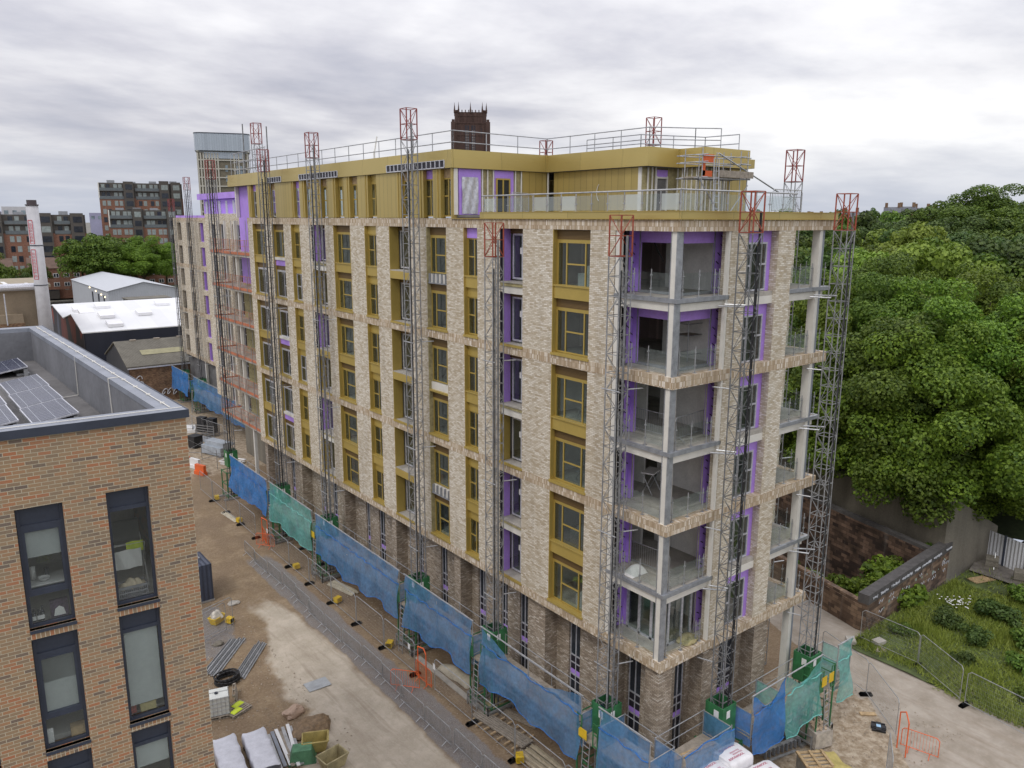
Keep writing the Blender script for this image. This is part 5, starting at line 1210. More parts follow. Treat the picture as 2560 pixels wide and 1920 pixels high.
# work strip
bundle('plank_stack', 5, (-1.5, 28.4), (-.95, 25.9), .75, .05, 'pale boards stacked on the brown strip below the long blue net', 'boards', plain('pale_board', (.50, .46, .36), var=.15), 'p')
bundle('plank_stack', 3, (-2.9, 46.4), (-2.7, 43.6), .5, .05, 'far pair of pale planks at the gravel edge', 'planks', plain('pale_board2', (.50, .46, .36), var=.15), 'p')
solid('insulation_bundle', MB().grid(lambda u, v: (-.35 + .75 * v + .25 * u, 2.6 * (u - .5) * -1, .40 * (math.sin(math.pi * v) ** .3) * (math.sin(math.pi * u) ** .25) + .04 * math.sin(11 * u + 5 * v)), 18, 10), plain('grey_beige_sheeting', (.42, .38, .29), var=.2), 'sheeted beige bundle by the second green gate', 'bundle', (-1.2, 13.5, 0), smooth=True)
t = thing('slatted_timber_stack', 'stack of dark timbers lying across pale battens in the work strip', 'timber stack', (-1.95, 8.2, 0), R(7))
for i in range(7): part('cross_batten', MB().box(-.75, .75, -1.5 + i * .5, -1.4 + i * .5, .05, .15), mt['wood'], t)
for i in range(6): part('long_timber', MB().box(-.4 + i * .13, -.31 + i * .13, -1.8, 1.8, .16, .23), mt['greywood'], t)
bundle('plank_stack', 7, (-1.95, 6.2), (-1.85, 3.2), 1.15, .12, 'long pale planks stacked at the bottom of the work strip', 'planks', plain('plank_mix', (.44, .38, .27), var=.2, nscale=4), 'p')
bundle('plank_stack', 3, (-.9, 9.6), (-.3, 7.4), .5, .04, 'loose planks lying on the mud behind the slatted timber', 'planks', mt['greywood'], 'p')
solid('kerb_slab', MB().box(-1.9, -1.6, 8.6, 16.5, 0, .07), mt['conc'], 'thin concrete edging running below the platform gates', 'edging')
solid('insulation_slab', MB().box(-1.3, -.5, 9.6, 10.5, 0, .1), mt['insul'], 'yellow insulation slab under the second green gate', 'slab')
m = MB().tube((-1.3, 36.6, 0), (-1.0, 35.0, 2.9), .03).tube((-.9, 36.6, 0), (-.6, 35.0, 2.9), .03)
for q in range(10): f = (q + .5) / 10; m.tube((-1.3 + .3 * f, 36.6 - 1.6 * f, 2.9 * f), (-.9 + .3 * f, 36.6 - 1.6 * f, 2.9 * f), .02)
solid('ladder', m, mt['galv'], 'aluminium ladder leaning against the turquoise netted platform', 'ladder')
# end wall side yard
pk = plain('white_pack_film', (.70, .69, .70), rough=.35, var=.08, nscale=3)
mt['redprint'] = plain('magenta_print', (.45, .05, .12), rough=.5, var=.1)
def textmesh(body, size):
    c = bpy.data.curves.new('print', 'FONT'); c.body = body; c.size = size; c.align_x = 'CENTER'; c.align_y = 'CENTER'; c.offset = size * .018
    o = bpy.data.objects.new('tmp', c); scene.collection.objects.link(o); dg = bpy.context.evaluated_depsgraph_get(); me = bpy.data.meshes.new_from_object(o.evaluated_get(dg)); bpy.data.objects.remove(o); me.materials.clear(); me.materials.append(mt['redprint']); return me
TM = textmesh('ROCKWOOL', .145); TM2 = textmesh('ROCKWOOL', .09)
def rwpack(x, y, z, rz, lab, L=1.3, W_=1.15, H_=1.15):
    t = thing('insulation_pack', lab, 'insulation pack', (x, y, z), R(rz), 'white wrapped insulation packs')
    def f(u, v):
        th = 2 * math.pi * v; c_, s_ = math.cos(th), math.sin(th); k = lambda q: math.copysign(abs(q) ** .3, q)
        e = 1 - .10 * (2 * abs(u - .5)) ** 8
        return (-L / 2 + L * u, k(c_) * W_ / 2 * e + .01 * math.sin(u * 25), H_ / 2 + k(s_) * H_ / 2 * e + .01 * math.sin(u * 19 + th))
    m = MB().grid(f, 24, 32); m.box(-L / 2 + .01, L / 2 - .01, -W_ / 2 * .86, W_ / 2 * .86, H_ * .08, H_ * .92); part('film_wrap', m, pk, t, smooth=True)
    for q, (dx, dy, me) in enumerate([(-.2, -.28, TM), (.1, .0, TM2), (-.1, .3, TM), (.2, -.12, TM2)]):
        part('printed_lettering', me, None, t, loc=(dx * .6, dy, H_ + .014), rz=R(0))
    part('pallet_base', MB().box(-L / 2 + .05, L / 2 - .05, -W_ / 2 + .1, W_ / 2 - .1, -.12, 0), mt['greywood'], t); return t
for x, y, zt_, rz, l in [(2.0, -2.4, 2.12, -5, 'middle white insulation pack printed in red, highest of the group'), (2.5, -3.65, 1.8, -8, 'right white insulation pack with red lettering'), (.72, -2.5, 1.93, -2, 'left white insulation pack at the bottom edge'), (1.15, -3.75, 1.5, -5, 'lowest white insulation pack cut by the bottom edge')]:
    rwpack(x, y, zt_, rz, l)
for x, y, z, l in [(2.0, -2.4, .82, 'middle'), (2.5, -3.65, .5, 'right'), (.72, -2.5, .63, 'left')]: rwpack(x, y, z, -5, f'hidden lower insulation pack under the {l} one')
t = thing('brick_pallet', 'shrink wrapped pallet of pale bricks with loose bricks on top', 'brick pallet', (9.45, -1.85, 0), R(-15))
part('wrapped_bricks', MB().grid(lambda u, v: ((-.5 + .04 * math.sin(9 * v)) * (1 if u < .25 or u > .75 else 1) * (1, -1, -1, 1)[int(u * 3.99)] if False else .52 * max(-1, min(1, 1.5 * math.cos(2 * math.pi * u))), .52 * max(-1, min(1, 1.5 * math.sin(2 * math.pi * u))), .12 + .85 * v), 24, 8).box(-.48, .48, -.48, .48, .12, .9), plain('dusty_wrap', (.42, .38, .33), rough=.5, var=.25, nscale=4), t)
r3 = random.Random(4)
for i in range(30):
    a = r3.uniform(0, 3.1); x, y, z = r3.uniform(-.36, .36), r3.uniform(-.36, .36), .93 + r3.uniform(0, .1); part('loose_brick', MB().beam((x, y, z), (x + .21 * math.cos(a), y + .21 * math.sin(a), z + r3.uniform(-.04, .06)), .1, .065), plain('pale_brick', (.50, .38, .27), var=.2, nscale=8) if i == 0 else bpy.data.materials['pale_brick'], t)
t = thing('timber_crate', 'low pale timber crate lid over grey blocks near the bottom right', 'crate', (7.4, -3.0, 0), R(-32))
part('block_stack', MB().box(-.6, .6, -.5, .5, .1, .75), plain('grey_block', (.22, .21, .19), var=.25, nscale=4), t)
m = MB()
for x in (-.58, 0, .58): m.box(x - .06, x + .06, -.55, .55, .80, .86)
for y in (-.5, -.25, 0, .25, .5): m.box(-.64, .64, y - .07, y + .07, .755, .80)
part('crate_lid', m, mt['wood'], t); part('crate_base', MB().box(-.62, .62, -.52, .52, 0, .1), mt['greywood'], t)
solid('insulation_sheet', MB().grid(lambda u, v: (-.5 + 1.0 * u, -.8 + 1.6 * v, .18 + .14 * math.sin(3 * u + 2 * v) + .05 * math.sin(9 * v)), 10, 14), plain('yellow_wool', (.46, .38, .13), var=.15, nscale=6), 'bent yellow insulation sheet beside the timber crate', 'insulation sheet', (8.75, -3.25, 0), R(-25), smooth=True)
t = thing('ribbed_steel_section', 'grey steel section with upright stubs lying on the muddy ground', 'steel section', (8.0, -1.1, 0))
part('steel_section', MB().beam((-1.5, .35, .18), (.9, -.15, .18), .2, .14), mt['galv'], t); m = MB()
for i in range(9): f = i / 8; x, y = -1.4 + 2.1 * f, .1 - .45 * f; m.box(x - .03, x + .03, y - .06, y + .06, .0, .38)
part('upright_stubs', m, mt['steelg'], t); part('lower_rail', MB().beam((-1.4, -.15, .05), (.2, -.5, .05), .12, .06), mt['galv'], t)
m = MB(); 
for i in range(8): r_ = .38 + .03 * math.sin(i * 2.2); m.path([(8.75 + (r_ + .05) * math.cos(q * .4 + i) + .04 * math.sin(i), -.45 + r_ * .85 * math.sin(q * .4 + i), .03 + .018 * i) for q in range(17)], .014, 5)
solid('cable_coil', m, mt['black'], 'loose coil of thin black cable on the ground behind the steel section', 'cable')
m = MB(); m.box(-.35, .35, -.12, .12, 0, .12).box(-.12, .12, -.35, .35, 0, .121)
for i in range(5): m.box(-.35 + i * .16, -.28 + i * .16, -.32, .32, 0, .09)
o = solid('black_base_plates', m, mt['black'], 'small heap of black rubber feet with a pale blue label by the lane', 'rubber feet', (13.05, -3.1, 0), R(30)); part('blue_label', MB().box(-.1, .12, -.1, .1, .122, .13), plain('pale_blue', (.35, .55, .75)), o)
solid('concrete_slab_stack', MB().box(-.5, .5, -.14, .14, 0, .3), mt['conc'], 'long concrete lintel lying behind the brick pallet', 'lintel', (10.15, -.85, 0), R(-35))
rock(10.5, -1.2, .3, .25, .2, 0, mt['conc'], 'pale lump of concrete behind the brick pallet', 12)
solid('timber_offcut', MB().box(-.4, .4, -.12, .12, 0, .06), mt['wood'], 'pale board offcut beside the lane fence', 'board', (13.7, -2.2, 0), R(-40))
for x, y, r_, l in [(19.7, 2.1, 40, 'tilted pale slab at the foot of the graffiti wall'), (20.9, 1.0, -10, 'pale block just inside the grass fence')]: solid('stone_slab', MB().box(-.35, .35, -.25, .25, 0, .22), mt['conc'], l, 'slab', (x, y, 0), R(r_))
# far yard
def rackbox(x, y, rz, lab):
    t = local('trolley_rack', lab, 'trolley', x, y, rz); m = MB()
    for a in (-1.3, 1.3):
        for b in (-.45, .45): m.beam((a, b, 0), (a, b, 1.3), .08, .08)
    for z in (.3, .6, .9, 1.2):
        for b in (-.45, .45): m.beam((-1.3, b, z), (1.3, b, z), .06, .06)
    part('rack_frame', m, mt['galv'], t); part('black_case', MB().box(-1.25, -.25, -.35, .35, .35, 2.1), mt['black'], t); part('black_case', MB().box(.2, 1.2, -.35, .35, .35, 2.1), mt['black'], t); return t
rackbox(3.9, 72.6, -60, 'grey wheeled rack holding two black cases in the concrete yard')
solid('waste_bin', MB().box(-.55, .55, -.6, .6, .1, 1.3).box(-.6, .6, -.65, .65, 1.3, 1.36).box(-.5, -.4, -.6, .6, 0, .1), mt['black'], 'black wheeled bin in the far concrete yard', 'bin', (1.2, 68.3, 0), R(20))
bundle('steel_sections', 7, (2.6, 72.0), (4.6, 66.8), 1.5, .08, 'bundle of grey channels in the far concrete yard', 'steel sections', mt['galv'], 's')
solid('metal_box_stack', MB().box(-.7, .7, -1.6, 1.6, .1, 1.0).box(-.5, .6, -1.8, 1.2, 1.0, 1.5), plain('blue_grey_sheet', (.35, .39, .43), rough=.45, var=.2), 'stack of long blue grey boxes in the far yard', 'boxes', (2.2, 64.3, 0), R(20))
solid('window_frame_stack', MB().box(-.8, .8, -1.1, -1.0, .3, .4).box(-.8, .8, 1.0, 1.1, .3, .4).box(-.8, -.7, -1, 1, .3, .4).box(.7, .8, -1, 1, .3, .4).box(-.8, .8, -.05, .05, .3, .4).box(-.7, .7, -1, 1, .0, .2), mt['white'], 'white window frames stacked beside the dark mast base', 'window frames', (2.4, 59.8, 0), R(30))
solid('window_frame_stack', MB().box(-.9, .9, -1.3, 1.3, 0, .35).box(-.7, .6, -1.2, .4, .35, .6), mt['white'], 'flat white frame stack behind the wheeled rack', 'window frames', (2.6, 76.0, 0), R(-20))
for x, y, mm, l in [(-1.1, 60.6, 'white', 'white plastic road barrier in the far yard'), (-1.3, 58.2, 'orangeplas', 'nearer orange plastic road barrier'), (-1.6, 62.3, 'orangeplas', 'orange plastic road barrier behind the white one')]:
    solid('road_barrier', MB().box(-.25, .25, -.7, .7, 0, .35).box(-.15, .15, -.68, .68, .35, 1.0), mt[mm], l, 'road barrier', (x, y, 0), R(20), 'plastic road barriers')
m = MB(); r4 = random.Random(9)
for (x, y) in ((-.6, 66.5), (1.9, 66.2), (.3, 63), (2.2, 61), (-.8, 64), (.6, 59.0), (1.6, 57.6)): m.tube((x, y, 0), (x, y, 2.0), .028)
for a, b in (((-.6, 66.5, 1.9), (1.9, 66.2, .1)), ((-.6, 66.5, .2), (1.9, 66.2, 1.2)), ((.3, 63, 1.4), (2.2, 61, .2)), ((-.8, 64, .8), (2.2, 61, .8)), ((.3, 63, .1), (1.6, 57.6, 1.9)), ((.6, 59, 1.2), (1.6, 57.6, 1.2)), ((-.8, 64, .1), (-.6, 66.5, 1.8))): m.tube(a, b, .026)
solid('scaffold_tangle', m, mt['mastg'], 'low tangle of scaffold tubes standing in the far yard', 'scaffold')
fence_line([(2.7, 78.5), (2.9, 75.0), (3.6, 71.6), (4.3, 68.2)], ['far yard mesh panel by the white frames', 'far yard mesh panel behind the wheeled rack', 'far yard mesh panel beside the grey channels'], 'mesh fence panels in the far yard', feet=False)
# room contents of the corner flats
sc_ = thing('mobile_scaffold', 'small aluminium scaffold tower inside the open corner flat', 'scaffold tower', (3.2, 2.0, LV[4])); m = MB()
for x in (0, 1.4):
    for y in (0, .7): m.tube((x, y, 0), (x, y, 2.1), .025)
for z in (.3, 1.1, 1.6, 2.05):
    for y in (0, .7): m.tube((0, y, z), (1.4, y, z), .022)
    for x in (0, 1.4): m.tube((x, 0, z), (x, .7, z), .022)
part('tube_frame', m, mt['galv'], sc_); part('platform', MB().box(0, 1.4, 0, .7, 1.08, 1.12), mt['greywood'], sc_)
tb = thing('folding_table', 'folding table with white sheet inside the third storey corner flat', 'table', (2.6, 3.2, LV[2]), R(20)); part('tabletop', MB().box(-.5, .5, -.3, .3, .95, 1.0), mt['white'], tb)
for sx in (-.45, .45): part('leg', MB().tube((sx, -.25, 0), (sx, .25, .95), .02).tube((sx, .25, 0), (sx, -.25, .95), .02), mt['galv'], tb)
solid('board_offcut', MB().box(-.5, .5, -.02, .02, 0, .8), mt['wood'], 'orange brown board leaning on the wall in the third storey corner flat', 'board', (6.4, 3.0, LV[2]), R(60))
for x, y, z, l in [(1.9, 4.4, LV[5], 'white sack lying in the top corner flat'), (.7, 2.2, LV[1], 'crumpled white sheet on the second lowest balcony')]:
    solid('sack', MB().grid(lambda u, v: (-.5 + 1.0 * u, -.3 + .6 * v, .4 * (math.sin(math.pi * u) * math.sin(math.pi * v)) ** .5), 12, 10), mt['plaster'], l, 'sack', (x, y, z), smooth=True)
solid('hanging_cable', MB().path([(2.2 + .5 * (1 - math.cos(q * .16)), 3.4 - .03 * q, LV[5] + 2.5 - .13 * q) for q in range(11)], .03, 6), mt['black'], 'thick black cable hanging from the ceiling of the top corner flat', 'cable')
solid('hanging_cable', MB().path([(2.2 + .5 * (1 - math.cos(q * .3)), 3.4 - .05 * q, LV[4] + 2.4 - .12 * q) for q in range(7)], .03, 6), mt['black'], 'black cable hanging in the corner flat below the top one', 'cable')
rock(4.6, 1.6, .5, .4, .18, 0, mt['insul'], 'heap of loose wool on the floor of the lowest corner flat', 15, 'wool_heap', 'wool heap'); bpy.context.scene.objects['wool_heap'].location = (2.3, .5, LV[0])
for o in T.children:      # the plot line is not square: the side wall runs 5 degrees off the front
    if o.name.split('.')[0] in ('brick_side_wall', 'parapet_coping', 'parapet_lining', 'roof_deck', 'lightning_tape', 'coping_drip_edge', 'room_walls'):
        for v in o.data.vertices: v.co.x -= v.co.y * .0932
# ------------------------------------------------------------------ ground
def sstep(a, b, x): t = min(1, max(0, (x - a) / (b - a))); return t * t * (3 - 2 * t)
def fb(x, y, s, k=0): return mnoise.fractal(Vector((x * s, y * s, k)), .8, 2.1, 5)
gx0, gx1, gy0, gy1 = -17.0, 23.0, -14.0, 104.0
def site_masks(x, y):
    n1 = fb(x, y, .35, 1) * .55; n2 = fb(x, y, 1.3, 2) * .3; n = n1 + n2
    # pale haul road
    left = -8.9 - .9 * sstep(14.5, 10, y) + .8 * math.sin(y * .33) * .5 + (1.2 * sstep(20, 26, y))
    left = left + (-1.2 if y < 12 else 0)
    right = -5.1 - .9 * sstep(24, 30, y)
    road = sstep(-.5, .5, x - left + n * 1.1) * sstep(.35, -.35, x - right + n * .35) * sstep(31, 25, y + n * 3)
    far = sstep(56, 59, y + n * 2)                      # pale slab of the far yard
    side = 0.0
    if y < 3: 
        side = sstep(2.2, 1.0, abs(0)) * sstep(-.2, .3, .75 - (n2 * 2.2 + .25 * n1)) if x > 1 else 0
        side *= .75 * sstep(5.2, 7.5, x + n)
    lane_l = 16.2 - (2.3 - y) * .42 if y > -1.3 else 15.2 - (-1.3 - y) * .92
    lane = sstep(-.1, .12, x - lane_l + n2 * .15) if y < 30 else 0
    gravel = sstep(-.25, .25, x + 5.0 + n * .25) * sstep(.3, -.3, x + 3.15 + n * .3) * sstep(37, 34, y) * (1 if y > -14 else 0)
    gravel = max(gravel, sstep(-8.6, -9.4, x + n) * sstep(23.6, 24.4, y + n) * sstep(31, 29, y + n))
    if 11 < x < 14.5 and -5 < y < -2: gravel = max(gravel, sstep(1.5, .9, math.hypot(x - 12.6, (y + 3.6)) + n))
    damp = sstep(-.1, .45, n1 * 1.4 + .12) * (1 - road)
    if x > -2 and y > 0: damp = max(damp, .7)
    # trench by the platform
    return road, gravel, max(far, side), damp, lane
step = .22
nx, ny = int((gx1 - gx0) / step), int((70 - gy0) / step)
xs = np.linspace(gx0, gx1, nx + 1); ys = np.concatenate([np.linspace(gy0, 45, int((45 - gy0) / step) + 1), np.linspace(45.6, gy1, 90)])
vs = []; ca = []; cb = []
for y in ys:
    for x in xs:
        r_, g_, c_, d_, l_ = site_masks(float(x), float(y))
        h = .03 * fb(x, y, 1.1, 5) * (1 - max(r_, c_, l_)) + .012 * fb(x, y, .5, 7)
        tr = max(0, 1 - math.hypot((x - 10.2) / 2.2, (y + .1) / .7)) if x > 7 else 0
        h -= .35 * sstep(0, .6, tr)
        vs.append((float(x), float(y), h - .02)); ca.append((r_, g_, c_, 1)); cb.append((d_, l_, 0, 1))
W_ = len(xs); fs = [(j * W_ + i, j * W_ + i + 1, (j + 1) * W_ + i + 1, (j + 1) * W_ + i) for j in range(len(ys) - 1) for i in range(W_ - 1)]
me = bpy.data.meshes.new('site_ground'); me.from_pydata(vs, [], fs)
A1 = me.color_attributes.new('zones', 'FLOAT_COLOR', 'POINT'); A1.data.foreach_set('color', np.array(ca, np.float32).ravel())
A2 = me.color_attributes.new('zones_b', 'FLOAT_COLOR', 'POINT'); A2.data.foreach_set('color', np.array(cb, np.float32).ravel())
me.polygons.foreach_set('use_smooth', [True] * len(me.polygons))
GM, t_, bs_ = newmat('site_earth')
va = _n(t_, 'ShaderNodeVertexColor', layer_name='zones'); vb = _n(t_, 'ShaderNodeVertexColor', layer_name='zones_b')
s1 = _n(t_, 'ShaderNodeSeparateColor'); s2 = _n(t_, 'ShaderNodeSeparateColor'); t_.links.new(va.outputs[0], s1.inputs[0]); t_.links.new(vb.outputs[0], s2.inputs[0])
na = _noise(t_, .7, 8, rough=.6); nb = _noise(t_, 9, 6, rough=.65); nc = _noise(t_, 45, 4, rough=.7); nd = _noise(t_, 2.6, 8, rough=.65)
earth = _mixc(t_, _map(t_, na.outputs[0], .35, .65), (.215, .155, .092), (.33, .25, .16))
earth = _mixc(t_, _map(t_, nd.outputs[0], .42, .62, 0, .7), earth, (.21, .145, .09))
earth = _mixc(t_, _map(t_, nb.outputs[0], .5, .72, 0, .5), earth, (.42, .345, .25))
wet = _mixc(t_, _map(t_, nb.outputs[0], .35, .65), (.165, .115, .07), (.27, .20, .135))
earth = _mixc(t_, _m(t_, 'MULTIPLY', s2.outputs[0], .75), earth, wet)
def soft(v, n, amt, lo=.35, hi=.65): return _map(t_, _m(t_, 'ADD', v, _m(t_, 'MULTIPLY', _m(t_, 'SUBTRACT', n, .5), amt)), lo, hi)
road = _mixc(t_, _map(t_, na.outputs[0], .35, .65), (.41, .355, .275), (.55, .485, .39))
road = _mixc(t_, _map(t_, nd.outputs[0], .45, .68, 0, .6), road, (.40, .35, .28))
road = _mixc(t_, _map(t_, nb.outputs[0], .5, .75, 0, .5), road, (.58, .51, .41))
c = _mixc(t_, soft(s1.outputs[0], nd.outputs[0], .8, .2, .8), earth, road)
grav = _mixc(t_, _map(t_, nc.outputs[0], .38, .62), (.095, .085, .078), (.36, .335, .315))
grav = _mixc(t_, _map(t_, nd.outputs[0], .45, .7, 0, .45), grav, (.20, .15, .105))
c = _mixc(t_, soft(s1.outputs[1], nb.outputs[0], 1.0), c, grav)
slab = _mixc(t_, _map(t_, nd.outputs[0], .4, .62), (.25, .19, .125), (.46, .39, .30))
slab = _mixc(t_, _map(t_, nb.outputs[0], .52, .7, 0, .6), slab, (.27, .20, .13))
c = _mixc(t_, soft(s1.outputs[2], nd.outputs[0], .9, .3, .7), c, slab)
lane = _mixc(t_, _map(t_, na.outputs[0], .35, .65), (.29, .25, .20), (.40, .355, .30))
lane = _mixc(t_, _map(t_, nd.outputs[0], .5, .7, 0, .4), lane, (.46, .40, .33))
c = _mixc(t_, soft(s2.outputs[1], nb.outputs[0], .6), c, lane)
rut = _noise(t_, 1.0, 8, rough=.7); rut.inputs['Distortion'].default_value = .6; rmp = _n(t_, 'ShaderNodeMapping'); rmp.inputs['Scale'].default_value = (1.7, .22, 1); rmp.inputs['Rotation'].default_value = (0, 0, R(-3)); t_.links.new(rut.inputs['Vector'].links[0].from_socket, rmp.inputs[0]); t_.links.new(rmp.outputs[0], rut.inputs['Vector'])
c = _mixc(t_, _map(t_, rut.outputs[0], .5, .72, 0, .5), c, (.215, .165, .115))
c = _mixc(t_, _map(t_, nc.outputs[0], .6, .85, 0, .35), c, (.10, .08, .06))
t_.links.new(c, bs_.inputs['Base Color']); bs_.inputs['Roughness'].default_value = .9; bs_.inputs['Specular IOR Level'].default_value = .2
hh = _m(t_, 'ADD', _m(t_, 'MULTIPLY', nb.outputs[0], .6), _m(t_, 'ADD', _m(t_, 'MULTIPLY', nc.outputs[0], .5), _m(t_, 'MULTIPLY', rut.outputs[0], .6))); _bump(t_, bs_, hh, .7, .05)
me.materials.append(GM); so = bpy.data.objects.new('site_ground', me); link(so); so['kind'] = 'structure'
FG = plain('town_ground', (.17, .165, .14), rough=.95, var=.35, nscale=.03)
struct('ground', MB().quad((-3000, -3000, -.5), (21.7, -3000, -.5), (21.7, 4500, -.5), (-3000, 4500, -.5)).quad((21.7, -3000, -.5), (4000, -3000, -.5), (4000, 2.3, -.5), (21.7, 2.3, -.5)).quad((21.7, 60, -.5), (4000, 60, -.5), (4000, 4500, -.5), (21.7, 4500, -.5)), FG)
# loose stones scattered on the earth: many small, one mass
m = MB(); r5 = random.Random(11)
for i in range(2600):
    x, y = (r5.uniform(-14, -8), r5.uniform(11, 34)) if i % 3 == 0 else ((r5.uniform(-3, 0), r5.uniform(-1, 50)) if i % 3 == 1 else (r5.uniform(5, 16), r5.uniform(-6, 1.5)))
    s = r5.uniform(.015, .055); a = r5.random() * 6; c_, s_ = math.cos(a) * s, math.sin(a) * s
    m.add([(x + c_, y + s_, 0), (x - s_, y + c_, 0), (x - c_, y - s_, 0), (x + s_ * 1.3, y - c_, 0), (x, y, s * .9)], [(0, 1, 4), (1, 2, 4), (2, 3, 4), (3, 0, 4)])
part('loose_stones', m, plain('pale_stone', (.36, .30, .23), var=.35, nscale=3), kind='stuff')['label'] = 'small loose stones scattered over the brown earth'

# ------------------------------------------------------------------ right: walls, cutting, grass
def wallobj(name, pts, z0, z1, th, mat, lab, cap=None, capz=.28, capname='coping_stones'):
    t = thing(name, lab, 'wall', (pts[0][0], pts[0][1], 0))
    m = MB(); c_ = MB()
    for (a, b) in zip(pts, pts[1:]):
        d = Vector((b[0] - a[0], b[1] - a[1], 0)).normalized(); n = Vector((-d.y, d.x, 0)) * th
        for mm, lo, hi, e in ((m, z0, z1 - (capz if cap else 0), 0), (c_, z1 - capz, z1, .06)):
            if mm is c_ and not cap: continue
            p = [Vector((a[0], a[1], 0)) - n * (e / th), Vector((b[0], b[1], 0)) - n * (e / th), Vector((b[0], b[1], 0)) + n * (1 + e / th), Vector((a[0], a[1], 0)) + n * (1 + e / th)]
            mm.prism([(q.x, q.y) for q in p], lo, hi)
    part('masonry', m, mat, t, world=True)
    if cap: part(capname, c_, cap, t, world=True)
    return t
# face mapping for walls that are not square to the axes is fine: they run within 20 degrees of them
capm = plain('sooty_coping', (.085, .08, .078), rough=.9, var=.25, nscale=2, bump=.3)
ga = wallobj('graffiti_wall', [(21.5, 2.2), (30, 2.65), (38.9, 3.1)], -8, 2.42, .55, mt['stone2'], 'sandstone boundary wall with black painted coping band covered in white graffiti', capm, .62)
gm = MB(); r6 = random.Random(21)
x = 22.0
while x < 37.5:
    L_ = r6.uniform(.5, 1.6); y_ = 2.2 + (x - 21.5) * .0517 - .085; n_ = int(L_ / .13)
    if r6.random() < .92:
        pts = []
        for i in range(n_ * 3):
            pts.append((x + i * L_ / (n_ * 3), y_ + i * L_ / (n_ * 3) * .0517, 2.08 + .13 * math.sin(i * 2.3 + r6.random()) * r6.uniform(.4, 1)))
        gm.path(pts, .02, 4)
    x += L_ + r6.uniform(.1, .7)
for i in range(16):
    x = 22 + r6.random() * 14; y_ = 2.2 + (x - 21.5) * .0517 - .012; z = r6.uniform(.5, 1.5); gm.path([(x + .12 * q, y_ + .006 * q, z + .12 * math.sin(q * 2 + i)) for q in range(6)], .015, 4)
part('graffiti_scribble', gm, plain('chalk_paint', (.50, .52, .56), var=.3, nscale=3), ga, world=True)
gm = MB()
for i in range(14):
    x = 23.5 + i * .95 + r6.random() * .4; y_ = 2.2 + (x - 21.5) * .0517 - .018; z = r6.uniform(.7, 1.4); s = r6.uniform(.1, .25); gm.poly([(x, y_, z), (x + s, y_ + s * .05, z + .03), (x + s * .9, y_ + s * .05, z + s), (x - .02, y_, z + s * 1.1)])
part('painted_patches', gm, plain('pale_green_paint', (.32, .42, .36), var=.4, nscale=2), ga, world=True)
az = R(15); dB = (math.sin(az), math.cos(az))
def along(p, d, s): return (p[0] + d[0] * s, p[1] + d[1] * s)
Bp = (21.45, 2.75)
wallobj('low_stone_wall', [Bp, along(Bp, dB, 9), along(Bp, dB, 30)], -3, 1.85, -.5, mt['stone2'], 'low brown stone wall running back beside the lane', mt['stone2'], .2)
Cp = (31.8, 2.9)
wallobj('dark_retaining_wall', [(31.9, 3.4), along((31.9, 3.4), dB, 16), along((31.9, 3.4), dB, 45)], -8, 2.3, -.6, mt['stone'], 'tall blackened sandstone retaining wall of the cutting', capm, .25)
Dp = (33.2, 1.8)
def seampanels(): 
    t = thing('concrete_retaining_wall', 'tall weathered concrete wall with vertical stains beneath the trees', 'wall', (33.4, 3.3, 0)); m = MB()
    d = dB
    a, b, c_, e = (33.4, 3.0), along((33.4, 3.0), d, 4.1), along((33.4, 3.0), d, 8), along((33.4, 3.0), d, 40)
    for (p, q, zp, zq) in ((a, b, 5.75, 5.7), (b, c_, 5.7, 4.6), (c_, e, 4.6, 4.4)):
        n = Vector((d[1], -d[0])) * .5
        m.add([(p[0], p[1], -2), (q[0], q[1], -2), (q[0] + n.x, q[1] + n.y, -2), (p[0] + n.x, p[1] + n.y, -2), (p[0], p[1], zp), (q[0], q[1], zq), (q[0] + n.x, q[1] + n.y, zq), (p[0] + n.x, p[1] + n.y, zp)], [(0, 3, 2, 1), (4, 5, 6, 7), (0, 1, 5, 4), (1, 2, 6, 5), (2, 3, 7, 6), (3, 0, 4, 7)])
    m.add([(33.4, 3.0, -2), (33.9, 2.87, -2), (39.5, 1.9, -2), (39.5, 2.3, -2), (33.4, 3.0, 5.75), (33.9, 2.87, 5.75), (39.5, 1.9, 2.6), (39.5, 2.3, 2.6)], [(0, 3, 2, 1), (4, 5, 6, 7), (0, 1, 5, 4), (1, 2, 6, 5), (2, 3, 7, 6), (3, 0, 4, 7)])
    part('concrete_face', m, mt['concd'], t, world=True); return t
seampanels()
hg = thing('white_hoarding', 'white corrugated steel hoarding beside the end of the graffiti wall', 'hoarding', (38.9, 3.0, 0)); m = MB()
hp = [(38.9, 3.15), (38.25, .85), (37.75, -.75), (36.8, -4.5)]
for a, b in zip(hp, hp[1:]): m.beam((a[0], a[1], 1.2), (b[0], b[1], 1.2), 2.45, .05) if False else m.add([(a[0], a[1], -.05), (b[0], b[1], -.05), (b[0] + .06, b[1], -.05), (a[0] + .06, a[1], -.05), (a[0], a[1], 2.42), (b[0], b[1], 2.42), (b[0] + .06, b[1], 2.42), (a[0] + .06, a[1], 2.42)], [(0, 3, 2, 1), (4, 5, 6, 7), (0, 1, 5, 4), (1, 2, 6, 5), (2, 3, 7, 6), (3, 0, 4, 7)])
part('steel_sheets', m, corrug('white_sheet', (.62, .63, .66), .26, axis=0, var=.06, depth=.9), hg, world=True)
part('posts', MB().box(38.15, 38.3, .78, .92, 0, 2.5).box(38.85, 39, 3.1, 3.2, 0, 2.5).box(37.65, 37.8, -.85, -.7, 0, 2.5), mt['slate'], hg, world=True)
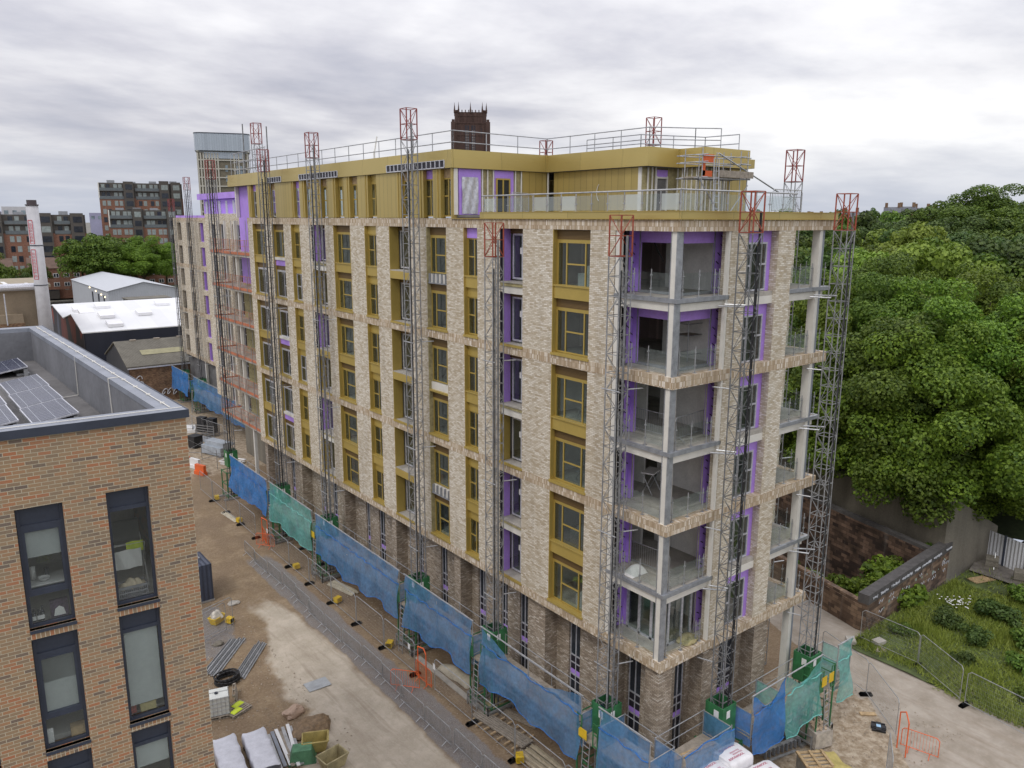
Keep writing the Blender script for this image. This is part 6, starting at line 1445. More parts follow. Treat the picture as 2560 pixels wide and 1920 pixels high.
for x, y, l in ((37.4, 1.25, 'stack of grey paving rings against the white hoarding'), (36.6, -.9, 'second grey stack of slabs against the hoarding')):
    m = MB(); r7 = random.Random(int(x * 10))
    for i in range(7): m.box(-.45 + r7.uniform(-.08, .08), .45 + r7.uniform(-.08, .08), -.4, .4, i * .13, i * .13 + .115)
    solid('slab_stack', m, mt['concd'], l, 'slabs', (x, y, 0), R(20))
solid('steel_prop', MB().tube((36.9, .9, 0), (37.7, 1.2, 1.2), .03), mt['galv'], 'thin steel prop leaning on the grey stack', 'prop')
m = MB()
for i in range(6): m.box(-.9, .9, -.4 + i * .14, -.32 + i * .14, 0, .06)
solid('batten_pile', m, mt['wood'], 'pale timber slats lying on the bare ground by the hoarding', 'timber', (34.9, .9, .05), R(-20))
# rough ground and the rising wooded hill
def hill(x, y):
    d = (x - 30) * math.cos(0) + (y - 0) * .25
    return 3.2 * sstep(34, 44, x - max(0, y) * .27) + 6 * sstep(60, 150, d) + 10 * sstep(150, 330, d)
hm = MB(); hm.grid(lambda u, v: (19.0 + 15 * u ** 1 * 1.35, -40 + 42.2 * v, .03 + .12 * fb(19 + 20 * u, -40 + 42 * v, .3, 3)), 40, 80)
GR = plain('rough_grass_ground', (.075, .10, .030), rough=.95, var=.45, nscale=.8, bump=.4)
struct('rough_ground', hm, GR, smooth=True)
struct('track', MB().add([(17.0, -7.5, .035), (19.6, -14, .035), (14, -14, .03), (14, -8, .03)], [(0, 3, 2, 1)]) if False else MB().quad((35.5, -3, .2), (39.5, -3, .2), (40, 2.9, .2), (35.5, 2.0, .2)), plain('bare_grey_ground', (.16, .145, .13), var=.3, nscale=2))
struct('hillside', MB().grid(lambda u, v: (40 + 460 * u ** 1.5, -260 + 620 * v, hill(40 + 460 * u ** 1.5, -260 + 620 * v)), 40, 60), plain('woodland_floor', (.04, .055, .02), rough=1, var=.4, nscale=.4), smooth=True)
struct('cutting_floor', MB().quad((21.9, 2.9, -2), (32.5, 3, -7), (45, 50, -7), (33.5, 48, -2)), plain('cutting_earth', (.055, .05, .028), rough=1, var=.4, nscale=.6))

# ------------------------------------------------------------------ vegetation
def leafmesh(name, centres, n, leaf, mat, rad=None, up=.35):
    """leaf sized faces scattered over clumps: centres = array (k, 4) of x, y, z, r"""
    C_ = np.array(centres, float); k = len(C_); w_ = C_[:, 3] ** 2; idx = rng.choice(k, n, p=w_ / w_.sum())
    d = rng.normal(size=(n, 3)); d[:, 2] = d[:, 2] * .8 + .28; d /= np.linalg.norm(d, axis=1)[:, None]
    rr = rng.uniform(.62, 1.08, n) ** .6
    P = C_[idx, :3] + d * (C_[idx, 3] * rr)[:, None] * np.array([1, 1, .8])
    nrm = d + rng.normal(size=(n, 3)) * .55; nrm[:, 2] += up; nrm /= np.linalg.norm(nrm, axis=1)[:, None]
    a = np.cross(nrm, rng.normal(size=(n, 3))); a /= np.linalg.norm(a, axis=1)[:, None]; b = np.cross(nrm, a)
    s = leaf * rng.uniform(.6, 1.35, n)[:, None]
    V = np.stack([P - a * s * .55, P - b * s * .38 + nrm * s * .08, P + a * s * .6, P + b * s * .38 + nrm * s * .08], 1).reshape(-1, 3)
    me = bpy.data.meshes.new(name); me.vertices.add(4 * n); me.vertices.foreach_set('co', V.astype(np.float32).ravel())
    me.loops.add(4 * n); me.loops.foreach_set('vertex_index', np.arange(4 * n, dtype=np.int32)); me.polygons.add(n)
    me.polygons.foreach_set('loop_start', np.arange(0, 4 * n, 4, dtype=np.int32)); me.update(calc_edges=True); me.validate(); me.materials.append(mat); return me
def clumps(Rx, H, z0, k, seed, cr=.30):
    r_ = np.random.default_rng(seed); out_ = []
    for i in range(k):
        th = r_.uniform(0, 2 * math.pi); ph = math.acos(r_.uniform(-.55, 1)); q = r_.uniform(.5, .95)
        lump = 1 + .18 * math.sin(3 * th + seed) + .12 * math.sin(5 * ph + seed * 2)
        rr_ = Rx * cr * r_.uniform(.6, 1.25)
        out_.append((Rx * q * lump * math.sin(ph) * math.cos(th), Rx * q * lump * math.sin(ph) * math.sin(th), z0 + H / 2 + H / 2 * q * math.cos(ph) * lump, rr_))
    out_.append((0, 0, z0 + H * .5, Rx * .45)); return out_
def trunk_mb(H, r_, seed, spread):
    m = MB(); rr_ = random.Random(seed); m.tube((0, 0, -.5), (.1, .05, H * .45), r_, 8, r_ * .65)
    for i in range(7):
        a = i * 6.28 / 7 + rr_.random() * .5; z = H * rr_.uniform(.28, .45); e = spread * rr_.uniform(.5, .8); mid = (e * .5 * math.cos(a), e * .5 * math.sin(a), z + H * .18)
        m.tube((.05, .03, z), mid, r_ * .42, 6, r_ * .26); m.tube(mid, (e * math.cos(a), e * math.sin(a), z + H * rr_.uniform(.3, .45)), r_ * .26, 5, r_ * .08)
    return m
BARK = plain('bark', (.10, .075, .05), rough=.95, var=.3, nscale=4)
LG = leafmat('leaf_bright', (.050, .100, .010), (.225, .325, .036)); LD = leafmat('leaf_dark', (.036, .072, .018), (.125, .185, .042)); LY_ = leafmat('leaf_yellow', (.13, .205, .028), (.29, .39, .062)); LM = leafmat('leaf_mid', (.040, .084, .012), (.175, .255, .036))
PR = {}
def proto(key, Rx, H, z0, k, n, leaf, mat, seed, cr=.3):
    PR[key] = (leafmesh('leaf_crown', clumps(Rx, H, z0, k, seed, cr), n, leaf, mat), trunk_mb(z0 + H, .035 * Rx + .12, seed, Rx).mesh('trunk', BARK))
proto('near1', 5.4, 15.5, 1.2, 110, 64000, .205, LG, 3, .23); proto('near2', 5.8, 16, 1.0, 120, 66000, .205, LM, 5, .22); proto('near3', 5.0, 15, 1.5, 100, 58000, .20, LG, 8, .24)
proto('mid1', 6.5, 15, 2.5, 80, 20000, .42, LD, 11, .25); proto('mid2', 6.0, 14, 2.5, 75, 18000, .42, LY_, 12, .25); proto('mid3', 7, 16, 2.5, 80, 20000, .44, LM, 13, .25)
proto('far1', 8, 16, 2, 60, 8000, .8, LD, 15, .26); proto('far2', 8, 15, 2, 60, 8000, .8, LM, 16, .26)
def tree(key, x, y, z, s, rz, lab, grp='trees on the wooded slope', sz=None):
    t = thing('tree', lab, 'tree', (x, y, z), rz, grp); a, b = PR[key]
    for nm_, me_ in (('crown', a), ('trunk', b)): o = bpy.data.objects.new(nm_, me_); link(o, t)
    t.scale = (s, s, sz or s); return t
HT = {k: max(v.co.z for v in m[0].vertices) for k, m in PR.items()}
def polar(azd, D): return (CAM.x + D * math.sin(R(azd)), CAM.y + D * math.cos(R(azd)))
rt_ = random.Random(31)
kinds = {'near1': 'bright green broad tree', 'near2': 'mid green dense tree', 'near3': 'bright green tall tree', 'mid1': 'dark green tree', 'mid2': 'pale yellow green tree', 'mid3': 'mid green tree', 'far1': 'dark distant tree', 'far2': 'distant green tree'}
ordn = ['', 'second', 'third', 'fourth', 'fifth', 'sixth', 'seventh', 'eighth', 'ninth', 'tenth', 'eleventh', 'twelfth', 'thirteenth', 'fourteenth', 'fifteenth', 'sixteenth', 'seventeenth', 'eighteenth']
def row(D, az0, az1, n, keys, ztop, base, jitter, rowname, scl=1.0):
    for i in range(n):
        a = az0 + (az1 - az0) * (i + .5) / n + rt_.uniform(-.5, .5) * jitter; d = D * rt_.uniform(.96, 1.05); x, y = polar(a, d)
        k = keys[i % len(keys)] if isinstance(keys, list) else keys; top = ztop(a) if callable(ztop) else ztop; H = HT[k]
        top += rt_.uniform(-.7, .7); sz = max(.5, (top - base) / H)
        place = 'leftmost' if i == 0 else (ordn[i] + ' from the left')
        tree(k, x, y, base, sz * scl if scl > 0 else -scl, rt_.random() * 6.28, f'{kinds[k]}, {place} in the {rowname}', sz=sz)
def dwall(a): return 70.0 if a > 67.8 else 50.4 / (math.sin(R(a)) - .268 * math.cos(R(a)))
def front(n, az0, az1, extra, ztop, base, keys, rowname, s):
    for i in range(n):
        a = az0 + (az1 - az0) * (i + .5) / n; x, y = polar(a, dwall(a) + extra); k = keys[i % len(keys)]; H = HT[k]; top = ztop + rt_.uniform(-.8, .8)
        tree(k, x, y, base, s * rt_.uniform(.92, 1.1), rt_.random() * 6.28, f'{kinds[k]}, {"leftmost" if i == 0 else ordn[i] + " from the left"} in the {rowname}', sz=(top - base) / H)
front(9, 55.5, 78, 2.4, 17.6, -1.6, ['near2', 'near1', 'near3'], 'front row above the concrete wall', 1.12)
front(9, 56.5, 79, 9.5, 19.8, 2.4, ['near1', 'near3', 'near2'], 'second row of the wood', 1.05)
x, y = polar(69.6, 68.5); tree('near1', x, y, -.8, 1.0, 2.2, 'low spreading tree hanging over the white hoarding', sz=.72)
row(82, 53, 78, 9, ['near3', 'near1', 'near1', 'near2'], lambda a: 21.2, 3.2, 1.2, 'third row of the wood', 1.0)
row(100, 52, 77, 9, ['mid1', 'mid3', 'mid1', 'mid2', 'mid2', 'mid3'], lambda a: 22.2 if a < 62 else 22.8, 5.0, 1, 'fourth row of the wood', 1.0)
row(125, 52, 77, 10, ['mid1', 'mid1', 'mid3', 'mid3', 'mid2', 'mid1'], lambda a: 23.6, 7.0, 1, 'fifth row of the wood', 1.05)
row(155, 52, 77, 11, ['mid1', 'mid3'], lambda a: 25.6 if a > 66 else 24.6, 8.0, 1, 'sixth row of the wood', 1.1)
row(195, 52, 77, 12, ['far1', 'far2'], lambda a: 27.8 if a > 66 else 27.0, 9.0, 1, 'seventh row of the wood', 1.0)
row(240, 50, 78, 13, ['far1', 'far2'], lambda a: 29.2 if a > 66 else 28.2, 10.0, 1, 'skyline row of the wood', 1.0)
x, y = polar(68.4, 185); tree('near2', x, y, 9, 2.1, .4, 'largest dark tree standing above the wood on the skyline', sz=22.9 / HT['near2'])
x, y = polar(66.6, 190); tree('mid3', x, y, 9, 1.15, 1.4, 'left shoulder tree of the largest skyline tree', sz=20.0 / HT['mid3'])
x, y = polar(62.0, 235); tree('far1', x, y, 14, .42, 1, 'small dark rounded tree on the skyline by the chimneys', sz=.70)
x, y = polar(66.2, 92); tree('mid2', x, y, 4, .95, 2, 'palest yellow tree in the middle of the wood', sz=19.0 / HT['mid2'])
x, y = polar(65.0, 113); tree('mid2', x, y, 6, .85, 3, 'pale round tree behind the palest yellow one', sz=18.8 / HT['mid2'])
# left trees
lt = 'trees between the sheds and the far flats'
f_ = 1.34
def far_pair(key, x, y, s, rz, l, sz): tree(key, CAM.x + (x - CAM.x) * f_, CAM.y + (y - CAM.y) * f_, 2, s * f_, rz, l, lt, sz=sz)
far_pair('mid3', 11.5, 168.5, .95, 1, 'left half of the tree pair behind the grey shed', 1.02); far_pair('near1', 20.5, 166.5, 1.2, 2, 'right bright tree of the pair behind the grey shed', 1.10)
far_pair('near3', 25.8, 169, .95, 3, 'rounded tree touching the left end of the far wing', 1.0); far_pair('mid3', 16.0, 172, .95, 2.2, 'tree in the gap of the pair behind the grey shed', .98)
tree('mid3', -8.5, 150, 4, .62, 0, 'bright tree at the left edge behind the brown warehouse', lt, sz=.80); tree('mid1', -3.4, 152, 4, .42, 2, 'low dark tree right of the chimney', lt, sz=.62); tree('mid1', -13, 158, 4, .7, 2, 'tree cut by the left edge behind the brown warehouse', lt, sz=.82)
tree('mid3', 9, 240, 4, .5, 2, 'small bush by the brown roofed houses', lt, sz=.45); tree('far1', 32, 262, 4, .8, 2, 'tree in the gap between the two far brick blocks', lt, sz=.75)
tree('far2', 36, 290, 4, .8, 1, 'second tree in the gap between the far brick blocks', lt, sz=.85)
# shrubs
def shrub(x, y, z, s, lab, mat=LM, n=1400, leaf=.13, k=12, h=.9):
    me_ = leafmesh('shrub_leaves', clumps(.8, h, .0, k, int(abs(x * 13 + y * 7)) % 97, .4), n, leaf, mat); t = thing('shrub', lab, 'shrub', (x, y, z), 0, 'shrubs and weeds')
    o = bpy.data.objects.new('foliage', me_); link(o, t); part('stem', MB().tube((0, 0, 0), (0, 0, h * .6), .03, 5), BARK, t); t.scale = (s, s, s); return t
SH = [(24.3, 4.2, .0, 1.9, 'shrub behind the near end of the graffiti wall'), (26.6, 3.9, -.5, 2.3, 'second shrub behind the graffiti wall'), (28.6, 4.3, -1.2, 2.9, 'third taller shrub behind the graffiti wall'), (30.3, 4.0, .0, 1.6, 'small shrub where the dark wall meets the graffiti wall'),
 (24.2, 7.5, -.3, 1.5, 'shrub on the bank behind the low stone wall'), (24.6, 10.2, -.2, 1.5, 'leafy clump farther along the low stone wall'), (25.4, 13, 0, 1.3, 'farthest shrub on the low stone wall'), (33.5, 3.4, 1.4, .9, 'weeds growing from the top of the dark wall'), (36.2, 3.6, 2.2, .7, 'ivy tuft on the far end of the graffiti coping'),
 (22.6, 3.2, 1.2, .6, 'weeds on top of the low stone wall corner')]
for x, y, z, s, l in SH: shrub(x, y, z, s, l, mat=LM if int(x) % 2 else LG)
for i, (x, y, s) in enumerate([(29.5, -2.2, 1.5), (27.5, -4.6, 1.3), (31.5, -5, 1.6), (25.5, -2.4, 1.1), (24, -5.5, 1.1), (33.2, -2.2, 1.2), (22.5, -3.2, .8), (29.5, -8, 1.2), (35, -6, 1.4), (26.2, -.4, 1.2), (22.8, .6, .8), (21.5, -6.8, .8), (26, -9, 1)]):
    shrub(x, y, 0, s, ['bramble clump in the middle of the rough grass', 'dark weed clump nearer the lane fence', 'big weed clump right of the middle of the grass', 'low bush below the graffiti wall', 'low nettle patch near the fence posts', 'bush in front of the timber slats', 'small weed clump inside the grass fence', 'weed clump toward the right edge', 'far right bramble patch', 'bush close to the foot of the graffiti wall', 'weeds in the corner of grass fence and wall', 'weed tuft at the bottom right fence', 'nettles in the lower right grass'][i], mat=LD if i % 3 == 0 else LM, h=.75)
# grass
ng = 62000; gx = rng.uniform(18.6, 39, ng); gy = rng.uniform(-16, 2.1, ng)
edge = np.where(gy > -1.7, 19.6, 19.6 + (gy + 1.7) * .42) + rng.normal(size=ng) * .18
keep = (gx > edge) & ~((gx > 33.3) & (gy > -1.2) & (rng.random(ng) < .93)) & ~((((gx - 25.6) / 2.4) ** 2 + ((gy + 6.6) / 1.3) ** 2 < 1) & (rng.random(ng) < .8)) & ~((((gx - 21.3) / 1.6) ** 2 + ((gy - .4) / .9) ** 2 < 1) & (rng.random(ng) < .6))
gx, gy = gx[keep], gy[keep]; n = len(gx); hgt = rng.uniform(.12, .48, n) * (.75 + .5 * np.sin(gx * 1.1) * np.cos(gy * .9)); an = rng.uniform(0, 6.28, n); wd = rng.uniform(.02, .05, n); ln = rng.normal(size=(n, 2)) * .16
V = np.zeros((n, 3, 3), np.float32); V[:, 0] = np.stack([gx - wd * np.cos(an), gy - wd * np.sin(an), np.full(n, .02)], 1); V[:, 1] = np.stack([gx + wd * np.cos(an), gy + wd * np.sin(an), np.full(n, .02)], 1); V[:, 2] = np.stack([gx + ln[:, 0], gy + ln[:, 1], .05 + np.abs(hgt)], 1)
me = bpy.data.meshes.new('rough_grass'); me.vertices.add(3 * n); me.vertices.foreach_set('co', V.ravel()); me.loops.add(3 * n); me.loops.foreach_set('vertex_index', np.arange(3 * n, dtype=np.int32)); me.polygons.add(n); me.polygons.foreach_set('loop_start', np.arange(0, 3 * n, 3, dtype=np.int32)); me.update(calc_edges=True); me.validate()
me.materials.append(leafmat('grass_blade', (.12, .175, .025), (.34, .39, .075), .35)); o = bpy.data.objects.new('rough_grass', me); link(o); o['kind'] = 'stuff'; o['label'] = 'rough knee high grass between lane and graffiti wall'
m = MB()
for i in range(160):
    cx, cy_ = ((29.2, .1), (33.4, -3.6), (31, -7))[i % 3]; x, y = cx + r6.gauss(0, .55), cy_ + r6.gauss(0, .4); z = .42 + r6.random() * .15; m.quad((x, y, z), (x + .09, y, z + .02), (x + .09, y + .09, z), (x, y + .09, z))
part('white_flowers', m, mt['white'], kind='stuff')['label'] = 'patches of small white flowers in the rough grass'

# ------------------------------------------------------------------ left background: sheds and far flats
def gableshed(name, lab, x0, x1, ys_, ridges, eave, z0, wall, roof, axis='y', extra=None):
    """ridge lines run along x; ys_: list of eave/valley y's, ridges: list of (y, z)"""
    t = thing(name, lab, 'warehouse', (x0, ys_[0][0], 0))
    prof = [ys_[0]]
    for (ry, rz_), e in zip(ridges, ys_[1:]): prof += [(ry, rz_), e]
    m = MB(); n = len(prof)
    for x in (x0, x1):
        pts = [(x, prof[0][0], z0)] + [(x, y, z) for y, z in prof] + [(x, prof[-1][0], z0)]; m.poly(pts if x == x0 else pts[::-1])
    m.quad((x0, prof[0][0], z0), (x1, prof[0][0], z0), (x1, prof[0][0], prof[0][1]), (x0, prof[0][0], prof[0][1])); m.quad((x1, prof[-1][0], z0), (x0, prof[-1][0], z0), (x0, prof[-1][0], prof[-1][1]), (x1, prof[-1][0], prof[-1][1]))
    w_ = part('walls', m, wall, t, world=True)
    rf = MB()
    for (ya, za), (yb_, zb_) in zip(prof, prof[1:]): rf.add([(x0 - .25, ya, za + .03), (x1 + .2, ya, za + .03), (x1 + .2, yb_, zb_ + .03), (x0 - .25, yb_, zb_ + .03), (x0 - .25, ya, za + .18), (x1 + .2, ya, za + .18), (x1 + .2, yb_, zb_ + .18), (x0 - .25, yb_, zb_ + .18)], [(0, 3, 2, 1), (4, 5, 6, 7), (0, 1, 5, 4), (1, 2, 6, 5), (2, 3, 7, 6), (3, 0, 4, 7)])
    part('roof', rf, roof, t, world=True); return t
corrg = corrug('asbestos_sheet', (.15, .14, .115), .18, rough=.9, var=.25, axis=0)
bw_ = gableshed('brick_workshop', 'low brick workshop with brown corrugated roof and graffiti on its wall', .6, 26, [(94.2, 5.0), (108, 5.0)], [(101.2, 7.6)], 5, 0, mt['oldbrick'], corrg)
part('gable_cladding', MB().poly([(.56, 94.1, 3.2), (.56, 94.1, 5.0), (.56, 101.2, 7.6), (.56, 108, 5.0), (.56, 108, 3.2)]), plain('dark_grey_render', (.06, .063, .07), var=.15), bw_, world=True)
part('translucent_strip', MB().add([(3, 96.9, 6.24), (26, 96.9, 6.24), (26, 98.2, 6.72), (3, 98.2, 6.72)], [(0, 1, 2, 3)]), plain('aged_rooflight', (.30, .28, .16), var=.15), bw_, world=True)
m = MB()
for i in range(5): m.box(2.5 + i * 3.2, 3.3 + i * 3.2, 100.9, 101.5, 7.6, 7.85)
part('ridge_vents', m, mt['greywood'], bw_, world=True)
part('gutter', MB().box(.4, 26, 93.95, 94.15, 4.85, 5.0), mt['tape'], bw_, world=True)
gm = MB()
for (x, z, s) in ((1.7, 3.4, .9), (1.9, 2.7, .7), (4.9, 1.3, .8), (5.6, 1.3, .8), (6.4, 1.2, .9), (7.6, 1.3, 1.0), (8.5, 1.4, .9)): gm.path([(x + s * .5 * math.cos(q), 94.12, z + s * .5 * math.sin(q * 1.3)) for q in [i * .6 for i in range(9)]], .07, 4)
part('graffiti_letters', gm, plain('silver_spray', (.42, .42, .44), var=.3), bw_, world=True)
MU, t_, bs_ = newmat('painted_mural'); uvn = _n(t_, 'ShaderNodeUVMap'); vo = _n(t_, 'ShaderNodeTexVoronoi'); vo.inputs['Scale'].default_value = .65; vo.inputs['Randomness'].default_value = 1; nn = _noise(t_, .5, 5)
mp_ = _n(t_, 'ShaderNodeMapping'); mp_.inputs['Scale'].default_value = (1.2, .7, 1); t_.links.new(uvn.outputs[0], mp_.inputs[0]); mxv = _n(t_, 'ShaderNodeMix', data_type='VECTOR'); mxv.inputs[0].default_value = .55; t_.links.new(mp_.outputs[0], mxv.inputs[4]); t_.links.new(nn.outputs['Color'], mxv.inputs[5]); t_.links.new(mxv.outputs[1], vo.inputs['Vector'])
sc_r = _n(t_, 'ShaderNodeSeparateColor'); t_.links.new(vo.outputs['Color'], sc_r.inputs[0])
t_.links.new(_ramp(t_, sc_r.outputs[0], [(0, (.035, .03, .04)), (.48, (.05, .045, .06)), (.62, (.20, .035, .03)), (.74, (.30, .06, .04)), (.86, (.09, .10, .14)), (.93, (.50, .50, .53)), (1, (.06, .06, .07))], 'CONSTANT'), bs_.inputs['Base Color'])
wh_ = gableshed('mural_warehouse', 'white roofed warehouse with red and black mural gables and navy side wall', -1.6, 34, [(110.5, 8.0), (126, 8.7), (146, 8.0)], [(118.5, 10.0), (136, 10.0)], 8, 0, mt['navy'], mt['whiteroof'])
part('mural_gable', MB().poly([(-1.66, 110.4, 0), (-1.66, 110.4, 8.0), (-1.66, 118.5, 10.1), (-1.66, 126, 8.8), (-1.66, 136, 10.1), (-1.66, 146, 8.0), (-1.66, 146, 0)][::-1]), MU, wh_, world=True)
m = MB(); 
for (x, y, z) in ((2.0, 112.6, 8.55), (1.7, 116.4, 9.5), (7.2, 116.6, 9.55), (14.5, 117.2, 9.7), (-.2, 121.5, 9.6), (.3, 130, 9.3), (13.6, 131, 9.45), (4.0, 131.5, 9.5), (20, 114, 9)): m.add([(x, y - .9, z - .0), (x + 2.1, y - .9, z), (x + 2.1, y + 1.1, z + .45), (x, y + 1.1, z + .45), (x, y - .9, z + .45), (x + 2.1, y - .9, z + .45), (x + 2.1, y + 1.1, z + .9), (x, y + 1.1, z + .9)], [(0, 3, 2, 1), (4, 5, 6, 7), (0, 1, 5, 4), (1, 2, 6, 5), (2, 3, 7, 6), (3, 0, 4, 7)])
part('rooflights', m, plain('rooflight_white', (.80, .80, .82), var=.03), wh_, world=True)
t = thing('grey_shed', 'large light grey portal shed with shallow pitched roof', 'warehouse', (15.6, 180, 0)); GS = corrug('grey_sheet', (.42, .44, .47), .5, axis=0, var=.05, depth=.5)
m = MB(); m.poly([(15.6, 180, 0), (31, 180, 0), (31, 180, 8.3), (23.3, 180, 10.1), (15.6, 180, 8.3)]).quad((15.6, 225, 0), (15.6, 180, 0), (15.6, 180, 8.3), (15.6, 225, 8.3)); part('walls', m, GS, t, world=True)
part('roof', MB().add([(15.3, 179.7, 8.3), (23.3, 179.7, 10.15), (23.3, 225, 10.15), (15.3, 225, 8.3)], [(0, 1, 2, 3)]).add([(31.3, 179.7, 8.3), (23.3, 179.7, 10.15), (23.3, 225, 10.15), (31.3, 225, 8.3)], [(3, 2, 1, 0)]), plain('pale_grey_roof', (.48, .50, .53), rough=.6, var=.05), t, world=True)
m = MB()
for y in (184, 190, 197): m.box(15.5, 15.58, y, y + 1.2, 4.5, 7)
part('dark_doors', m, mt['navy'], t, world=True)
for i, (y, z) in enumerate(((183, 6.6), (187, 6.9), (193, 7.3), (200, 7.7))): part('wall_light', MB().box(15.4, 15.55, y, y + .4, z, z + .3), glow_mat('lit_wall_lamp', (1, .78, .4), 3.0) if i == 0 else bpy.data.materials['lit_wall_lamp'], t, world=True)
t = thing('dark_lean_to', 'dark cabin with mossy flat roof in front of the grey shed', 'cabin', (17.5, 168, 0)); part('walls', MB().box(17.3, 26.0, 168, 173.5, 0, 7.1), mt['navy'], t, world=True); part('mossy_roof', MB().box(17.1, 26.2, 167.8, 173.8, 7.1, 7.35), corrg, t, world=True); part('white_lettering', MB().path([(18.6, 167.9, 5.6), (18.6, 167.9, 6.8), (19.3, 167.9, 5.7), (19.3, 167.9, 6.8), (20.2, 167.9, 6.8), (20.2, 167.9, 5.6), (21, 167.9, 5.7)], .09, 4), mt['white'], t, world=True)
t = thing('small_dark_hut', 'small black roofed hut at the left end of the far wing', 'hut', (26.8, 160, 0)); part('walls', MB().box(27.2, 32, 160, 164, 0, 6.6), mt['farbrick'], t, world=True); part('roof', MB().prism([(26.9, 159.7), (32.3, 159.7), (32.3, 164.3), (26.9, 164.3)], 6.6, 7.6), mt['slate'], t, world=True)
t = thing('brown_warehouse', 'flat brown rendered warehouse behind the chimney', 'warehouse', (-30, 112, 0)); part('walls', MB().box(-34, -5.3, 112, 128, 0, 15.0).box(-34, -9.0, 110.5, 112, 0, 11.4), plain('brown_render', (.27, .215, .15), var=.12, nscale=.5), t, world=True)
part('roof', MB().box(-34.3, -5.0, 111.8, 128.2, 15.0, 15.35), plain('brown_roof', (.29, .24, .16), var=.15), t, world=True); part('pale_roof_panels', MB().box(-13.6, -13.1, 113, 120, 15.35, 15.42).box(-10.4, -9.9, 113, 120, 15.35, 15.42).box(-7.8, -7.4, 113, 116, 15.35, 15.42), mt['white'], t, world=True)
part('brick_plinth', MB().box(-34.1, -8.9, 110.4, 110.5, 0, 10.2), mt['oldbrick'], t, world=True)
part('ventilation_duct', MB().tube((-12.5, 110.9, 15.2), (-6.9, 110.9, 15.2), .5, 12).tube((-11.0, 110.3, 10), (-11.0, 110.3, 14.4), .09), mt['tape'], t, world=True)
t = thing('chimney_stack', 'tall off white chimney stack with a red framed vertical sign', 'chimney', (-6.4, 110.2, 0)); m = MB(); m.tube((0, 0, 0), (.0, 0, 26.4), 1.0, 20, .76)
part('white_shaft', m, plain('chimney_render', (.47, .47, .49), var=.08, nscale=1.2), t, smooth=True); part('steel_band', MB().tube((0, 0, 20.9), (0, 0, 21.02), .86, 20).tube((0, 0, 15.4), (0, 0, 15.5), .93, 20), mt['slate'], t)
part('soot_cap', MB().tube((0, 0, 26.4), (0, 0, 26.55), .85, 20).tube((0, 0, 26.55), (0, 0, 27.15), .62, 20), plain('soot_metal', (.07, .055, .06), var=.3), t)
m = MB(); mr_ = random.Random(8)
def onc(a, z, r_=.86): return (r_ * math.sin(R(a)), -r_ * math.cos(R(a)), z)
for z0_, z1_ in ((16.3, 20.4), (21.2, 24.4)):
    rr_ = .90 if z0_ < 20 else .845
    m.path([onc(-62, z0_, rr_), onc(-62, z1_, rr_), onc(-22, z1_, rr_), onc(-22, z0_, rr_), onc(-62, z0_, rr_)], .035, 4)
    z = z0_ + .3
    while z < z1_ - .3:
        k_ = mr_.randint(0, 3); a0_, a1_ = -52, -34
        m.path([onc(a0_, z, rr_), onc(a0_, z + .26, rr_), onc(a1_, z + .26, rr_), onc(a1_, z + (.0 if k_ % 2 else .13), rr_), onc(a0_, z + .13 * (k_ % 3), rr_)], .02, 4); z += .44
part('red_sign_lettering', m, plain('red_sign', (.60, .05, .07)), t)
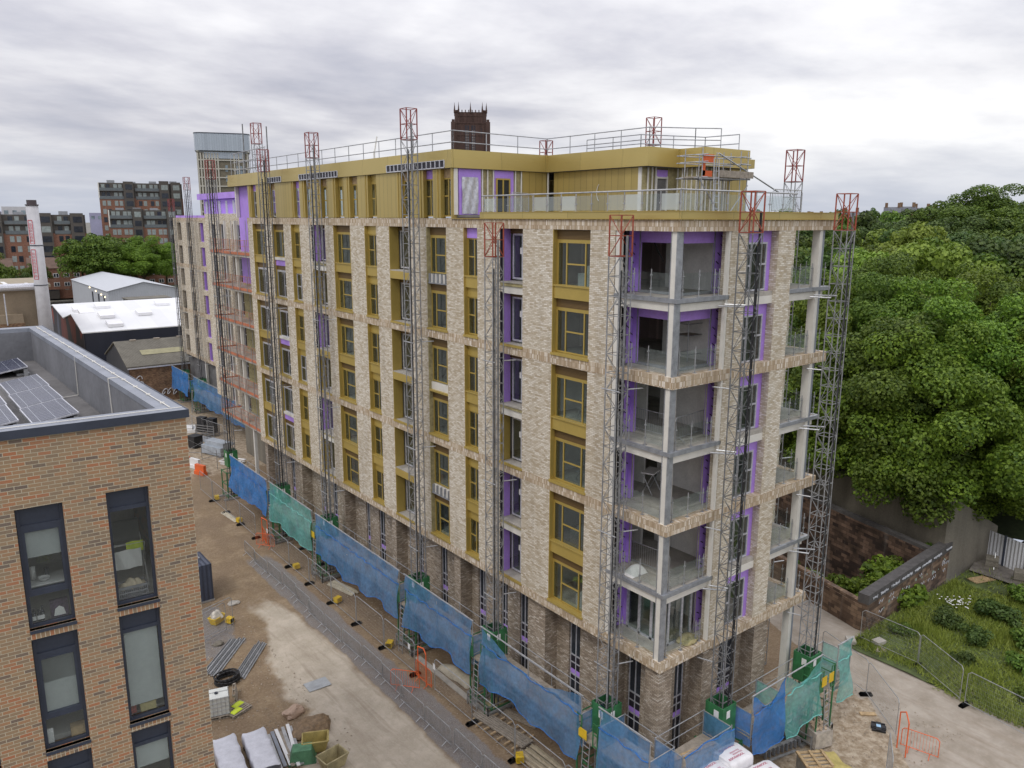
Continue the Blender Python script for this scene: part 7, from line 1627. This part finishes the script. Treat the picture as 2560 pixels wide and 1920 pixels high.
# far blocks of flats
def rect_frame(a, b):
    d = Vector((b[0] - a[0], b[1] - a[1], 0)); return d.length, math.atan2(d.y, d.x)
def farblock(name, lab, a, b, zbase, zb_top, ztop, depth, fl, bays_, white_end=0, wname='far_window'):
    L, rz = rect_frame(a, b); t = thing(name, lab, 'apartment building', (a[0], a[1], zbase), rz)
    part('brick_walls', MB().box(0, L, 0, depth, 0, zb_top - zbase), mt['farbrick'], t)
    part('dark_upper_storeys', MB().box(.1, L - .05, .6, depth - .3, zb_top - zbase, ztop - zbase), plain('dark_cladding', (.085, .075, .065), var=.15) if 'dark_cladding' not in bpy.data.materials else bpy.data.materials['dark_cladding'], t)
    dk = bpy.data.materials['dark_cladding']
    if white_end: part('white_end_panel', MB().box(-.15, .2, -.1, depth * .9, zb_top - zbase, ztop - zbase), mt['steelw'], t)
    m = MB(); gl = MB(); lit = MB(); rl = MB(); nfl = int((ztop - zbase) / fl); bw_ = L / bays_
    r8 = random.Random(int(L * 7))
    for i in range(bays_):
        x = i * bw_
        if i % 3 == 2 or (i == bays_ - 1): m.box(x + .1, x + bw_ * .86, -.7, .6, 0, ztop - zbase + (.9 if i % 2 else .5))
        for j in range(nfl):
            z = ztop - zbase - (j + 1) * fl + .7
            if z < .5: continue
            if i % 3 == 2 or i == bays_ - 1: (lit if r8.random() < .4 else gl).box(x + bw_ * .2, x + bw_ * .76, -.76, -.7, z - .1, z + 1.7)
            else:
                up = z + zbase > zb_top
                for q in (.22, .62):
                    tgt = lit if r8.random() < .65 else gl
                    yy = .52 if up else -.06
                    tgt.box(x + bw_ * q, x + bw_ * q + 1.15, yy, yy + .1, z, z + 1.75)
                if up: rl.box(x, x + bw_, -.05, 0, z - .55, z + .45); m.box(x, x + bw_, -.05, .6, z - .75, z - .55)
    part('dark_bays_and_balconies', m, dk, t); part('glass_balustrades', rl, mt['steelg'] if False else plain('dull_balustrade', (.13, .15, .16), rough=.3, var=.15) if 'dull_balustrade' not in bpy.data.materials else bpy.data.materials['dull_balustrade'], t)
    for nm_, mm, mat_ in (('dark_window', gl, mt['darkglass']), ('pale_window', lit, plain('pale_blinds', (.28, .32, .31), var=.2) if 'pale_blinds' not in bpy.data.materials else bpy.data.materials['pale_blinds'])): part(nm_, mm, mat_, t)
    m = MB()
    for i in range(4): x = L * (.1 + .25 * i); m.box(x, x + 2.5, 2, 5, ztop - zbase, ztop - zbase + r8.uniform(.5, 1.3))
    part('roof_plant', m, mt['steelg'], t); return t
farblock('brick_flats_block', 'dark topped red brick flats at the left edge behind the chimney', (-20, 267.5), (27.0, 261.0), 0, 20.0, 25.6, 14, 2.95, 11)
farblock('brick_flats_block', 'tallest dark topped red brick flats with white end panel', (40.0, 304.5), (67.3, 298.0), 5, 31.8, 37.2, 14, 2.95, 7, 1)
farblock('brick_flats_block', 'lower red brick wing standing in front of the tallest brick flats', (36.5, 274.6), (57.0, 269.8), 5, 21.8, 27.3, 14, 2.95, 6, 1)
L, rz = rect_frame((67.0, 277.3), (84.0, 271.3)); t = thing('glass_topped_tower', 'pale residential tower with a blue grey glass crown', 'tower', (67.0, 277.3, 0), rz)
m = MB(); m.box(.5, L - .3, 0, 12, 20, 47.5); part('stone_frame', m, plain('tower_bronze', (.15, .13, .09), var=.2), t)
m = MB()
for z in [21 + i * 3.0 for i in range(10)]: m.box(.2, L - .1, -.35, 0, z - .3, z + .1)
for i in range(8): x = .3 + i * .95; m.box(x, x + .5, -.34, 0, 20, 47.3)
for i in range(4): x = 12.5 + i * 1.5; m.box(x, x + .4, -.34, 0, 20, 47.3)
m.box(.2, .5, 0, 12, 20, 47.5)
part('pale_floor_bands', m, plain('pale_stone_frame', (.46, .44, .38), var=.06), t)
part('tower_windows', MB().box(9.5, 10.4, -.1, 0, 41, 43.2).box(9.5, 10.4, -.1, 0, 37.4, 39.6).box(13.2, 13.9, -.1, -.0, 40, 43).box(14.6, 15.3, -.1, 0, 40, 43), mt['farglass'], t)
def rounded(x0, x1, y0, y1, r_, n_=6):
    pts = []
    for cx, cy_, a0_ in ((x1 - r_, y0 + r_, -90), (x1 - r_, y1 - r_, 0), (x0 + r_, y1 - r_, 90), (x0 + r_, y0 + r_, 180)):
        for i in range(n_ + 1): a = R(a0_ + 90 * i / n_); pts.append((cx + r_ * math.cos(a), cy_ + r_ * math.sin(a)))
    return pts
part('glass_crown_lower', MB().prism(rounded(1.0, L - .6, -.2, 12, 2.5), 45.5, 47.9), seamed('crown_glass', (.42, .47, .52), .8, rough=.22, metal=.4, seam=.06, dark=.6), t)
part('glass_crown', MB().prism(rounded(-.4, L + .4, -1.2, 13, 3.0), 48.1, 53.9), bpy.data.materials['crown_glass'], t); part('roof_edge', MB().prism(rounded(-.5, L + .5, -1.3, 13.1, 3.0), 53.9, 54.2).prism(rounded(-.2, L + .2, -1.0, 12.8, 3.0), 47.9, 48.1), mt['slate'], t)
# cathedral tower
L, rz = rect_frame((309.8, 479.7), (333.1, 463.4)); t = thing('cathedral_tower', 'dark brown stone cathedral tower rising behind the gold roof', 'tower', (309.8, 479.7, 0), rz); S_ = 28.4
DK = plain('dark_red_sandstone', (.078, .046, .038), rough=.95, var=.3, nscale=.35, streak=True, bump=.2); VD = plain('tower_louvre', (.30, .28, .27), var=.1)
part('tower_shaft', MB().box(.6, S_ - .6, .6, S_ - .6, 20, 93).prism([(2.6, 5.6), (5.6, 2.6), (S_ - 5.6, 2.6), (S_ - 2.6, 5.6), (S_ - 2.6, S_ - 5.6), (S_ - 5.6, S_ - 2.6), (5.6, S_ - 2.6), (2.6, S_ - 5.6)], 93, 100.5), DK, t)
m = MB()
for x in (0, S_ - 3.2):
    for y in (0, S_ - 3.2): m.box(x, x + 3.2, y, y + 3.2, 20, 93.5); m.box(x + .6, x + 2.6, y + .6, y + 2.6, 93.5, 95.2)
for i in range(9): x = 4.0 + i * 2.45; m.box(x, x + .5, .1, .6, 20, 92); m.box(.1, .6, x, x + .5, 20, 92)
for i in range(7): x = 6.0 + i * 2.5; m.box(x, x + .45, 2.2, 2.6, 93, 100.3)
for z in (84, 92.3, 97.5): m.box(.2, S_ - .2, .2, .6, z, z + .5) if z < 93 else m.box(5, S_ - 5, 2.3, 2.6, z, z + .4)
part('corner_buttresses', m, DK, t); m = MB()
pin = [(2.6, 5.6), (5.6, 2.6), (S_ - 5.6, 2.6), (S_ - 2.6, 5.6), (S_ - 2.6, S_ - 5.6), (S_ - 5.6, S_ - 2.6), (5.6, S_ - 2.6), (2.6, S_ - 5.6), (S_ / 2, 2.6)]
for x, y in pin: m.box(x - .6, x + .6, y - .6, y + .6, 100, 102.5); m.tube((x, y, 102.5), (x, y, 107.5), .55, 6, .05)
for a, b in zip(pin[:8], pin[1:8] + pin[:1]):
    for q in range(1, 7): x, y = a[0] + (b[0] - a[0]) * q / 7, a[1] + (b[1] - a[1]) * q / 7; m.box(x - .35, x + .35, y - .35, y + .35, 100.4, 102.0)
part('pinnacles_and_parapet', m, DK, t); m = MB()
for x in (10.6, 15.2):
    for i in range(14): m.box(x, x + 2.0, .45, .62, 72 + i * 1.15, 72 + i * 1.15 + .5)
part('belfry_louvres', m, VD, t); part('belfry_lancets', MB().box(10.2, 13.0, .5, .595, 71, 91).box(14.8, 17.6, .5, .595, 71, 91).box(6.3, 7.0, .5, .595, 82, 89).box(21.4, 22.2, .5, .595, 82, 89), mt['membrane'], t)
# brown roofed houses on the left and terraces on the right skyline
def house(x, y, L, D_, z0, ze, zr, rz, wall, roof, lab, grp, chim=2, win=True):
    t = thing('house', lab, 'house', (x, y, z0), rz, grp); part('wall', MB().box(0, L, 0, D_, 0, ze - z0), wall, t)
    rf = part('roof', MB().add([(-.2, -.3, ze - z0), (L + .2, -.3, ze - z0), (L + .2, D_ + .3, ze - z0), (-.2, D_ + .3, ze - z0), (-.2, D_ / 2, zr - z0), (L + .2, D_ / 2, zr - z0)], [(0, 1, 5, 4), (2, 3, 4, 5), (0, 4, 3), (1, 2, 5), (0, 3, 2, 1)]), roof, t)
    for i in range(chim):
        cx = L * (.12 + .76 * i / max(1, chim - 1)) if chim > 1 else L * .8; c_ = part('chimney', MB().box(cx - .5, cx + .5, D_ / 2 - .4, D_ / 2 + .4, zr - z0 - .7, zr - z0 + 1.5), wall, rf)
        rf_p = c_
    if win:
        m = MB(); g = MB(); n_ = max(2, int(L / 2.6))
        for i in range(n_):
            xx = (i + .5) * L / n_
            for z in (.9, 3.5):
                if z + 1.2 < ze - z0: m.box(xx - .75, xx + .75, -.06, -.01, z, z + 1.2); g.box(xx - .62, xx - .08, -.09, -.06, z + .12, z + 1.08); g.box(xx + .08, xx + .62, -.09, -.06, z + .12, z + 1.08)
        part('window_frames', m, mt['white'], t); part('window_glass', g, mt['darkglass'], t)
    return t
tile = plain('brown_tile', (.13, .085, .065), rough=.9, var=.2, nscale=.8); slt = plain('slate_roof', (.10, .105, .12), rough=.8, var=.2, nscale=.6)
hl = ['brown tiled house row directly right of the chimney', 'brown tiled house row half hidden by the tree pair', 'brown tiled house row behind the tree pair', 'brown tiled house row at the left edge']
for i, (x, y) in enumerate(((8.6, 248), (22.5, 246.5), (37.0, 245), (-8.5, 250))): house(x, y, 13.4, 8, 4.0, 10.2, 13.2, R(-4), mt['farbrick'], tile, hl[i], 'brown roofed house rows', 1 if i != 1 else 2)
rs = random.Random(5); grp = 'terraced houses on the right skyline'
specs = [(57.35, 300, 27.0, 'skyline house with a bright rooflight beside the terrace corner'), (58.0, 305, 27.2, 'leftmost plain dark roofed skyline house'), (60.3, 330, 28.8, 'skyline house left of the small dark tree'), (62.6, 325, 30.4, 'skyline house with two chimneys right of the small dark tree'), (63.5, 328, 30.6, 'next skyline house right'), (64.4, 332, 30.2, 'middle skyline house'), (65.3, 335, 29.6, 'skyline house before the big tree'), (66.1, 338, 29.6, 'skyline house at the foot of the largest tree'), (70.6, 340, 32.2, 'skyline house right of the largest tree')]
for i, (a, D_, zt_, l) in enumerate(specs):
    x, y = polar(a, D_); o = house(x, y, 5.5, 7, 18, zt_ - 2.9, zt_ - .9, R(-a + 5 * (i % 3)), mt['oldbrick'], slt, l, grp, 2, win=False)
    o['label'] = l + ' with brick chimneys'
    if i == 0: part('rooflight', MB().add([(2.6, .3, zt_ - 18 - 2.0), (4.3, .3, zt_ - 18 - 2.0), (4.3, 1.9, zt_ - 18 - 1.0), (2.6, 1.9, zt_ - 18 - 1.0)], [(0, 1, 2, 3)]), mt['white'], o)
for a, l in ((72.1, 'pale domed turret on the right skyline'), (73.7, 'second domed turret at the right edge of the skyline')):
    x, y = polar(a, 330); t = thing('domed_turret', l, 'turret', (x, y, 20), 0, 'domed turrets'); part('drum', MB().tube((0, 0, 0), (0, 0, 16.6), 2.4, 12), plain('turret_stone', (.42, .38, .32)) if 'turret_stone' not in bpy.data.materials else bpy.data.materials['turret_stone'], t)
    m = MB(); n_ = 12
    for i in range(4): a0_, a1_ = R(22.5 * i), R(22.5 * (i + 1)); m.tube((0, 0, 16.6 + 2 * math.sin(a0_)), (0, 0, 16.6 + 2 * math.sin(a1_)), 2.5 * math.cos(a0_), n_, 2.5 * math.cos(a1_) + .01)
    part('dome', m, mt['coping'], t)
# pale city blocks at the left horizon
for i, (az_, D_, w_, z_, c_) in enumerate([(6.6, 520, 16, 30.5, (.50, .50, .52)), (11.3, 600, 20, 27.8, (.30, .30, .42)), (12.6, 560, 26, 25.8, (.48, .46, .42)), (15.5, 700, 40, 24.5, (.40, .40, .42)), (4.6, 650, 30, 28.5, (.34, .34, .42)), (20.6, 640, 40, 27, (.5, .5, .5))]):
    x, y = polar(az_, D_); t = thing('distant_block', ['pale roof block behind the leftmost flats', 'lilac grey roof block right of the chimney', 'pale block between the two brick blocks', 'low pale block in the gap between the brick flats', 'distant grey block at the left edge', 'distant pale block beside the far wing'][i], 'building', (x, y, 0), R(-az_), 'distant city blocks')
    part('walls', MB().box(-w_ / 2, w_ / 2, 0, 20, 0, z_), plain('distant_wall', c_, var=.1, nscale=.1), t); m = MB()
    for q in range(int(w_ / 4)): m.box(-w_ / 2 + 1 + q * 4, -w_ / 2 + 3 + q * 4, -.1, 0, z_ - 4, z_ - 2)
    part('windows', m, mt['farglass'], t)
for i, a in enumerate((13.05, 14.05, 14.35)):
    x, y = polar(a, 760); solid('distant_spire', MB().tube((0, 0, 0), (0, 0, 25), 2.2, 8).tube((0, 0, 25), (0, 0, 34 + (i > 0) * 2), 2.4, 8, .1), DK, ['leftmost tiny spire on the left horizon', 'middle tiny spire on the left horizon', 'right tiny spire on the left horizon'][i], 'spire', (x, y, 0), group='tiny spires on the left horizon')
x, y = polar(28.4, 700); t = thing('distant_crane', 'faint thin crane above the roof rail in the distance', 'crane', (x, y, 0)); part('crane_mast', MB().beam((0, 0, 0), (0, 0, 80), 1.2, 1.2).beam((0, 0, 78), (3, 0, 92), .8, .8), mt['steelw'], t)
